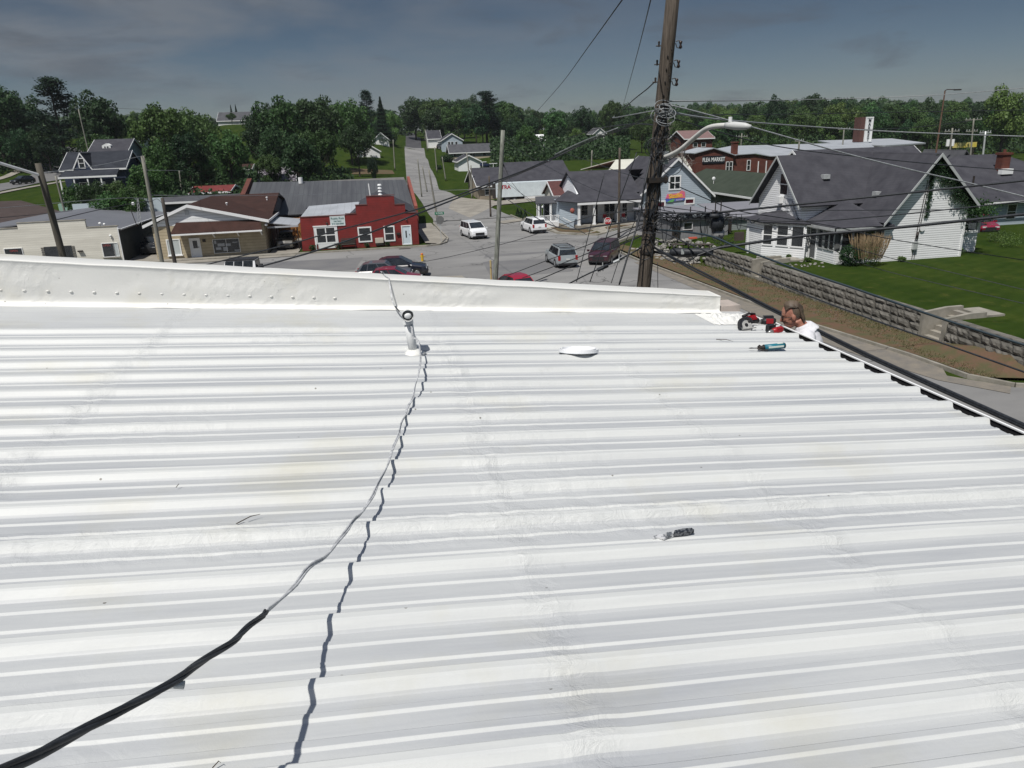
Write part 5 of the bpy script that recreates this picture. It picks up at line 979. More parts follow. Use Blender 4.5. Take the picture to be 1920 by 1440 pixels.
# bay windows lie on the angled faces
def awin(par, A, B, u0, u1, z0, z1, name='window', fr=.1, nz=2):
    A, B = Vector((*A, 0)), Vector((*B, 0)); d = (B - A).normalized(); n = Vector((d.y, -d.x, 0)); L_ = (B - A).length
    def bx(mb, a, b, c, e, t0, t1):
        P = [A + d * (a if i < 4 else b) + n * (t0 if (i % 4) < 2 else t1) + Vector((0, 0, c if i % 2 == 0 else e)) for i in range(8)]
        mb.add(P, [(0, 1, 3, 2), (4, 6, 7, 5), (0, 4, 5, 1), (2, 3, 7, 6), (0, 2, 6, 4), (1, 5, 7, 3)])
    f = MB(); u0, u1 = u0 * L_, u1 * L_
    bx(f, u0 - fr, u0, z0 - fr, z1 + fr, -.02, .06); bx(f, u1, u1 + fr, z0 - fr, z1 + fr, -.02, .06); bx(f, u0, u1, z0 - fr, z0, -.02, .06); bx(f, u0, u1, z1, z1 + fr, -.02, .06)
    for i in range(1, nz): z = z0 + (z1 - z0) * i / nz; bx(f, u0, u1, z - .03, z + .03, -.02, .045)
    o = part(name, f, M_trim, par); g = MB(); bx(g, u0, u1, z0, z1, -.02, .02); part('pane', g, M_glass, o); return o
awin(H, (30.05, 52.0), (31.45, 49.9), .12, .44, 2.25, 3.7); awin(H, (30.05, 52.0), (31.45, 49.9), .62, .9, 2.2, 3.65) if 0 else None
awin(H, (29.45, 52.7), (30.05, 52.0), .15, .85, 2.25, 3.7)
awin(H, (30.05, 52.0), (31.45, 49.9), .58, .92, 2.25, 3.7)
# torn plastic sheeting flapping under the gable window
m = MB(); nu_, nv_ = 16, 14
for j in range(nv_ + 1):
    for i in range(nu_ + 1):
        u, v = i / nu_, j / nv_; y = 54.0 - 3.3 * u * (.45 + .55 * v) - .5 * (1 - v); z = 5.55 - 1.3 * v - .25 * u * v; m.v.append((WX - .05 - .03 * v - .10 * abs(noise.noise(Vector((u * 5, v * 4, 1)))) - .04 * math.sin(u * 16 + v * 3) ** 2, y, z + .06 * noise.noise(Vector((u * 4, v * 3, 5)))))
m.f = [(j * (nu_ + 1) + i, j * (nu_ + 1) + i + 1, (j + 1) * (nu_ + 1) + i + 1, (j + 1) * (nu_ + 1) + i) for j in range(nv_) for i in range(nu_)]; m.m = [0] * len(m.f)
part('torn_sheeting', m, mat('plastic_sheeting', (.60, .60, .61), .35, (.38, .39, .41), 3, .5), H)
# enclosed porch
PW = [(32.2, 50.7), (32.2, 47.35), (35.64, 47.2), (35.64, 50.7)]
polywall('porch_wall', PW[::-1], LZ - .4, 3.85, mat('porch_dark', (.11, .115, .115), .7), H)
m = MB(); m.prism([(32.14, 50.7), (32.14, 47.29), (32.2, 47.29), (32.2, 50.7)], 'Z', LZ - .4, 2.25); m.box(32.14, 35.64, 47.1, 47.2, LZ - .4, 2.25); part('porch_skirt', m, M_siding, H)
m = MB(); cone_roof(m, [(31.7, 50.68, 4.0), (31.7, 46.85, 3.95), (36.1, 46.45, 3.95), (36.1, 50.68, 4.0)], (34.7, 50.66, 5.55)); part('porch_roof', m, M_shgrey, H)
m = MB(); m.box(31.64, 31.70, 46.85, 50.7, 3.72, 3.92); m.box(31.7, 35.66, 46.62, 46.70, 3.72, 3.9); part('porch_gutter', m, M_galv, H)
door(H, 'X', 32.14, 49.6, 50.35, LZ, 3.55, md=mat('grey_door', (.12, .125, .13), .5))
for y in (48.75, 48.0, 47.45): win(H, 'X', 32.14, y, y + .55, 2.3, 3.55, fr=.06, mf=M_galv, nz=1)
for x in (32.5, 33.4, 34.3): win(H, 'Y', 47.12, x, x + .75, 2.3, 3.55, fr=.06, mf=M_galv, nz=1)
# rear stoop on the right
m = MB(); m.box(42.1, 44.7, 48.4, 48.5, LZ - .4, 2.95); m.box(44.6, 44.7, 48.5, 51.5, LZ - .4, 2.95); part('stoop_wall', m, M_siding, H)
m = MB(); m.slab([(41.9, 48.0, 4.45), (45.2, 48.0, 3.75), (45.2, 52, 3.75), (41.9, 52, 4.45)], .1); m.box(41.9, 45.25, 47.93, 48.0, 3.55, 3.68); part('stoop_roof', m, M_shgrey, H)
m = MB(); m.box(44.58, 44.72, 48.38, 48.52, 2.95, 3.7); part('stoop_post', m, M_trim, H)
m = MB(); m.box(42.0, 42.15, 46.84, 46.9, LZ - .3, 5.0); m.box(35.6, 35.72, 46.84, 46.9, LZ - .3, 4.4); part('corner_board', m, M_trim, H)
# meter riser, wires and round disc on the south wall
m = MB(); m.box(38.0, 38.35, 46.7, 46.9, 2.1, 2.65); part('meter_box', m, M_galv, H)
m = MB(); m.tube([(38.1, 46.82, 1.4), (38.12, 46.82, 2.3), (38.5, 46.82, 6.9)], .025, 5); m.tube([(38.28, 46.82, 1.4), (38.3, 46.82, 2.3), (38.66, 46.82, 6.9)], .025, 5); part('conduit', m, M_iron, H)
m = MB(); m.cyl((38.62, 46.8, 3.55), (38.62, 46.88, 3.55), .2, n=16); part('wall_disc', m, M_trim, H)
m = MB(); m.tube([(38.25, 46.78, 2.9), (38.2, 46.72, 3.1), (38.3, 46.78, 3.3)], .07, 8); part('meter', m, M_iron, H)
# ivy over the gable
def leaves(m, pts, n, s, spread, seed=1, flat=None):
    rr = random.Random(seed)
    for k in range(n):
        c = pts(rr); a = Vector((rr.gauss(0, 1), rr.gauss(0, 1), rr.gauss(0, 1))).normalized(); b = a.cross(Vector((rr.gauss(0, 1), rr.gauss(0, 1), rr.gauss(0, 1)))).normalized(); q = s * rr.uniform(.6, 1.3)
        m.add([c - a * q, c - b * q * .7, c + a * q, c + b * q * .7], [(0, 1, 2, 3)])
m = MB()
def ivp(rr):
    r = rr.random()
    if r < .5: z = 8.6 - abs(rr.gauss(0, .6)); w = (8.7 - z) * .62 + .15; return Vector((39.05 + rr.uniform(-w * .75, w), 46.8 - rr.random() * .25, z))
    if r < .9:
        u = rr.random(); return Vector((39.45 + 3.05 * u - rr.random() * (.7 + .2 * u), 46.75 - rr.random() * .3, 8.2 - 3.0 * u - rr.random() ** 1.5 * (.35 + .9 * abs(math.sin(u * 8)) ** 3)))
    return Vector((38.85 + rr.gauss(0, .1), 46.82, 7.5 - rr.random() * 3.2))
leaves(m, ivp, 6500, .055, .2, 4); solo('ivy', m, L_b, 'dark green ivy hanging from the peak and right eave of the white house', 'ivy')
m = MB()
leaves(m, lambda rr: Vector((42.4 + rr.gauss(0, .5) + .8, 47.0 + rr.gauss(0, .6), 4.6 + rr.gauss(0, .35))), 1500, .07, .2, 5); leaves(m, lambda rr: Vector((43.4 + rr.gauss(0, .35), 48.9 + rr.gauss(0, .3), 3.1 + rr.gauss(0, .35))), 900, .07, .2, 6)
solo('vine', m, L_a, 'leafy vine growing over and inside the small rear stoop', 'vine')
# bushes
def bush(name, c, rx, rz, n, s, mt, label, seed=1, wispy=0, group=None):
    m = MB(); c = Vector(c)
    def pf(rr):
        v = Vector((rr.gauss(0, 1), rr.gauss(0, 1), rr.gauss(0, 1))).normalized(); q = rr.uniform(.55, 1.05); lump = 1 + .3 * noise.noise(v * 2.2 + Vector((seed, 0, 0)))
        return c + Vector((v.x * rx * q * lump, v.y * rx * q * lump, rz + v.z * rz * q * lump))
    leaves(m, pf, n, s, 0, seed)
    if wispy:
        rr = random.Random(seed)
        for k in range(wispy):
            a = rr.random() * 6.28; r = rx * .95 * rr.random() ** .5; p = c + Vector((r * math.cos(a), r * math.sin(a), rz * .6)); d = Vector((math.cos(a) * .35 * r / rx, math.sin(a) * .35 * r / rx, 1)).normalized()
            q = p + d * rz * rr.uniform(1.2, 2.0); sd = Vector((rr.gauss(0, 1), rr.gauss(0, 1), 0)).normalized() * .012; m.add([p - sd, p + sd, q + sd * .5, q - sd * .5], [(0, 1, 2, 3)], 1); m.add([q - sd * 3 - d * .3, q + sd * 3 - d * .3, q + d * .12], [(0, 1, 2)], 1)
    return solo(name, m, [mt, mat('dry_stalks', (.30, .22, .13), .9)], label, 'shrub', group)
bush('shrub', (32.7, 46.3, 1.35), .75, .75, 1700, .06, L_b, 'dark green rounded shrub below the porch of the white house', 11)
bush('ornamental_grass', (33.85, 45.9, 1.35), .95, .85, 900, .05, L_a, 'tall brown feathery grass clump before the porch of the white house', 12, wispy=420)
for i, (px, py, s, lab) in enumerate([(1690, 489, .3, 'low green weeds at the foot of the white house, left of the meter'), (1795, 476, .45, 'leafy green clump at the right corner of the white house'), (1515, 489, .25, 'weedy clump and pale rubble beside the white house bay'), (1870, 452, .8, 'bright green weeds beyond the white house at the far right'), (1893, 462, .9, 'taller weeds before the neighbouring grey roofed house'), (1480, 482, .22, 'small weeds under the bay window of the white house')]):
    p = gp(px, py, 1.4); bush('weeds', (p.x, p.y, 1.35), s, s * .6, 500, .05, L_c, lab, 30 + i)
m = MB()
for k in range(60):
    p = gp(R.uniform(1418, 1436), R.uniform(478, 486), 1.4) if k < 30 else gp(R.uniform(1480, 1545), R.uniform(484, 500), 1.4); r = R.uniform(.03, .13); m.ball((p.x, p.y, 1.38), (r, r, r * .6), 6, 4)
solo('rubble', m, M_rubble, 'scattered pale rubble by the white house', kind='stuff')
# neighbour at far right
t = thing('grey_roof_house', 'neighbouring grey house with wide grey hipped roof at far right', 'house', (60, 66, 1.2))
m = MB(); m.box(52, 70, 60.8, 74, .5, 3.6); part('wall', m, M_blue, t)
m = MB(); e = 3.55; E1, E2, E3, E4 = (51.3, 60.1, e), (70.7, 60.1, e), (70.7, 74.7, e), (51.3, 74.7, e); K1, K2 = (58.5, 67.4, 7.45), (63.5, 67.4, 7.45)
m.slab([E1, E2, K2, K1], .12); m.slab([E2, E3, K2], .12); m.slab([E3, E4, K1, K2], .12); m.slab([E4, E1, K1], .12); part('roof', m, M_shgrey, t)
m = MB(); m.box(51.2, 70.8, 60.0, 60.08, 3.35, 3.5); part('gutter', m, M_trim, t)
p = aty(1880, 316, 64.5); m = MB(); m.box(p.x - .45, p.x + .45, 64.2, 65.0, 5.0, p.z + 1.3); m.box(p.x - .55, p.x + .55, 64.1, 65.1, p.z + 1.3, p.z + 1.5); m.cyl((p.x, 64.6, p.z + 1.5), (p.x, 64.6, p.z + 1.8), .15); c_ = part('chimney', m, M_brick, t)
m = MB(); m.box(p.x - .75, p.x + .5, 63.7, 64.19, p.z - .5, p.z + .0); part('chimney_flashing', m, M_trim, c_)
p = aty(1825, 340, 62.5); m = MB(); m.cyl((p.x, 62.5, p.z - .6), (p.x, 62.5, p.z + .5), .09); part('roof_vent', m, M_iron, t)
for x in (56, 59, 62): win(t, 'Y', 60.8, x, x + .9, 1.8, 3.1, fr=.08)
t = thing('back_shed', 'weathered grey plank shed between white house and neighbour', 'shed', (50.5, 58, 1.2)); m = MB(); m.box(48.6, 52.4, 56.5, 60, .8, 3.9); part('wall', m, mat('grey_planks', (.10, .115, .12), .9, (.06, .07, .075), 3, .5, lines=('X', .2, (.03, .035, .04), .15)), t); m = MB(); m.slab([(48.2, 56.1, 4.3), (52.8, 56.1, 4.0), (52.8, 60.4, 4.0), (48.2, 60.4, 4.3)], .1); part('roof', m, M_shgrey, t)
t = gable('dormer_house', 'house behind the neighbour with dark roof and white gabled dormer', 50.5, 66, 78, 90, .6, 4.4, 7.9, 'X', wm=M_greywall, rm=M_shgrey)
a = aty(1792, 310, 77.5); b_ = aty(1826, 303, 77.5); pk = aty(1808, 281, 77.5)
m = MB(); m.prism([(a.x, a.z - 1.0), (b_.x, a.z - 1.0), (b_.x, a.z - .1), (pk.x, pk.z - .25), (a.x, a.z - .1)], 'Y', 77.5, 83); d_o = part('dormer', m, M_white, t)
m = MB(); m.slab([(pk.x, 77.1, pk.z), (pk.x, 84, pk.z), (a.x - .4, 84, a.z - .3), (a.x - .4, 77.1, a.z - .3)], .1); m.slab([(pk.x, 77.1, pk.z), (pk.x, 84, pk.z), (b_.x + .4, 84, a.z - .3), (b_.x + .4, 77.1, a.z - .3)], .1); part('dormer_roof', m, M_shlight, d_o)
win(d_o, 'Y', 77.5, pk.x - .35, pk.x + .25, a.z - .5, a.z + .5, nz=1, fr=.06)
# ---------------------------------------------------------------- stone retaining wall with steps
t = thing('retaining_wall', 'rough grey stone block retaining wall holding up the lawn', 'wall', (27.8, 40, 0))
def stones(y0, y1):
    m = MB(); hs = [.0, .42, .84, 1.26, 1.5]
    for r_i in range(4):
        y = y0 - R.random() * .3
        while y < y1:
            L_ = R.uniform(.45, .95); ya, yb = max(y, y0), min(y + L_, y1)
            if yb - ya > .12:
                x = wallx(y) + R.uniform(-.04, .04) + .03 * r_i; g = .009; z0, z1 = hs[r_i] - .05, hs[r_i + 1] - .07
                vs = []; ny, nzz = 4, 3
                for j in range(nzz + 1):
                    for i in range(ny + 1):
                        e = (0 < i < ny) and (0 < j < nzz); vs.append((x - (.035 + .05 * R.random() if e else .0), ya + g + (yb - ya - 2 * g) * i / ny, z0 + g + (z1 - z0 - 2 * g) * j / nzz))
                m.add(vs, [(j * (ny + 1) + i, (j + 1) * (ny + 1) + i, (j + 1) * (ny + 1) + i + 1, j * (ny + 1) + i + 1) for j in range(nzz) for i in range(ny)])
                m.add([(x, ya + g, z0), (x, yb - g, z0), (x, yb - g, z1), (x, ya + g, z1), (x + .42, ya + g, z0), (x + .42, yb - g, z0), (x + .42, yb - g, z1 - .0), (x + .42, ya + g, z1)], [(7, 6, 5, 4), (0, 4, 5, 1), (1, 5, 6, 2), (2, 6, 7, 3), (3, 7, 4, 0)])
            y += L_
    return m
part('masonry', stones(21, 30.9), M_stone, t); part('masonry', stones(32.7, 49.2), M_stone, t); part('masonry', stones(50.6, 57.5), M_stone, t)
m = MB(); m.box(27.74, 27.95, 20.9, 30.9, -.1, 1.40); m.box(27.74, 27.95, 32.7, 49.2, -.1, 1.40); m.box(27.74, 27.95, 50.6, 57, -.1, 1.38); part('core', m, mat('dark_mortar', (.05, .05, .045), .95), t)
def steps(yc, w, label):
    t = thing('garden_steps', label, 'steps', (28.5, yc, 0)); m = MB()
    for k in range(6): m.box(27.75 + .3 * k, 28.06 + .3 * k, yc - w / 2, yc + w / 2, -.1, .24 * (k + 1)); 
    part('treads', m, M_conc, t); m = MB()
    for s in (-1, 1): a = yc + s * (w / 2 + .12); m.prism([(27.6, -.1), (29.9, -.1), (29.9, 1.62), (29.0, 1.62), (27.6, 1.45)], 'Y', a - .11, a + .11)
    m.box(29.9, 31.0, yc - w / 2 - .2, yc + w / 2 + .2, 1.3, 1.44); part('side_walls', m, M_kerb, t)
steps(31.8, 1.3, 'concrete steps cut through the stone wall nearest to the worker'); steps(49.9, 1.0, 'concrete steps through the stone wall below the white house')
m = MB(); rr = random.Random(3)
for k in range(420):
    y = rr.uniform(57.5, 68); x = wallx(y) - .5 + rr.gauss(0, .8) + (y - 57) * .03; r = rr.uniform(.08, .28); h = max(0, .9 - abs(x - wallx(y)) * .5) * rr.random()
    m.ball((x, y, tz(x, y) + h * .6), (r, r * .8, r * .6), 6, 4, rot=Matrix.Rotation(rr.random() * 3, 3, 'Z') @ Matrix.Rotation(rr.random(), 3, 'X'))
solo('rubble_stones', m, M_rubble, 'heap of broken pale stones', kind='stuff')
for i, (px, py, lab) in enumerate([(1398, 452, 'white post leaning beside a dark box near the white house'),]):
    p = gp(1402, 474, 1.4); q = p + Vector((-.12, 0, 1.9)); t = thing('leaning_post', lab, 'post', p); m = MB(); m.tube([p, q], .09, 8); part('post', m, M_trim, t)
    m = MB(); c = p + Vector((-.75, .1, 1.0)); m.box(c.x - .4, c.x + .35, c.y - .1, c.y + .1, c.z, c.z + .65); part('box_sign', m, mat('dark_brown_panel', (.06, .045, .04), .7), t)
# fence of thin posts on lawn edge by bay
p = gp(1300, 447, .9); m = MB(); m.box(p.x - .4, p.x + .4, p.y, p.y + .3, .85, 1.0); solo('red_marker', m, mat('orange_red', (.55, .10, .06), .6), 'small orange red box on the grass before the grey workshop', 'box')
p = gp(1265, 447, .9); m = MB(); m.box(p.x - .35, p.x + .35, p.y - .3, p.y + .3, .8, 1.95); m.box(p.x - .38, p.x + .38, p.y - .33, p.y + .33, 1.95, 2.05); solo('refuse_bin', m, M_iron, 'dark refuse bin against the front of the grey workshop', 'bin')
# small evergreen shrubs on the striped lawn
for i, (px, py, h) in enumerate([(971, 406, 1.2), (977, 410, 1.3), (985, 413, 1.55)]):
    p = gp(px, py, .1); m = MB(); leaves(m, lambda rr, p=p, h=h: (lambda u, a: Vector((p.x + (1 - u) * .55 * math.cos(a) * rr.uniform(.6, 1), p.y + (1 - u) * .55 * math.sin(a) * rr.uniform(.6, 1), .05 + u * h)))(rr.random(), rr.random() * 6.28), 700, .06, 0, 60 + i)
    solo('conical_shrub', m, L_p, ('small conical evergreen on the lawn edge, leftmost of three', 'small conical evergreen on the lawn edge, middle of three', 'small conical evergreen on the lawn edge, nearest to the porch railing')[i], 'shrub', 'three conical evergreens beside the lawn')
# ================================================================== trees
def crown_mesh(kind, seed, n=6500, s=.26):
    rr = random.Random(seed); m = MB(); H = 15.
    def quad(c, nrm, q):
        a = nrm.cross(Vector((rr.gauss(0, 1), rr.gauss(0, 1), rr.gauss(0, 1)))).normalized(); b = nrm.cross(a)
        m.add([c - a * q, c - b * q * .75, c + a * q, c + b * q * .75], [(0, 1, 2, 3)])
    if kind in ('round', 'oval', 'wide', 'open'):
        rx, rz, cz = {'round': (5.6, 5.8, 8.9), 'oval': (4.3, 6.6, 8.3), 'wide': (7.2, 5.0, 9.6), 'open': (5.4, 6.2, 8.8)}[kind]
        nb = {'round': 46, 'oval': 44, 'wide': 58, 'open': 34}[kind]; bl = []
        for k in range(nb):
            v = Vector((rr.gauss(0, 1), rr.gauss(0, 1), rr.gauss(0, .9) + .25)).normalized(); q = rr.uniform(.35, .92) ** .7
            bl.append((Vector((v.x * rx * q, v.y * rx * q, cz + v.z * rz * q)), rr.uniform(.9, 1.75) * (1.25 if q < .6 else 1)))
        tot = sum(b[1] ** 2 for b in bl)
        for c, r in bl:
            for i in range(int(n * r * r / tot)):
                v = Vector((rr.gauss(0, 1), rr.gauss(0, 1), rr.gauss(0, .85) + .15)).normalized(); p = c + v * r * rr.uniform(.72, 1.12) * (1 + .2 * noise.noise(c + v * 2))
                p.z = max(p.z, cz - rz * .97)
                quad(p, (v + Vector((rr.gauss(0, .5), rr.gauss(0, .5), rr.gauss(0, .5)))).normalized(), s * rr.uniform(.55, 1.4))
    elif kind == 'pine':
        for k in range(46):
            u = (k + rr.random()) / 46; z = 3.6 + 11.2 * u; a = rr.random() * 6.28; L_ = (4.4 * (1 - u) ** .75 + .7) * rr.uniform(.55, 1.1)
            d = Vector((math.cos(a), math.sin(a), .12 + .35 * u)); 
            for i in range(int(n / 46)):
                w = rr.random() ** .6; p = Vector((0, 0, z)) + d * L_ * w + Vector((rr.gauss(0, .42), rr.gauss(0, .42), rr.gauss(0, .22))) * (1.15 - .3 * w); quad(p, Vector((rr.gauss(0, .6), rr.gauss(0, .6), 1)).normalized(), s * .75 * rr.uniform(.5, 1.2))
    else:   # spruce
        for k in range(n):
            u = rr.random() ** 1.35; z = 1.2 + 13.8 * u; a = rr.random() * 6.28; L_ = 3.2 * (1 - u) * (.82 + .18 * math.sin(z * 5.2)) * (1 + .18 * math.sin(a * 5 + z)); w = rr.uniform(.5, 1.02)
            quad(Vector((math.cos(a) * L_ * w, math.sin(a) * L_ * w, z - .35 * w * L_ * .4)), Vector((math.cos(a) * .6, math.sin(a) * .6, 1)).normalized(), s * .8 * rr.uniform(.5, 1.2))
    t = MB(); top = 9 if kind not in ('pine', 'spruce') else 14
    t.tube([(0, 0, -1.5), (.05, 0, 2), (-.1, .1, 5), (.1, 0, top)], [.36, .28, .22, .07], 8)
    if kind not in ('pine', 'spruce'):
        for k in range(9):
            z = rr.uniform(3, 7.5); a = rr.random() * 6.28; L_ = rr.uniform(2, 4.5); t.tube([(0, 0, z), (math.cos(a) * L_ * .5, math.sin(a) * L_ * .5, z + 1.2), (math.cos(a) * L_, math.sin(a) * L_, z + rr.uniform(2, 3.5))], [.14, .09, .03], 5)
    return m, t
PROTO = {}
def proto(kind, var, lm):
    key = (kind, var)
    if key not in PROTO: c, t = crown_mesh(kind, hash_(kind) + var * 17); PROTO[key] = (c, t.mesh('trunk', M_bark)); 
    c, tm = PROTO[key]; k2 = (kind, var, lm.name)
    if k2 not in PROTO: PROTO[k2] = c.mesh('crown', lm)
    return PROTO[k2], tm
def hash_(s): return sum(ord(ch) * (i + 3) for i, ch in enumerate(s))
KW = {'round': 5.9, 'oval': 4.6, 'wide': 7.4, 'open': 5.6, 'pine': 4.4, 'spruce': 3.2}
TREES = []
def tree(px, top, D, kind, lm, label, group=None, w=1.0, name=None, seed=None, ground=None):
    g = ad(px, 300, D); z0 = tz(g.x, g.y) if ground is None else ground; zt = ad(px, top, D).z; h = max(4.0, zt - z0)
    var = (seed if seed is not None else len(TREES)) % 3; cm, tm = proto(kind, var, lm)
    o = thing(name or ('pine_tree' if kind == 'pine' else 'spruce_tree' if kind == 'spruce' else 'broadleaf_tree'), label, 'tree', (g.x, g.y, z0), group, rz=(len(TREES) * 2.399) % 6.28)
    k = h / 15.; kw = k * w * (1.0 if h < 18 else 18. / h * (1 + (h - 18) * .03)) if kind not in ('pine', 'spruce') else k * w; o.scale = (kw, kw, k)
    for nm, me in (('trunk', tm), ('crown', cm)):
        c = bpy.data.objects.new(nm, me); COL.objects.link(c); c.parent = o
    TREES.append((px, top, D)); return o
SK = [  # individually recognisable trees: px, top, distance, kind, leaf, width, label
 (8, 163, 222, 'wide', L_b, 1.1, 'tall dark tree at the left edge of the skyline'),
 (58, 168, 228, 'round', L_a, .8, 'rounded mid green tree between the left edge and the tall pine'),
 (123, 147, 205, 'pine', L_p, 1.25, 'tall ragged dark pine standing highest on the left skyline'),
 (195, 170, 195, 'round', L_b, .85, 'dense dark round tree just right of the ragged pine'),
 (238, 210, 240, 'open', L_a, .8, 'thin green tree at the left of the skyline gap beside the far pole'),
 (308, 193, 155, 'round', L_c, .95, 'broad light green tree topping the slope behind the leaning grey pole'),
 (372, 207, 170, 'wide', L_a, .8, 'low spreading tree left of the hilltop white house'),
 (447, 196, 318, 'spruce', L_p, .9, 'small pointed spruce behind the hilltop white house, left one of two'),
 (456, 195, 322, 'spruce', L_p, .9, 'small pointed spruce behind the hilltop white house, right one of two'),
 (492, 204, 185, 'round', L_b, .7, 'dark rounded tree directly right of the hilltop white house'),
 (531, 176, 175, 'round', L_a, .85, 'domed green tree rising highest in the wood behind the dark warehouse'),
 (600, 178, 190, 'round', L_b, .95, 'dark domed tree on the skyline right of the tallest domed green one'),
 (660, 189, 205, 'wide', L_a, .8, 'broad leafy tree on the skyline left of the two conifers'),
 (697, 170, 262, 'pine', L_p, 1.0, 'tall open pine left of the hill road on the skyline'),
 (722, 181, 258, 'spruce', L_p, 1.5, 'pointed spruce beside the open pine left of the hill road'),
 (742, 206, 290, 'open', L_c, .7, 'pale thin tree at the skyline gap over the hill road'),
 (783, 179, 330, 'round', L_b, 1.0, 'tall dark tree just right of the skyline gap over the hill road'),
 (822, 183, 320, 'round', L_a, .95, 'full mid green tree above the house with garage'),
 (862, 186, 325, 'oval', L_b, 1.0, 'slim dark tree above the grey gabled porch house'),
 (915, 172, 285, 'pine', L_p, 1.35, 'big dark pine rising over the apartment house'),
 (950, 190, 300, 'oval', L_a, 1.0, 'green tree directly behind the centre utility pole'),
 (1040, 203, 270, 'round', L_a, .9, 'round tree top right of the centre pole, left of the thin sky wire end'),
 (1093, 197, 300, 'round', L_b, .8, 'dark rounded tree below the two slanting wires'),
 (1148, 187, 330, 'round', L_a, .8, 'domed tree on the skyline just left of the big wooden pole'),
 (1446, 178, 320, 'round', L_b, .6, 'small dark domed tree standing above the right skyline'),
 (1520, 176, 335, 'wide', L_b, .8, 'wide dark crown on the right skyline left of the sign tower'),
 (1872, 166, 215, 'open', L_c, .85, 'tall airy light green tree near the right edge of the skyline'),
 (1728, 184, 300, 'round', L_b, .8, 'dark domed tree behind the thin curved street lamp'),
]
for s_ in SK: tree(s_[0], s_[1], s_[2], s_[3], s_[4], s_[6], w=s_[5])
# special nearer trees
tree(752 - 80, 232, 172, 'wide', L_b, 'large dark spreading tree over the shaded lawn left of the hill road', w=.75)
tree(600, 238, 150, 'round', L_a, 'big green tree in front of the wood behind the dark warehouse, right one', w=.85)
tree(520, 236, 146, 'wide', L_b, 'big dark tree in front of the wood above the mottled grey roof', w=.7)
tree(430, 240, 140, 'round', L_a, 'big green tree above the red metal shed roof', w=.85)
tree(352, 246, 136, 'round', L_b, 'dark green tree left of the red metal shed roof', w=.8)
tree(300, 262, 128, 'round', L_a, 'leafy tree behind the leaning grey pole beside the blue house', w=.75)
tree(270, 300, 118, 'round', L_c, 'small light green tree right of the blue house yard', w=.9)
tree(206, 338, 112, 'round', L_a, 'bushy tree in front of the blue house porch, right one', w=1.0)
tree(163, 342, 112, 'wide', L_b, 'dark bushy tree in front of the blue house porch, left one', w=.8)
tree(190, 358, 104, 'round', L_a, 'small leafy tree just behind the pale rear parapet', w=1.1)
tree(138, 344, 116, 'round', L_c, 'light green bush at the left foot of the blue house porch', w=1.2)
tree(232, 350, 108, 'wide', L_a, 'wide leafy bush between blue house and tall grey pole', w=1.1)
tree(228, 352, 104, 'round', L_c, 'small light green tree behind the grey metal roof', w=1.1)
tree(92, 232, 212, 'round', L_b, 'large dark tree left of the blue house, beside the curving road', w=.8)
tree(40, 240, 215, 'wide', L_b, 'large dark tree across the curving road at far left', w=.8)
tree(697, 290, 150, 'round', L_p, 'dark clipped bush-like tree before the half hidden white gabled house', w=.45, ground=tz(*ad(697, 300, 150).xy) + .5)
tree(988, 232, 215, 'round', L_a, 'rounded green tree left of the long partly hidden white house', w=.8)
# the rest of the woods, row behind row
KEEP = [(392, 480, 231, 300), (640, 735, 300, 250), (746, 800, 400, 530), (800, 835, 330, 240), (795, 935, 330, 262), (996, 1026, 274, 250), (1108, 1140, 262, 290), (1280, 1340, 286, 195), (112, 262, 350, 165), (-40, 122, 400, 225), (1780, 1840, 285, 178), (1600, 1750, 285, 150), (845, 905, 330, 200)]
def ok(px, top, D, wpx):
    for a, b_, y, Dh in KEEP:
        if D < Dh and px + wpx > a and px - wpx < b_ and top < y: return False
    return True
SKY = [(-60, 165), (10, 175), (60, 185), (100, 215), (150, 218), (200, 195), (240, 215), (270, 210), (310, 203), (360, 210), (410, 222), (470, 222), (500, 205), (540, 190), (600, 190), (650, 195), (700, 200), (735, 205), (765, 216), (790, 184), (830, 184), (880, 182), (940, 190), (1000, 205), (1050, 208), (1110, 208), (1150, 196), (1200, 200), (1300, 193), (1350, 196), (1400, 190), (1450, 190), (1520, 184), (1570, 184), (1620, 188), (1680, 188), (1740, 190), (1800, 188), (1860, 186), (1980, 188)]
def skyy(x):
    for (a, ya), (b_, yb) in zip(SKY, SKY[1:]):
        if a <= x <= b_: return ya + (yb - ya) * (x - a) / (b_ - a)
    return 190
ZN = [(-60, 265, 'dark leafy tree in the wood on the far left slope', 'trees on the far left slope'), (265, 400, 'green broadleaf tree in the wood behind the leaning grey pole', 'trees behind the leaning grey pole'), (400, 760, 'green broadleaf tree in the dense wood behind the dark warehouse', 'trees behind the dark warehouse'), (760, 1000, 'broadleaf tree of the wood above the houses beside the hill road', 'trees above the hill road houses'), (1000, 1230, 'broadleaf tree of the wood between centre pole and big wooden pole', 'trees between the two utility poles'), (1230, 1600, 'broadleaf tree of the long wood behind the brick market hall', 'trees behind the brick market hall'), (1600, 2000, 'broadleaf tree of the long wood right of the sign tower', 'trees right of the sign tower')]
rr = random.Random(21)
def zone(px): return [z for z in ZN if z[0] <= px < z[1]][0]
rows = []
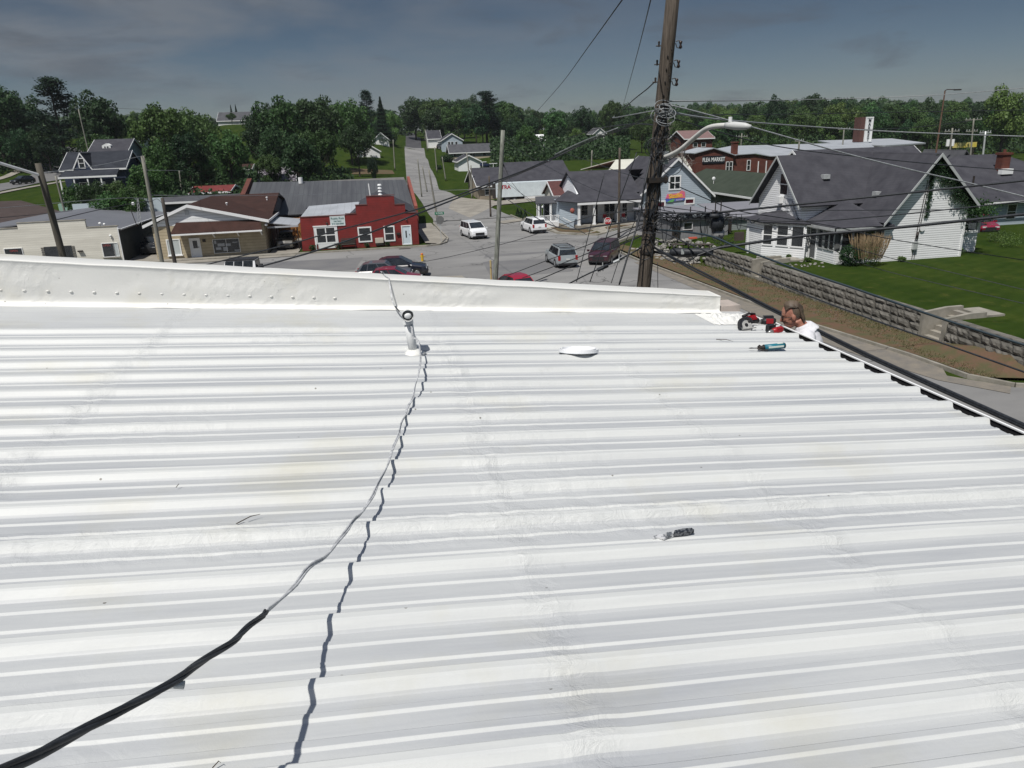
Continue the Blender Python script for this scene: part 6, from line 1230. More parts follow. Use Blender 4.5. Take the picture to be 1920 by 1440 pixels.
for (D0, off, step) in ((560, -2, 26), (420, 6, 28), (340, 3, 30), (290, 14, 36), (245, 27, 42), (200, 40, 48), (168, 56, 56), (142, 76, 62)):
    px = -55 + rr.random() * 20
    while px < 1975:
        D = D0 * rr.uniform(.94, 1.06); top = skyy(px) + off * rr.uniform(.75, 1.25) + rr.uniform(-4, 6)
        wp = 5.0 / D * F * .75
        lim = 1
        if px > 1000 and D < 190: lim = 0
        if px > 1230 and D < 225: lim = 0
        if 700 < px < 1000 and D < 235: lim = 0
        if px < 265 and D < 150: lim = 0
        
        if lim and ok(px, top, D, wp):
            z = zone(px); kd = rr.choice(['round', 'round', 'oval', 'wide', 'open']); lm = rr.choice([L_a, L_a, L_b, L_b, L_c])
            tree(px, top, D, kd, lm, z[2], z[3], w=rr.uniform(.8, 1.0))
        px += step * rr.uniform(.8, 1.25)
# hedge-like undergrowth that closes the foot of the woods
m = MB()
def ug(rr):
    while True:
        px = rr.uniform(255, 660); D = rr.uniform(122, 160)
        p = ad(px, 300, D); return Vector((p.x, p.y, tz(p.x, p.y) + rr.random() ** 1.5 * (2.6 + 1.5 * noise.noise(p * .1))))
leaves(m, ug, 16000, .30, 0, 77)
def ug2(rr):
    px = rr.uniform(920, 1180) if rr.random() < .5 else rr.uniform(1240, 1960); D = rr.uniform(200, 260) if px < 1200 else rr.uniform(235, 300)
    p = ad(px, 300, D); return Vector((p.x, p.y, tz(p.x, p.y) + rr.random() ** 1.3 * 5.5))
leaves(m, ug2, 20000, .42, 0, 78)
def ug3(rr):
    px = rr.uniform(-40, 122); D = rr.uniform(214, 255); p = ad(px, 300, D); return Vector((p.x, p.y, tz(p.x, p.y) + rr.random() ** 1.3 * 6))
leaves(m, ug3, 6000, .4, 0, 79)
solo('undergrowth', m, L_b, 'dark undergrowth filling the foot of the woods', kind='stuff')
m = MB(); rr2 = random.Random(5)
for k in range(330):                                    # the far wooded ridge
    px = rr2.uniform(-80, 2000)

    D = rr2.uniform(400, 520); zt = ad(px, skyy(px) + rr2.uniform(2, 16), D).z; p = ad(px, 300, D); r = rr2.uniform(4, 6.5)
    for q in range(150):
        v = Vector((rr2.gauss(0, 1), rr2.gauss(0, 1), rr2.gauss(0, 1))).normalized(); c = Vector((p.x, p.y, zt - r)) + Vector((v.x * r, v.y * r, v.z * r * 1.1 - (rr2.random() ** 2) * 6 * (v.z < 0)))
        a = Vector((rr2.gauss(0, 1), rr2.gauss(0, 1), rr2.gauss(0, 1))).normalized(); b_ = a.cross(v).normalized(); s_ = rr2.uniform(.5, 1.1); m.add([c - a * s_, c - b_ * s_, c + a * s_, c + b_ * s_], [(0, 1, 2, 3)])
solo('far_woods', m, L_b, 'continuous far wood along the ridge', kind='stuff')
# bare, half dead tree behind the big pole
g = gp(1305, 318, 1.); t = thing('bare_tree', 'bare twisted branches of a leafless tree behind the big wooden pole', 'tree', (49, 112, .6)); m = MB(); rb = random.Random(9)
def br(p, d, L_, r, lv):
    pts = [p]; q = p
    for i in range(4):
        d = (d + Vector((rb.gauss(0, .28), rb.gauss(0, .28), rb.gauss(0, .2)))).normalized(); q = q + d * L_ / 4; pts.append(q)
    m.tube(pts, [r * (1 - .14 * i) for i in range(5)], 5 if lv < 2 else 4, cap=False)
    if lv < 4:
        for k in range(4 if lv < 3 else 3): j = rb.randint(1, 4); br(pts[j], (d + Vector((rb.gauss(0, .8), rb.gauss(0, .8), rb.gauss(.15, .5)))).normalized(), L_ * rb.uniform(.5, .75), r * .55, lv + 1)
br(Vector((49, 112, 0)), Vector((-.1, 0, 1)), 5.2, .26, 0); br(Vector((49, 112, 3.)), Vector((-.35, 0, 1)), 5.5, .2, 0); part('trunk', m, mat('grey_bark', (.22, .19, .17), .9, (.12, .10, .09), 3), t)
# dark shrubs beside the apartment block and lawns
for px, py, s_, lab in ((835, 287, 1.5, 'round shrub at the left foot of the apartment house'), (842, 300, 1.7, 'round shrub below the left corner of the apartment house'), (762 + 60, 312, .9, 'dark low shrub on the lawn right of the hill road')):
    D = 225 if py < 305 else 205; p = ad(px, py, D); bush('shrub', (p.x, p.y, tz(p.x, p.y) - .2), s_, s_ * .7, 500, .2, L_b, lab, int(px))
# ================================================================== vehicles
M_tyre = mat('tyre', (.016, .016, .017), .8); M_rim = mat('alloy', (.45, .46, .47), .35, metal=.6); M_lampg = mat('headlight_glass', (.55, .57, .58), .1, spec=.8); M_tail = mat('tail_lamp', (.32, .01, .012), .2); M_plate = mat('plate', (.55, .56, .55), .5); M_black = mat('black_plastic', (.02, .02, .022), .5)
def paint(name, c): return mat('paint_' + name, c, .28, spec=.6, coat=.6)
CARS = {  # length, width, height, side profile of body (x from rear 0 to front 1, z share), window band
 'minivan': dict(L=5.1, W=1.98, H=1.75, roof=[(.015, .62), (.03, .93), (.10, 1.0), (.62, 1.0), (.86, .66)], belt=.60, hood=[(.86, .62), (.985, .52), (1.0, .38)]),
 'suv': dict(L=4.7, W=1.85, H=1.72, roof=[(.015, .62), (.06, .93), (.14, 1.0), (.58, .99), (.72, .66)], belt=.62, hood=[(.72, .64), (.97, .56), (1.0, .42)]),
 'crossover': dict(L=4.5, W=1.84, H=1.62, roof=[(.02, .62), (.12, .90), (.25, 1.0), (.52, 1.0), (.72, .68)], belt=.63, hood=[(.72, .65), (.96, .54), (1.0, .38)]),
 'hatch': dict(L=4.2, W=1.74, H=1.47, roof=[(.02, .62), (.14, .92), (.28, 1.0), (.50, 1.0), (.72, .66)], belt=.62, hood=[(.72, .64), (.96, .50), (1.0, .36)]),
 'sedan': dict(L=4.6, W=1.8, H=1.45, roof=[(.17, .64), (.28, .94), (.38, 1.0), (.55, .99), (.74, .66)], belt=.62, hood=[(.74, .64), (.97, .50), (1.0, .36)], boot=[(.0, .50), (.02, .62)]),
 'jeep': dict(L=4.2, W=1.85, H=1.82, roof=[(.02, .60), (.03, .98), (.10, 1.0), (.60, .99), (.66, .62)], belt=.60, hood=[(.66, .62), (.97, .60), (1.0, .40)]),
}
def car(kind, loc, head, col, label, group=None, rack=False, roofcol=None, name=None, spare=False):
    s = CARS[kind]; L_, W_, H_ = s['L'], s['W'], s['H']
    t = thing(name or {'minivan': 'minivan', 'suv': 'parked_suv', 'crossover': 'crossover', 'hatch': 'hatchback', 'sedan': 'sedan', 'jeep': 'off_roader'}[kind], label, {'minivan': 'van', 'suv': 'suv', 'crossover': 'car', 'hatch': 'car', 'sedan': 'car', 'jeep': 'car'}[kind], loc, group, rz=head)
    X = lambda u: (u - .5) * L_
    zb = .22; belt = s['belt'] * H_
    prof = s.get('boot', [(.0, .40), (.015, .60)]) + ([(s['roof'][0][0], s['roof'][0][1])] if 'boot' in s else []) + s['hood']
    # lower body: cross sections lofted along the length
    us = sorted(set([0, .008, .03, .1, .2, .3, .4, .5, .6, .7, .8, .9, .97, .992, 1] + [p[0] for p in prof]))
    def zt(u):
        for a, b_ in zip(prof, prof[1:]):
            if a[0] <= u <= b_[0]: return (a[1] + (b_[1] - a[1]) * (u - a[0]) / max(1e-6, b_[0] - a[0])) * H_
        return prof[-1][1] * H_
    def ww(u): return W_ / 2 * (1 - .13 * max(0, (u - .88) / .12) ** 2 - .07 * max(0, (.10 - u) / .10) ** 2)
    m = MB(); k = 0; secs = []
    for u in us:
        w, z = ww(u), min(zt(u), belt + .06); z0 = zb + .12 * max(0, (u - .95) / .05) + .10 * max(0, (.04 - u) / .04)
        secs.append([(X(u), -w * .93, z0), (X(u), -w, z0 + .18), (X(u), -w, (z0 + z) / 2 + .05), (X(u), -w * .985, z - .10), (X(u), -w * .90, z), (X(u), 0, z + .035), (X(u), w * .90, z), (X(u), w * .985, z - .10), (X(u), w, (z0 + z) / 2 + .05), (X(u), w, z0 + .18), (X(u), w * .93, z0)])
    n = len(secs[0]); m.v = [p for q in secs for p in q]
    m.f = [(i * n + j, (i + 1) * n + j, (i + 1) * n + (j + 1) % n, i * n + (j + 1) % n) for i in range(len(secs) - 1) for j in range(n)] + [tuple(range(n)), tuple(range((len(secs) - 1) * n, len(secs) * n))[::-1]]
    m.m = [0] * len(m.f)
    # greenhouse
    R_ = s['roof']; g = []
    for (u, z) in R_:
        h = z * H_; t_ = max(0, (h - belt) / (H_ - belt)); w = W_ / 2 * (.91 - .17 * t_); g.append((X(u), w, h))
    pts = [(x, -w, z) for x, w, z in g] + [(x, w, z) for x, w, z in g]; base = [(g[0][0], -W_ / 2 * .91, belt - .03), (g[-1][0], -W_ / 2 * .91, belt - .03), (g[0][0], W_ / 2 * .91, belt - .03), (g[-1][0], W_ / 2 * .91, belt - .03)]
    q = len(g); vs = pts + base
    m.add(vs, [tuple([2 * q] + list(range(0, q)) + [2 * q + 1])[::-1], tuple([2 * q + 2] + list(range(q, 2 * q)) + [2 * q + 3])] + [(i, i + 1, q + i + 1, q + i)[::-1] for i in range(q - 1)] + [(2 * q, 0, q, 2 * q + 2)[::-1], (2 * q + 1, 2 * q + 3, 2 * q - 1, q - 1)])
    body = part('body', m, paint(*col), t, local=True)
    # glass set just proud
    def quadpanel(nm, P, par, mt, lift):
        P = [Vector(p) for p in P]; nrm = (P[1] - P[0]).cross(P[3] - P[0]).normalized() * lift; mm = MB(); mm.add(P + [p + nrm for p in P], [(3, 2, 1, 0), (4, 5, 6, 7), (0, 1, 5, 4), (1, 2, 6, 5), (2, 3, 7, 6), (3, 0, 4, 7)]); return part(nm, mm, mt, par, local=True)
    def lerp(a, b_, f): return Vector(a).lerp(Vector(b_), f)
    a, b_ = g[-2], g[-1]
    A0, A1 = lerp((a[0], -a[1], a[2]), (b_[0], -b_[1], b_[2]), .08), lerp((a[0], -a[1], a[2]), (b_[0], -b_[1], b_[2]), .96); B0, B1 = Vector((A0.x, -A0.y, A0.z)), Vector((A1.x, -A1.y, A1.z)); sh = .93
    for v in (A0, A1, B0, B1): v.y *= sh
    quadpanel('windscreen', [A1, B1, B0, A0], t, M_glass, .012)
    a, b_ = (g[0], g[1]); A0, A1 = lerp((b_[0], -b_[1], b_[2]), (a[0], -a[1], a[2]), .1), lerp((b_[0], -b_[1], b_[2]), (a[0], -a[1], a[2]), .92)
    for v in (A0, A1): v.y *= .9
    quadpanel('rear_window', [A0, Vector((A0.x, -A0.y, A0.z)), Vector((A1.x, -A1.y, A1.z)), A1], t, M_glass, .012)
    for sd in (-1, 1):
        zl, zh = belt + .015, H_ * .945; f = (zh - belt) / (H_ - belt); wl, wh = W_ / 2 * .912, W_ / 2 * (.91 - .17 * f) 
        ur0 = g[1][0] + .12; ur1 = g[-2][0] + .05; lr0 = g[0][0] + .22 if 'boot' not in s else g[0][0] + .25; lr1 = g[-1][0] - .12
        cuts = (0, .36, .68, 1.0) if kind in ('minivan', 'suv', 'jeep') else (0, .22, .6, 1.0)
        for c0, c1 in zip(cuts, cuts[1:]):
            c0 += .012; c1 -= .012; P = [(lr0 + (lr1 - lr0) * c0, sd * wl, zl), (lr0 + (lr1 - lr0) * c1, sd * wl, zl), (ur0 + (ur1 - ur0) * c1, sd * wh, zh), (ur0 + (ur1 - ur0) * c0, sd * wh, zh)]
            quadpanel('side_window', P if sd < 0 else P[::-1], t, M_glass, .012)
        m = MB(); m.box(X(.99) - .22, X(.99) + .02, sd * W_ * .30 - .17, sd * W_ * .30 + .17, .36 * H_, .46 * H_) ; part('headlight', m, M_lampg, t, local=True)
        m = MB(); m.box(-L_ / 2 - .015, -L_ / 2 + .14, sd * W_ * .41 - .1, sd * W_ * .41 + .1, .40 * H_, .62 * H_); part('tail_light', m, M_tail, t, local=True)
        m = MB(); m.box(g[-1][0] - .30, g[-1][0] - .14, sd * (W_ / 2 + .0), sd * (W_ / 2 + .19), belt + .0, belt + .15) if sd > 0 else m.box(g[-1][0] - .30, g[-1][0] - .14, sd * (W_ / 2 + .19), sd * (W_ / 2), belt, belt + .15); part('wing_mirror', m, paint(*col) if kind != 'jeep' else M_black, t, local=True)
    m = MB(); m.box(X(1) - .03, X(1) + .025, -W_ * .26, W_ * .26, .26 * H_, .42 * H_); part('grille', m, M_black, t, local=True)
    m = MB(); m.box(X(1) - .10, X(1) + .03, -W_ * .42, W_ * .42, zb + .03, zb + .17); part('front_bumper', m, M_black, t, local=True)
    m = MB(); m.box(X(0) - .04, X(0) + .1, -W_ * .44, W_ * .44, zb + .04, zb + .22); part('rear_bumper', m, M_black, t, local=True)
    m = MB(); m.box(X(0) - .03, X(0) - .005, -.16, .16, .40 * H_, .40 * H_ + .13); part('number_plate', m, M_plate, t, local=True)
    wr = .34 if H_ > 1.6 else .31
    for ux in (.19, .81):
        for sd in (-1, 1):
            x = X(ux); y0, y1 = sd * (W_ / 2 - .20), sd * (W_ / 2 + .012); m = MB(); m.cyl((x, y0, wr), (x, y1, wr), wr, n=20); w = part('wheel', m, M_tyre, t, local=True)
            m = MB(); m.cyl((x, sd * (W_ / 2 + .0125), wr), (x, sd * (W_ / 2 + .02), wr), wr * .64, wr * .6, 16); part('rim', m, M_rim, w, local=True)
            m = MB(); m.cyl((x, sd * (W_ / 2 - .02), wr + .02), (x, sd * (W_ / 2 + .006), wr + .02), wr * 1.18, n=22); part('wheel_arch', m, M_black, t, local=True)
    if rack:
        for sd in (-1, 1): m = MB(); m.tube([(X(.12), sd * W_ * .33, H_ + .05), (X(.56), sd * W_ * .33, H_ + .05)], .025, 6); part('roof_rail', m, M_black, t, local=True)
        m = MB(); [m.box(X(u), X(u) + .06, -W_ * .35, W_ * .35, H_ + .06, H_ + .09) for u in (.2, .36, .5)]; m.box(X(.05), X(.08), -W_ * .36, W_ * .36, H_ - .02, H_ + .04); part('roof_rack', m, M_black, t, local=True)
    if spare: m = MB(); m.cyl((X(0) - .26, 0, .95), (X(0) - .04, 0, .95), .38, n=22); part('spare_wheel', m, M_tyre, t, local=True)
    if roofcol:
        m = MB(); m.box(X(.03), X(.60), -W_ * .40, W_ * .40, H_ - .06, H_ + .035); part('soft_top', m, roofcol, t, local=True)
    return t
PI = math.pi
p = gp(893, 446, .0); car('minivan', (11.2, 84.6, 0), -PI / 2 + .16, ('white', (.78, .79, .80)), 'white minivan driving towards the viewer, left of the centre utility pole')
car('suv', (18.6, 86.3, 0), PI / 2 + .12, ('white', (.78, .79, .80)), 'white suv seen from behind at the kerb before the porch house', name='white_suv')
car('suv', (15.9, 62.6, 0), PI / 2 + .02, ('silver', (.30, .33, .34)), 'silver grey suv with roof rack seen from behind in the street', rack=True, name='silver_suv')
car('minivan', (20.0, 62.9, 0), -PI / 2 - .52, ('maroon', (.040, .008, .014)), 'very dark maroon minivan facing the viewer beside the rubble bank')
hd = -.12
car('crossover', (1.9, 61.9, 0), hd, ('navy_black', (.010, .013, .024)), 'near black car parked behind the grey crossover and the red hatchback', 'parked cars side by side before the red building')
car('crossover', (.55, 60.0, 0), hd, ('dark_grey', (.10, .105, .12)), 'dark grey crossover parked between the near black car and the red hatchback', 'parked cars side by side before the red building')
car('hatch', (1.3, 57.6, 0), hd, ('red', (.21, .008, .03)), 'dark red hatchback, nearest of the parked cars, cut off by the parapet', 'parked cars side by side before the red building')
car('hatch', (9.5, 51.6, 0), PI / 2 + .3, ('red_bright', (.30, .008, .025)), 'red car showing only its roof above the parapet beside centre pole')
car('jeep', (-11.9, 65.0, 0), PI - .12, ('white', (.78, .79, .80)), 'white off roader with black soft top and rear spare wheel, cut by parapet', roofcol=M_black, spare=True)
car('jeep', (-24.0, 87.0, 0), -PI / 2 - .0, ('black', (.010, .011, .012)), 'black off roader parked in shade beside the cream brick shop', name='black_off_roader')
car('suv', (-9.55, 84.8, 0), -PI / 2, ('taupe', (.10, .095, .08)), 'old taupe suv parked under the small white carport', name='old_suv')
p = ad(45, 350, 183); car('crossover', (p.x, p.y, tz(p.x, p.y) + .05), -PI * .66, ('black', (.010, .011, .012)), 'shiny black car on the curving road at far left', name='black_car')
p = ad(832, 273, 262); car('suv', (p.x, p.y, tz(p.x, p.y)), -PI / 2 + 1.2, ('black', (.010, .011, .012)), 'dark car in the driveway of the distant garage house')
p = ad(908, 303, 214); car('sedan', (p.x, p.y, tz(p.x, p.y)), .1, ('navy', (.012, .02, .06)), 'dark blue car parked beside the white vinyl garage')
p = gp(1898, 432, 1.3); car('hatch', (54.2, 58.6, 1.15), -PI / 2 - .3, ('red', (.21, .008, .03)), 'red car tucked in the shade between shed and neighbour house')
# ================================================================== street signs
M_signback = mat('sign_back', (.16, .165, .165), .6, (.12, .12, .12), 8, .5); M_stop = mat('stop_red', (.42, .02, .025), .5)
def octa(c, r, y0, y1):
    m = MB(); m.prism([(c[0] + r * math.cos(PI / 8 + k * PI / 4), c[1] + r * math.sin(PI / 8 + k * PI / 4)) for k in range(8)], 'Y', y0, y1); return m
p = gp(1139, 456, 0.); q = aty(1134, 414, p.y)
t = thing('stop_sign', 'red octagonal STOP sign facing the viewer in front of the porch house', 'sign', (p.x, p.y, 0)); m = MB(); m.box(p.x - .03, p.x + .03, p.y, p.y + .05, -.1, 2.6); part('post', m, M_galv, t)
R8 = .40; c = (p.x, 2.25); part('border', octa(c, R8, p.y - .03, p.y - .002), M_trim, t); b_ = part('sign_plate', octa(c, R8 * .93, p.y - .036, p.y - .031), M_stop, t); text('lettering', 'STOP', .36, (c[0], p.y - .04, c[1]), FY, M_trim, t, .003, sx=.85, bold=.012)
t = thing('stop_sign', 'back of a grey octagonal sign under a green street name sign', 'sign', (7.15, 81.15, 0)); m = MB(); m.box(7.12, 7.18, 81.15, 81.2, 0, 3.25); part('post', m, M_galv, t)
part('sign_plate', octa((7.15, 2.45), .46, 81.10, 81.14), M_signback, t)
m = MB(); m.box(6.62, 7.62, 81.11, 81.14, 3.02, 3.32); b_ = part('street_name_plate', m, mat('street_green', (.02, .16, .09), .5), t); text('lettering', 'N MAIN', .26, (7.12, 81.1, 3.17), FY, M_trim, b_, .003, sx=.8)
# hydrant by the parked cars
p = gp(792, 489, 0); t = thing('fire_hydrant', 'small orange topped fire hydrant behind the parked cars', 'hydrant', (p.x, p.y, 0)); m = MB(); m.cyl((p.x, p.y, -.05), (p.x, p.y, .55), .13, .12, 12); m.cyl((p.x - .2, p.y, .42), (p.x + .2, p.y, .42), .06, n=8); part('barrel', m, mat('hydrant_yellow', (.55, .35, .03), .5), t)
m = MB(); m.ball((p.x, p.y, .6), (.13, .13, .14)); part('bonnet', m, mat('hydrant_orange', (.50, .14, .03), .5), t)
m = MB(); m.tube([gp(1031 - 77, 530, 0), gp(1031 - 77, 530, 0) + Vector((0, 0, 1.3))], .06, 8)
p = ad(921, 520, 54); q = ad(922, 488, 54); m = MB(); m.cyl((p.x, p.y, 0), (p.x, p.y, q.z), .07, n=8); solo('marker_post', m, mat('yellow_guard', (.45, .36, .17), .6), 'short yellow cable guard standing left of the centre utility pole', 'post')
for i, (px, py, lab) in enumerate([(1029, 388, 'white garden trellis post'), (1016, 398, 'second')]): pass
m = MB(); p = gp(1020, 410, .1); m.tube([(p.x, p.y, .1), (p.x, p.y, 1.6)], .05, 6); m.box(p.x - .25, p.x + .25, p.y - .2, p.y + .2, 1.5, 1.6); m.prism([(p.x - .3, 1.6), (p.x + .3, 1.6), (p.x, 1.95)], 'Y', p.y - .25, p.y + .25); solo('bird_feeder', m, M_trim, 'small white roofed bird feeder on the lawn beside the porch', 'bird feeder')
for k, (px, D) in enumerate(((905, 196), (925, 190))):
    p = ad(px, 310, D); z = tz(p.x, p.y); m = MB(); m.tube([(p.x, p.y, z), (p.x, p.y, z + 2)], .07, 6); m.box(p.x - 1, p.x + 1, p.y - .05, p.y + .05, z + 1.85, z + 2.0); solo('clothes_post', m, M_trim, ('white T shaped clothes line post, nearer the white garage', 'white T shaped clothes line post, nearer the centre utility pole')[k], 'post', 'clothes line posts')
# ================================================================== utility poles
def pole(name, label, top, bot, r0, r1, mt, group=None):
    t = thing(name, label, 'utility pole', (bot.x, bot.y, bot.z), group); m = MB(); n = 8
    m.tube([bot.lerp(top, i / n) for i in range(n + 1)], [r0 + (r1 - r0) * i / n for i in range(n + 1)], 12); part('shaft', m, mt, t, smooth=True); return t
def down(top, mid, z=0.):   # the foot of a leaning pole from two points on it
    k = (z - top.z) / (mid.z - top.z); return top + (mid - top) * k
tp, md = ad(1261, 0, 16.5), ad(1207, 535, 16.5); ft = down(tp, md, 0); tp2 = tp + (tp - md) * .18
BP = pole('utility_pole', 'big weathered brown wooden pole with insulators and tangled cables, rising out of frame', tp2, ft, .178, .132, M_wood)
def bp(y, dx=0., dy=0., d=16.5):   # a point on the big pole at pixel row y
    u = y / 535.; p = ad(1261 + (1207 - 1261) * u, y, 16.5); return p + Vector((dx, dy, 0))
side = Vector((.93, -.36, 0))      # to the right as the camera sees it
def cam_side(k): return side * k
for y, s in ((85, 1), (121, 1), (155, 1)):
    c = bp(y) + side * .15; m = MB()
    m.tube([c + side * 0 + Vector((0, 0, .06)), c + side * .05 + Vector((0, 0, .075)), c + side * .12 + Vector((0, 0, .06))], .010, 6)
    m.tube([c + Vector((0, 0, .03)), c + side * .03 + Vector((0, 0, -.05)), c + side * .10 + Vector((0, 0, -.07)), c + side * .12 + Vector((0, 0, -.065))], .010, 6); b_ = part('spool_bracket', m, M_iron, BP)
    m = MB(); q = c + side * .10; m.tube([q + Vector((0, 0, -.06)), q + Vector((0, 0, -.03)), q, q + Vector((0, 0, .03)), q + Vector((0, 0, .06))], [.036, .03, .018, .03, .036], 12); part('insulator', m, M_ins, b_, smooth=True)
for y in (85, 120, 153):
    c = bp(y) - side * .15; m = MB(); m.tube([c + side * .02, c - side * .09], .013, 6); m.tube([c - side * .03 + Vector((0, 0, -.02)), c - side * .03 + Vector((0, 0, .05))], .02, 8); m.ball(c - side * .03 + Vector((0, 0, .065)), (.025, .012, .025), 8, 6); part('through_bolt', m, M_iron, BP)
m = MB()
for i in range(16): y = 95 + i * 12; c = bp(y) - Vector((.02, .15, 0)) + side * (.05 - .07 * (i % 2)) ; m.ball(c, (.018, .02, .028), 6, 4)
part('staples', m, M_iron, BP)
for y in (338, 400, 425, 470):
    c0, c1 = bp(y), bp(y + 5); m = MB(); m.tube([c0, c1], .155 + .02 * y / 535, 14); part('pole_band', m, M_iron, BP)
m = MB(); c = bp(337); m.box(c.x - .25, c.x + .22, c.y - .22, c.y - .12, c.z - .05, c.z + .05); m.ball(c + side * .24, (.06, .06, .09), 8, 6); part('clamp_bracket', m, M_iron, BP)
rr = random.Random(8); m = MB()                       # cables stapled along the shaft
for k in range(12):
    y0, y1 = rr.choice([(195, 300), (200, 410), (280, 420), (300, 430), (390, 480), (230, 400)]); a0 = rr.uniform(-2.6, -.2); P = []
    for i in range(13):
        y = y0 + (y1 - y0) * i / 12; a = a0 + .4 * math.sin(i * .9 + k); r = .150 + .02 * rr.random() + y * .00005; P.append(bp(y) + Vector((math.cos(a) * r, math.sin(a) * r, 0)))
    m.tube(smoothpath(P, 2), .009, 5)
part('riser_cables', m, M_blackrub, BP)
m = MB()
for k in range(10):
    c = bp(205 + k * 2) + Vector((rr.gauss(0, .05), -.16, rr.gauss(0, .05))); rad = rr.uniform(.08, .22); P = [c + Vector((rad * math.cos(a * .7 + k), -.04 + .06 * math.sin(a), rad * .6 * math.sin(a * .7 + k))) for a in range(9)]; m.tube(smoothpath(P, 3), .008, 5)
part('wire_tangle', m, M_greyrub, BP)
m = MB()
for k in range(16):
    c = bp(rr.choice([285, 410, 440, 470])) + side * rr.uniform(-.2, .3) + Vector((0, -.2, rr.gauss(0, .1))); rad = rr.uniform(.08, .3); P = [c + side * (rad * math.cos(a * .75 + k)) + Vector((0, .05 * math.sin(a), rad * math.sin(a * .75 + k))) for a in range(9)]; m = MB(); m.tube(smoothpath(P, 3), .008, 5); part('cable_loop', m, M_blackrub, BP)
# smaller poles
def pp(name, label, a, b_, D, r, mt, z=None, group=None):
    t_, m_ = ad(a[0], a[1], D), ad(b_[0], b_[1], D); f = down(t_, m_, 0 if z is None else z); return pole(name, label, t_, f, r * 1.15, r * .85, mt, group), t_
P1, P1t = pp('utility_pole', 'tilted dark wooden pole in front of cream brick shop carrying white lamp arm', (71, 306), (121, 492), 38, .15, mat('dark_brown_wood', (.105, .095, .075), .9, (.06, .055, .045), 5, .5, stretch=(5, 5, .3)))
P2, P2t = pp('utility_pole', 'leaning grey wooden pole in front of tan store, taller of the two', (267, 292), (305, 498), 58, .14, M_woodg)
P3, P3t = pp('utility_pole', 'short black wooden pole beside the taller grey one at tan store', (304, 371), (329, 498), 62, .14, M_woodd)
P4, P4t = pp('utility_pole', 'mossy grey wooden pole at the centre of the view in the street', (943, 244), (929, 524), 52, .16, mat('mossy_wood', (.26, .27, .235), .9, (.10, .105, .09), 3, .5, stretch=(4, 4, .5), bump=.6))
P5, P5t = pp('utility_pole', 'slim brown wooden pole right of the stop sign', (1162, 277), (1160, 450), 79, .13, M_wood)
P6, P6t = pp('utility_pole', 'pale thin pole standing behind the grass by the green container', (104, 330), (122, 400), 110, .13, M_woodg, z=tz(-45, 105))
farp = [((783, 298), (795, 406), 140, 'thin leaning pole on the hill road, nearest to the red building'), ((792, 312), (801, 360), 150, 'crooked thin pole in the middle of the hill road view'), ((804, 318), (824, 432), 100, 'thin pole left of the grey octagonal sign'), ((875, 286), (886, 378), 140, 'thin pole standing before white garage, left of two'), ((883, 310), (885, 380), 135, 'short thin pole standing before white garage, right of two'), ((815, 276), (819, 318), 190, 'thin far pole on lawn right of hill road'), ((829, 294), (838, 352), 170, 'slender pole on the lawn, nearest to the white garage at left'), ((797, 243), (802, 286), 260, 'far thin pole beside the dark stretch of hill road'), ((917, 330), (920, 403), 105, 'brown thick post on the striped lawn left of centre pole'), ((336, 320), (340, 352), 135, 'short grey pole among the trees behind the red metal shed roof'), ((737, 262), (740, 310), 200, 'thin pole on the lawn left of the hill road'), ((167, 200), (172, 235), 200, 'thin far pole beside the dark round tree on the left hill'), ((147, 205), (166, 285), 170, 'thin slanting pole between pine and blue house')]
for a, b_, D, lab in farp:
    g = ad(b_[0], b_[1], D); pp('utility_pole', lab, a, b_, D, .12 if D < 180 else .14, M_woodg if 'brown' not in lab else M_wood, z=tz(g.x, g.y) if b_[1] < 500 else 0)
def xpole(px, top, bot, D, arms, label, mt=M_woodg, can=False):
    a, b_ = ad(px, top, D), ad(px - 2, bot, D); b_.z = tz(b_.x, b_.y); t = pole('utility_pole', label, a, b_, .17, .13, mt)
    for dy, w in arms:
        z = a.z - dy; m = MB(); m.box(a.x - w, a.x + w, a.y - .06, a.y + .06, z, z + .16); k = part('cross_arm', m, mt, t)
        m = MB(); [m.cyl((a.x + w * f, a.y, z + .16), (a.x + w * f, a.y, z + .42), .06, n=6) for f in (-.9, -.45, .45, .9)]; part('pin_insulators', m, M_galv, k)
    if can: m = MB(); m.cyl((a.x - .45, a.y, a.z - 2.9), (a.x - .45, a.y, a.z - 1.8), .28, n=12); m.cyl((a.x + .45, a.y, a.z - 2.9), (a.x + .45, a.y, a.z - 1.8), .28, n=12); part('transformers', m, M_trim, t)
    return t
xpole(1786, 240, 280, 150, [(.6, 1.4)], 'far pole with cross arm and two white transformers on the right', can=True)
xpole(1826, 222, 280, 165, [(.3, 1.7), (2.3, 1.2)], 'tallest far pole on the right, with two cross arms')
xpole(1848, 246, 292, 140, [(.3, 1.0)], 'pale far pole right of the tallest one', M_galv)
xpole(1583, 240, 268, 190, [(.3, 1.5)], 'far pole with cross arm left of the sign tower')
xpole(1391, 250, 274, 190, [(.8, 1.5)], 'far pole with cross arm above the brick market hall')
xpole(1110, 282, 314, 150, [], 'thin far pole left of the cream roof'); xpole(1499, 262, 290, 140, [(.3, .8)], 'short far pole rising behind the ridge of the white house')
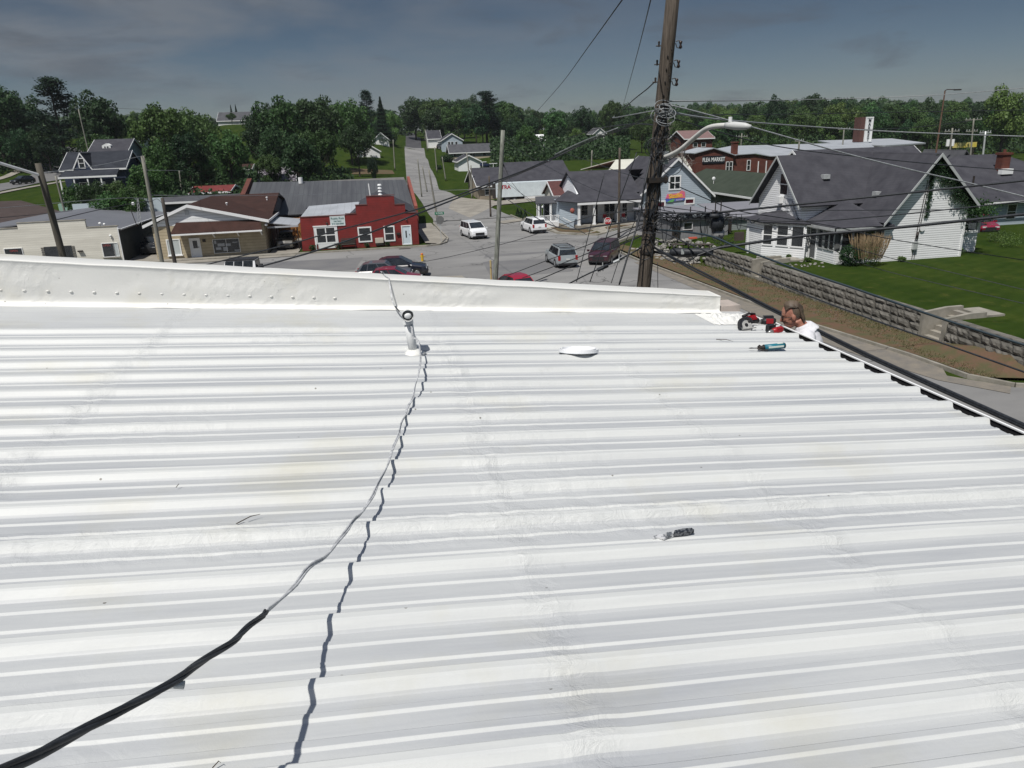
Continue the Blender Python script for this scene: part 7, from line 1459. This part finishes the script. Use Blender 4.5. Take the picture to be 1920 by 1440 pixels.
# thin curved street lamp on the right
a, b_ = ad(1772, 170, 100), ad(1757, 300, 100); t = thing('street_lamp', 'tall thin brown street lamp above the right treeline', 'street lamp', (b_.x, b_.y, .6)); m = MB(); m.tube([(b_.x - .3, b_.y, .6), a], [.12, .07], 8); part('mast', m, mat('rusty_brown', (.13, .075, .05), .7), t)
e = ad(1797, 168, 100); m = MB(); m.tube([a, a + Vector((.25, 0, .12)), e], .05, 6); part('arm', m, M_iron, t); m = MB(); m.box(e.x - .5, e.x + .3, e.y - .12, e.y + .12, e.z - .08, e.z + .05); part('lamp_head', m, M_iron, t)
# ---- street lamp bracketed to the big pole
t = thing('street_lamp', 'long white curved street lamp arm bolted to the big wooden pole', 'street lamp', bp(290) + side * .2)
A = [bp(297) + side * .13, ad(1272, 283, 15.9), ad(1300, 260, 15.5), ad(1322, 243, 15.1), ad(1338, 237, 14.9), ad(1362, 235, 14.7)]; m = MB(); m.tube(smoothpath(A, 4), .046, 12); part('arm', m, mat('lamp_white', (.62, .62, .59), .5, (.5, .5, .47), 6), t, smooth=True)
h0, h1 = ad(1360, 235, 14.7), ad(1408, 237.5, 14.4); d = (h1 - h0).normalized(); m = MB(); m.tube([h0, h0 + d * .1, h0 + d * .22, h0 + d * .42, h1], [.05, .062, .072, .062, .03], 12); part('lamp_head', m, mat('lamp_grey', (.50, .51, .50), .5), t, smooth=True)
m = MB(); m.cyl(h0 + d * .1 + Vector((0, 0, .06)), h0 + d * .1 + Vector((0, 0, .15)), .035, n=10); part('photocell', m, M_trim, t)
m = MB(); c = A[0]; m.box(c.x - .08, c.x + .1, c.y - .08, c.y + .08, c.z - .12, c.z + .14); part('mounting_bracket', m, M_galv, t)
a, b_ = P1t + Vector((0, 0, -.5)), ad(-60, 292, 36); t = thing('street_lamp', 'white straight street lamp arm bolted to the tilted dark pole at left', 'street lamp', a); m = MB(); m.tube([a, ad(0, 306, 37), b_], .06, 8); part('arm', m, M_trim, t)
# ================================================================== wires
WI = 0
def wire(P, r, label, mt=M_blackrub, group='wires strung to the big wooden pole', name='wire', sag=0.):
    Q = [p if isinstance(p, Vector) else ad(*p) for p in P]
    if len(Q) == 2:
        L_ = (Q[1] - Q[0]).length; Q = [Q[0].lerp(Q[1], i / 10) - Vector((0, 0, sag * 4 * (i / 10) * (1 - i / 10))) for i in range(11)]
    else: Q = smoothpath(Q, 4)
    m = MB(); m.tube(Q, r[:len(Q)] + [r[-1]] * (len(Q) - len(r)) if isinstance(r, list) else r, 5); off = Q[0]; o = bpy.data.objects.new(name, m.mesh(name, mt, off, True)); COL.objects.link(o); o.location = off; props(o, label, 'wire', group); return Q
L_up = 'wires rising past the sky beside the big pole'
wire([(1003, 213, 60), (1050, 160, 36), (1100, 92, 22), (1172, -8, 13)], .012, 'thin black wire slanting up the sky left of big pole, outer one', group=L_up)
wire([(1169, 196, 50), (1195, 100, 26), (1222, -8, 15)], .012, 'thin black wire slanting up the sky left of big pole, nearer the pole', group=L_up)
wire([bp(153) - side * .2, (1212, 168, 18), (1188, 187, 22), (1160, 212, 40)], .014, 'black wire dropping left from the lowest left bracket of the big pole')
# main bundle crossing the left half
bl = [bp(208), (1160, 243, 18), (1093, 268, 20), (1000, 312, 22), (920, 343, 24)]
wire(bl + [(783, 392, 26), (625, 434, 29), (553, 455, 30), (440, 483, 32), (380, 498, 33)], [.011] * 8 + [.012 + .014 * min(1, i / 8) for i in range(25)], 'thick cable sweeping down left across red building, upper of the pair')
wire([bp(212)] + [(p[0], p[1] + 2.5, p[2]) for p in bl[1:-1]] + [(920, 347, 40), (783, 401, 25), (700, 434, 26), (625, 460, 27), (560, 480, 28), (480, 502, 29)], [.011] * 8 + [.012 + .020 * min(1, i / 8) for i in range(29)], 'thick cable sweeping down left across red building, lower of the pair')
wire([(1158, 240, 17.9), (1093, 265, 19.9), (1040, 290, 21)], .014, 'pale grey length of cable clamped on the thick bundle left of big pole', M_greyrub)
wire([bp(205), (1190, 214, 18), (1150, 221, 22), (1152, 218, 22)], .012, 'short pale looped wire ending in the air left of the big pole', M_greyrub)
wire([bp(236), (1180, 233, 20), (1110, 244, 30), (1060, 262, 45)], .014, 'thin dark wire leaving the big pole to the left below the bundle')
# lines to the right
wire([bp(196) + side * .1, (1335, 217, 17), (1500, 264, 18), (1598, 291, 19), (1732, 324, 20), (1817, 343, 21), (1990, 386, 22)], .016, 'long cable crossing right over both house roofs, with pale sheath lengths', M_greyrub)
wire([bp(215), (1400, 262, 18), (1500, 281, 19), (1632, 296, 20), (1790, 311, 22), (1990, 326, 24)], .012, 'thin dark wire crossing right just above the white house ridge')
wire([bp(190), (1500, 187, 40), (1760, 178, 42), (1990, 158, 44)], .016, 'thin pale wire running right above the treeline', M_greyrub)
wire([bp(205), (1330, 222, 20), (1500, 236, 30), (1700, 248, 34), (1990, 258, 38)], .022, 'pale wire crossing right in front of the sign tower', M_greyrub)
wire([bp(214), (1330, 215, 24), (1500, 214, 36), (1700, 210, 40), (1990, 205, 44)], .014, 'faint dark wire crossing the right treeline')
wire([bp(398), (1310, 400, 16), (1400, 393, 16), (1500, 383, 16.5), (1700, 362, 17), (1990, 331, 18)], .022, 'thick black cable crossing the front of the white house roof')
wire([bp(408), (1310, 408, 17), (1500, 415, 17), (1632, 407, 17.5), (1737, 397, 18), (1990, 370, 19)], .013, 'thin black cable crossing the porch roof of the white house')
wire([bp(404), (1380, 402, 20), (1500, 395, 20), (1640, 394, 21), (1800, 393, 23)], .010, 'thinnest black wire level across the white house eaves')
wire([bp(472) + side * .15, (1290, 480, 15.6), (1340, 466, 15.5), (1400, 457, 15.5), (1500, 443, 15.8), (1700, 425, 16), (1990, 394, 17)], .030, 'thickest black cable running level across the white house walls')
wire([bp(338) + side * .2, (1330, 375, 17), (1388, 396, 18), (1470, 409, 19), (1560, 424, 20), (1658, 446, 21), (1790, 468, 22), (1990, 498, 23)], .011, 'thin black wire from the iron band down right over white house front')
wire([bp(390), (1400, 425, 18), (1520, 450, 20), (1627, 498, 22), (1760, 532, 22), (1990, 585, 22)], .009, 'thin wire crossing the lawn, lower of two')
wire([bp(385), (1400, 410, 18), (1540, 448, 20), (1654, 480, 22), (1790, 512, 22), (1990, 560, 22)], .009, 'thin wire crossing the lawn, upper of two')
wire([bp(430) + side * .1, (1322, 440, 14.8), (1387, 465, 14.2), (1500, 507, 13.4), (1600, 540, 12.9), (1730, 585, 12.3), (1820, 615, 12), (1990, 668, 11.6)], .020, 'teal black cable descending right across the lawn to the stone wall', mat('teal_black', (.02, .035, .045), .5))
wire([bp(425) + side * .1, (1253, 440, 15.5), (1303, 462, 15), (1363, 490, 14.4), (1430, 518, 13.8), (1500, 548, 13.3), (1600, 586, 12.7), (1708, 624, 12), (1780, 648, 11.6), (1990, 722, 10.6)], .013, 'black cable descending right along the face of the stone wall')
q = [bp(462) + side * .1, (1290, 497, 14.8), (1350, 527, 13.6), (1440, 574, 12), (1520, 612, 10.8), (1620, 661, 9.6), (1720, 707, 8.7), (1820, 752, 8), (1990, 828, 7.1)]
wire(q, .020, 'heavy twin black cable over the street right of the worker, upper strand'); wire([q[0]] + [(p[0], p[1] + 4.5, p[2] - .02) for p in q[1:]], .018, 'heavy twin black cable over the street right of the worker, lower strand')
# lines to the lower left
wire([bp(418) - side * .1, (1192, 425, 17), (1100, 460, 20), (1000, 498, 24), (934, 523, 27)], .013, 'black wire slanting left behind the silver suv, uppermost of three')
wire([bp(425) - side * .1, (1192, 433, 17), (1090, 480, 20), (980, 521, 24)], .013, 'black wire slanting left behind the silver suv, middle of three')
wire([bp(440) - side * .1, (1180, 452, 17), (1110, 482, 19), (1040, 512, 21), (990, 533, 23)], .016, 'black wire slanting left before the maroon minivan, lowest of three')
Q = wire([bp(462) - side * .1, (1180, 477, 16), (1140, 497, 16.5), (1100, 515, 17), (1065, 533, 17.5)], .018, 'black cable with pale clamps dropping left below the maroon minivan')
for i, f in enumerate((6, 9)):
    t = thing('cable_clamp', ('pale wire clamp on the lowest left cable, nearer the pole', 'dark cable splice on the lowest left cable, farther from pole')[i], 'clamp', Q[f]); m = MB(); m.tube([Q[f] - side * .12 + Vector((0, 0, -.06)), Q[f] + side * .12 + Vector((0, 0, .05))], .045 if i else .03, 8); part('sleeve', m, M_blackrub if i else M_galv, t)
    m = MB(); m.tube([Q[f] + Vector((0, 0, .11)), Q[f] + Vector((.01, 0, -.08))], .012, 6); part('bolt', m, M_galv, t)
wire([bp(413) - side * .1, (1183, 415, 17), (1150, 420, 20), (1108, 426, 24), (1078, 430, 28), (1042, 425, 34), (1005, 408, 42), (945, 370, 52)], .026, 'sagging black cable between centre pole and big pole before the porch house')
wire([(780, 493, 60), (840, 482, 56), (941, 458, 52), (996, 442, 50), (1042, 427, 46), (1110, 405, 38), bp(392)], .020, 'long wire rising right from the parked cars to the big pole')
for i, P in enumerate([[(1194, 286, 17), (1150, 408, 17), (1106, 529, 17)], [(1133, 325, 20), (1107, 427, 20), (1081, 529, 20)], [bp(278) - side * .1, (1208, 350, 16), (1200, 404, 16), (1180, 470, 15.6), (1161, 534, 15.3)], [bp(300) - side * .1, (1196, 400, 17), (1170, 460, 17), (1146, 531, 17)]]):
    wire(P, (.011, .011, .020, .009)[i], ('thin guy line slanting down left of big pole, second from left', 'thin guy line slanting down left of big pole, leftmost', 'thick twisted riser leaving the big pole down to the left', 'thin guy line slanting down just left of the thick riser')[i], group='guy lines left of the big pole')
wire([(1233, 492, 15), (1233.5, 540, 15)], .007, 'thin vertical wire hanging just right of the big pole foot')
wire([bp(340), (1160, 322, 22), (1090, 297, 34), (1000, 270, 45), (947, 262, 52)], .010, 'thin wire from the centre pole top to the iron band')
wire([(944, 262, 52), (985, 289, 48), (1060, 330, 40), (1140, 366, 32), bp(385)], .012, 'thin wire drooping from the centre pole across the long grey building')
wire([(947, 340, 52), (985, 368, 46), (1040, 405, 38), (1100, 440, 30)], .013, 'wire slanting from the centre pole down across striped lawn')
wire([(944, 320, 52), (970, 355, 49), (1000, 385, 46), (1042, 425, 42)], .013, 'short steep wire from the centre pole down to sagging cable')
g2 = 'wires of the left poles'
wire([P2t, (190, 309, 50), (76, 325, 38)], .018, 'pale wire between the tilted pole and the tall grey pole tops', M_greyrub, g2, sag=0)
wire([(93, 382, 39), (160, 376, 46), (235, 371, 55), (275, 372, 58)], .015, 'pale wire midway between the tilted pole and grey pole', M_greyrub, g2)
wire([(-60, 410, 34), (0, 408, 35), (90, 400, 40), (135, 395, 44)], .012, 'dark wire over the broad brown roof at far left', group=g2)
wire([(-60, 395, 34), (0, 390, 36), (84, 383, 39)], .010, 'thin pale wire over the broad brown roof at far left', M_greyrub, g2)
wire([(102, 413, 39), (182, 394, 46), (250, 381, 54), (285, 377, 58)], .020, 'dark wire along the back edge of grey metal roof', group=g2)
wire([(270, 319, 58), (340, 320, 90), (338, 321, 130)], .016, 'thin pale wire from the grey pole toward the trees', M_greyrub, g2)
wire([(283, 366, 58), (440, 367, 70), (600, 364, 85), (767, 359, 110), (930, 354, 53)], .018, 'long level pale wire across the dark warehouse roof', M_greyrub, g2)
wire([(285, 377, 58), (295, 373, 59), (306, 384, 61)], .018, 'small looped wire joining the grey and black poles', M_greyrub, g2)
wire([(167, 200, 200), (250, 204, 205), (350, 206, 210)], .05, 'faint pale wire on the left skyline beside the dark round tree', M_greyrub, g2)
# cable mess and splice closure between pole and white house
t = thing('splice_closure', 'long black splice closure hanging below cables right of the big pole', 'splice case', ad(1310, 468, 15.5)); A = [ad(1256, 460, 15.6), ad(1262, 461, 15.6), ad(1330, 461, 15.5), ad(1338, 462, 15.5)]
m = MB(); dz = Vector((0, 0, -.13)); m.tube([A[0] + dz, A[1] + dz, A[2] + dz, A[3] + dz], [.04, .085, .085, .05], 12); part('case', m, M_blackrub, t, smooth=True); m = MB()
for k in range(8): p = A[1].lerp(A[2], k / 7); m.tube([p + Vector((0, 0, .04)), p + dz], .012, 5)
m.tube([A[0] + Vector((0, 0, .02)), A[3] + Vector((0, 0, .04))], .02, 6); part('hangers', m, M_iron, t)
m = MB(); p = ad(1280, 472, 15.3); m.box(p.x - .03, p.x + .03, p.y - .01, p.y + .01, p.z - .05, p.z + .05); part('tag', m, M_galv, t)
def lump(px, py, D, w, h, label, mt=M_blackrub, n=5):
    c = ad(px, py, D); t = thing('cable_closure', label, 'splice case', c); m = MB(); m.tube([c - side * w, c - side * w * .7, c + side * w * .7, c + side * w], [h * .4, h, h, h * .4], 10); part('case', m, mt, t, smooth=True)
    for sg_ in (-1, 1): m = MB(); m.tube([c + side * sg_ * w * .4 + Vector((0, 0, h)), c + side * sg_ * w * .4 + Vector((0, 0, h * 2.3))], .012, 5); part('hanger', m, M_iron, t)
lump(1308, 405, 16.2, .38, .085, 'dark grey cable closure hung in the tangle before the workshop', mat('closure_grey', (.10, .115, .13), .5))
lump(1345, 418, 16, .14, .20, 'fat black closure hanging at the right end of the cable tangle'); lump(1346, 438, 16, .13, .12, 'smaller closure with pale band below the fat black one', mat('closure_pale', (.12, .12, .12), .5, (.4, .4, .4), 6))
lump(1340, 405, 15.8, .1, .05, 'small black junction lump on the cable left of the fat closure')
m = MB(); r3 = random.Random(31)
def tang(x0, x1, y0, y1, n, r, D=16.):
    for k in range(n):
        xa, xb = sorted((r3.uniform(x0, x1), r3.uniform(x0, x1))); xb = max(xb, xa + 30); P = []
        yb = r3.uniform(y0, y1)
        for i in range(7): u = i / 6; P.append(ad(xa + (xb - xa) * u, yb + 10 * math.sin(u * 3.1) * r3.uniform(.2, 1) + r3.uniform(-3, 3), D + r3.uniform(-.25, .25)))
        m.tube(smoothpath(P, 3), r * r3.uniform(.7, 1.2), 5)
tang(1232, 1400, 393, 410, 16, .012); tang(1332, 1362, 400, 455, 9, .007)
for k in range(14):                                   # hanging loops
    x = r3.choice([1240, 1248, 1262, 1312, 1328, 1334, 1338, 1352, 1366, 1380]); y = r3.uniform(395, 415); w, h = r3.uniform(4, 16), r3.uniform(14, 50); m.tube(smoothpath([ad(x, y, 16), ad(x + w * .2, y + h * .7, 16), ad(x + w * .6, y + h, 16.05), ad(x + w, y + h * .6, 16.1), ad(x + w * 1.1, y + 2, 16.1)], 4), .007, 5)
m.tube(smoothpath([ad(1240, 478, 15.6), ad(1260, 490, 15.5), ad(1290, 490, 15.4), ad(1310, 478, 15.4), ad(1360, 460, 15.5)], 4), .014, 6); m.tube(smoothpath([ad(1294, 470, 15.4), ad(1300, 490, 15.4), ad(1296, 500, 15.4), ad(1288, 488, 15.4)], 4), .008, 5)
solo('cable_tangle', m, M_blackrub, 'dense tangle of looping black cables between big pole and white house', 'cables')
# pole line wires far right
wire([ad(1583, 243, 190), ad(1700, 240, 172), ad(1826, 226, 165)], .05, 'far wire between cross arm poles above the pale roof', group='far pole line wires')
# ================================================================== the worker at the eave
hc = ad(1486, 590, 7.25); hz = hc.z
t = thing('person', 'worker with slicked back hair, glasses and white t shirt leaning at the eave', 'person', (hc.x, hc.y, hz - 1.62))
yaw = math.radians(152); YM = Matrix.Translation(hc) @ Matrix.Rotation(yaw, 4, 'Z')
HM = YM @ Matrix.Rotation(math.radians(15), 4, 'Y')       # head bowed
def tf(M, mb):
    mb.v = [tuple(M @ Vector(v)) for v in mb.v]; return mb
def remesh(o, vox, sm=6):
    r = o.modifiers.new('remesh', 'REMESH'); r.mode = 'VOXEL'; r.voxel_size = vox; r.use_smooth_shade = True; s = o.modifiers.new('smooth', 'SMOOTH'); s.iterations = sm; s.factor = .5
M_skin = mat('sunburnt_skin', (.36, .17, .115), .5, (.27, .11, .078), 14, .5, bump=.08); M_hair = mat('grey_brown_hair', (.05, .036, .025), .45, (.115, .085, .06), 3, .5, stretch=(1, 1, 6)); M_shirt = mat('white_cotton', (.66, .66, .68), .9, (.56, .56, .60), 6, .5, bump=.3)
m = MB(); hd_ = MB(); e = hd_.ball
e((0, 0, .022), (.094, .074, .098), 20, 14); e((.028, 0, -.035), (.070, .062, .072), 16, 12); e((.040, 0, -.088), (.048, .044, .036), 14, 10); e((.066, 0, -.100), (.020, .020, .018), 10, 8)
hd_.tube([(.088, 0, .012), (.104, 0, -.018), (.112, 0, -.034), (.092, 0, -.046)], [.008, .011, .014, .010], 10); e((.084, .022, .018), (.014, .022, .010), 8, 6); e((.084, -.022, .018), (.014, .022, .010), 8, 6)
e((.087, 0, -.060), (.010, .022, .006), 8, 6); e((.084, 0, -.073), (.011, .019, .007), 8, 6)
for s in (-1, 1): e((-.004, s * .076, -.016), (.020, .009, .031), 10, 8); e((.055, s * .045, -.038), (.022, .018, .020), 8, 6)
tf(HM, hd_)
BA = math.radians(14)
def bend(v):                                    # lean the trunk forward from the hips, legs stay upright
    x, y, z = v; z = z + .09 * sstep(-.08, -.2, z); p = Vector((x, y, max(z, -.86))); c, s_ = math.cos(BA), math.sin(BA)
    q = Vector((p.x * c + p.z * s_, p.y, -p.x * s_ + p.z * c)); return q if z >= -.86 else q + Vector((.10 * (-.86 - z), 0, z + .86))
def legs_fix(mb): mb.v = [tuple(bend(v)) for v in mb.v]
bd = MB()
bd.tube([(-.03, 0, -.06), (-.055, 0, -.13), (-.075, 0, -.22), (-.09, 0, -.30)], [.060, .057, .062, .09], 14); bd.ball((-.09, 0, -.42), (.115, .175, .20), 16, 12); bd.ball((-.07, 0, -.65), (.105, .150, .20), 16, 12); bd.ball((-.06, 0, -.84), (.11, .155, .12), 16, 10)
for s in (-1, 1):
    bd.tube([(-.09, s * .14, -.29), (-.08, s * .20, -.33), (-.02, s * .24, -.46), (.03, s * .25, -.57)], [.06, .058, .048, .040], 12); bd.tube([(.03, s * .25, -.57), (.12, s * .20, -.52), (.22, s * .12, -.47)], [.040, .034, .026], 12); bd.ball((.26, s * .10, -.462), (.045, .038, .018), 10, 8)
    for k in range(4): y = s * (.075 + .018 * k); L_ = (.068, .076, .072, .056)[k if s < 0 else k]; bd.tube([(.29, y, -.458), (.29 + L_ * .5, y, -.455), (.29 + L_ * .85, y, -.475), (.29 + L_, y, -.492)], [.0095, .009, .0085, .007], 8)
    bd.tube([(.245, s * .062, -.462), (.27, s * .040, -.468), (.295, s * .032, -.482)], [.012, .011, .009], 8)
    bd.tube([(-.06, s * .085, -.88), (.02, s * .10, -1.15), (.02, s * .105, -1.24), (-.03, s * .10, -1.58)], [.088, .064, .056, .040], 12); bd.tube([(-.04, s * .10, -1.60), (.04, s * .10, -1.63), (.13, s * .10, -1.635)], [.042, .04, .028], 10)
legs_fix(bd)
tf(YM, bd); bd.add(hd_.v, hd_.f)
o = part('body', bd, M_skin, t, smooth=True); remesh(o, .0065, 4)
sh = MB(); sh.tube([(-.075, 0, -.195), (-.085, 0, -.225), (-.09, 0, -.27)], [.078, .092, .13], 16); sh.ball((-.09, 0, -.42), (.135, .195, .215), 18, 12); sh.ball((-.07, 0, -.65), (.13, .172, .22), 18, 12); sh.ball((-.06, 0, -.82), (.13, .168, .10), 18, 10)
for s in (-1, 1): sh.tube([(-.09, s * .12, -.275), (-.08, s * .195, -.32), (-.04, s * .235, -.42), (-.02, s * .245, -.47)], [.075, .078, .072, .074], 14)
legs_fix(sh); o = part('t_shirt', tf(YM, sh), M_shirt, t, smooth=True); remesh(o, .010, 5)
jn = MB(); jn.ball((-.055, 0, -.90), (.135, .172, .12), 16, 10)
for s in (-1, 1): jn.tube([(-.06, s * .085, -.90), (.02, s * .10, -1.15), (.02, s * .105, -1.24), (-.03, s * .10, -1.56)], [.105, .082, .074, .060], 12)
legs_fix(jn); o = part('jeans', tf(YM, jn), mat('denim', (.035, .05, .09), .9), t, smooth=True); remesh(o, .011, 4)
hr = MB(); rh = random.Random(4); hr.ball((-.028, 0, .030), (.076, .0765, .090), 18, 12)
for k in range(150):
    a = rh.uniform(-1.25, 1.25); P = []
    for i in range(8):
        u = i / 7; th_ = .98 + 1.95 * u; x = math.cos(th_) * .100; z = math.sin(th_) * .108 + .022
        y = math.sin(a) * (.074 + .006 * math.sin(u * 3)) * (1 - .22 * u * u); zz = z - (1 - math.cos(a)) * .060 * (1 if u < .7 else .6)
        if u > .8: x = -.098 - .012 * rh.random(); zz = -.02 - (u - .8) * .36 * rh.uniform(.4, 1.1); x += .01
        P.append(Vector((x * (1 - .12 * abs(math.sin(a))), y, zz)) + Vector((rh.gauss(0, .0015), rh.gauss(0, .0015), rh.gauss(0, .0015))))
    hr.tube(smoothpath(P, 2), [.0055] * (len(P) * 2 - 2) + [.002], 5)
part('hair', tf(HM, hr), M_hair, t, smooth=True)
gl = MB()
for s in (-1, 1): gl.tube([(.098, s * (.030 + .020 * math.cos(a * .7)), -.004 + .015 * math.sin(a * .7)) for a in range(10)], .0022, 5, cap=False); gl.tube([(.096, s * .050, -.002), (.05, s * .074, .0), (-.01, s * .079, -.004)], .0024, 5)
gl.tube([(.100, -.012, 0), (.104, 0, .003), (.100, .012, 0)], .0022, 5); part('glasses', tf(HM, gl), M_iron, t)
ey = MB(); [ey.ball((.080, s * .030, -.004), .0125, 8, 6) for s in (-1, 1)]; 
br_ = MB(); [br_.tube([(.092, s * .014, .020), (.092, s * .032, .025), (.082, s * .048, .018)], .004, 5) for s in (-1, 1)]; part('eyebrows', tf(HM, br_), M_hair, t)
# ladder he stands on, hidden below the eave
ld = thing('ladder', 'aluminium ladder under the worker, leaning on the wall below the eave', 'ladder', (hc.x + .5, hc.y, 0)); topl = Vector((XE + .12, hc.y - .1, 8.75)); foot = Vector((hc.x + 3.2, hc.y - .35, 0))
for s in (-1, 1):
    m = MB(); m.tube([foot + Vector((0, s * .21, 0)), topl + Vector((0, s * .19, 0))], .03, 6); part('rail', m, M_galv, ld)
for k in range(28): p = foot.lerp(topl, (k + .7) / 28.5); m = MB(); m.tube([p + Vector((0, -.2, 0)), p + Vector((0, .2, 0))], .016, 6); part('rung', m, M_galv, ld)
# ================================================================== faint summer haze
m = MB(); m.box(-1520, 2420, -320, 3020, -9, 62); hz_ = solo('haze', m, [], kind='stuff')
hm = bpy.data.materials.new('haze_air'); hm.use_nodes = True; ht = hm.node_tree; ht.nodes.clear(); hv = N(ht, 'ShaderNodeVolumePrincipled'); hv.inputs['Density'].default_value = .00010; hv.inputs['Color'].default_value = (.86, .92, 1, 1); hv.inputs['Anisotropy'].default_value = .1
ho = N(ht, 'ShaderNodeOutputMaterial'); ht.links.new(hv.outputs[0], ho.inputs['Volume']); hz_.data.materials.append(hm)
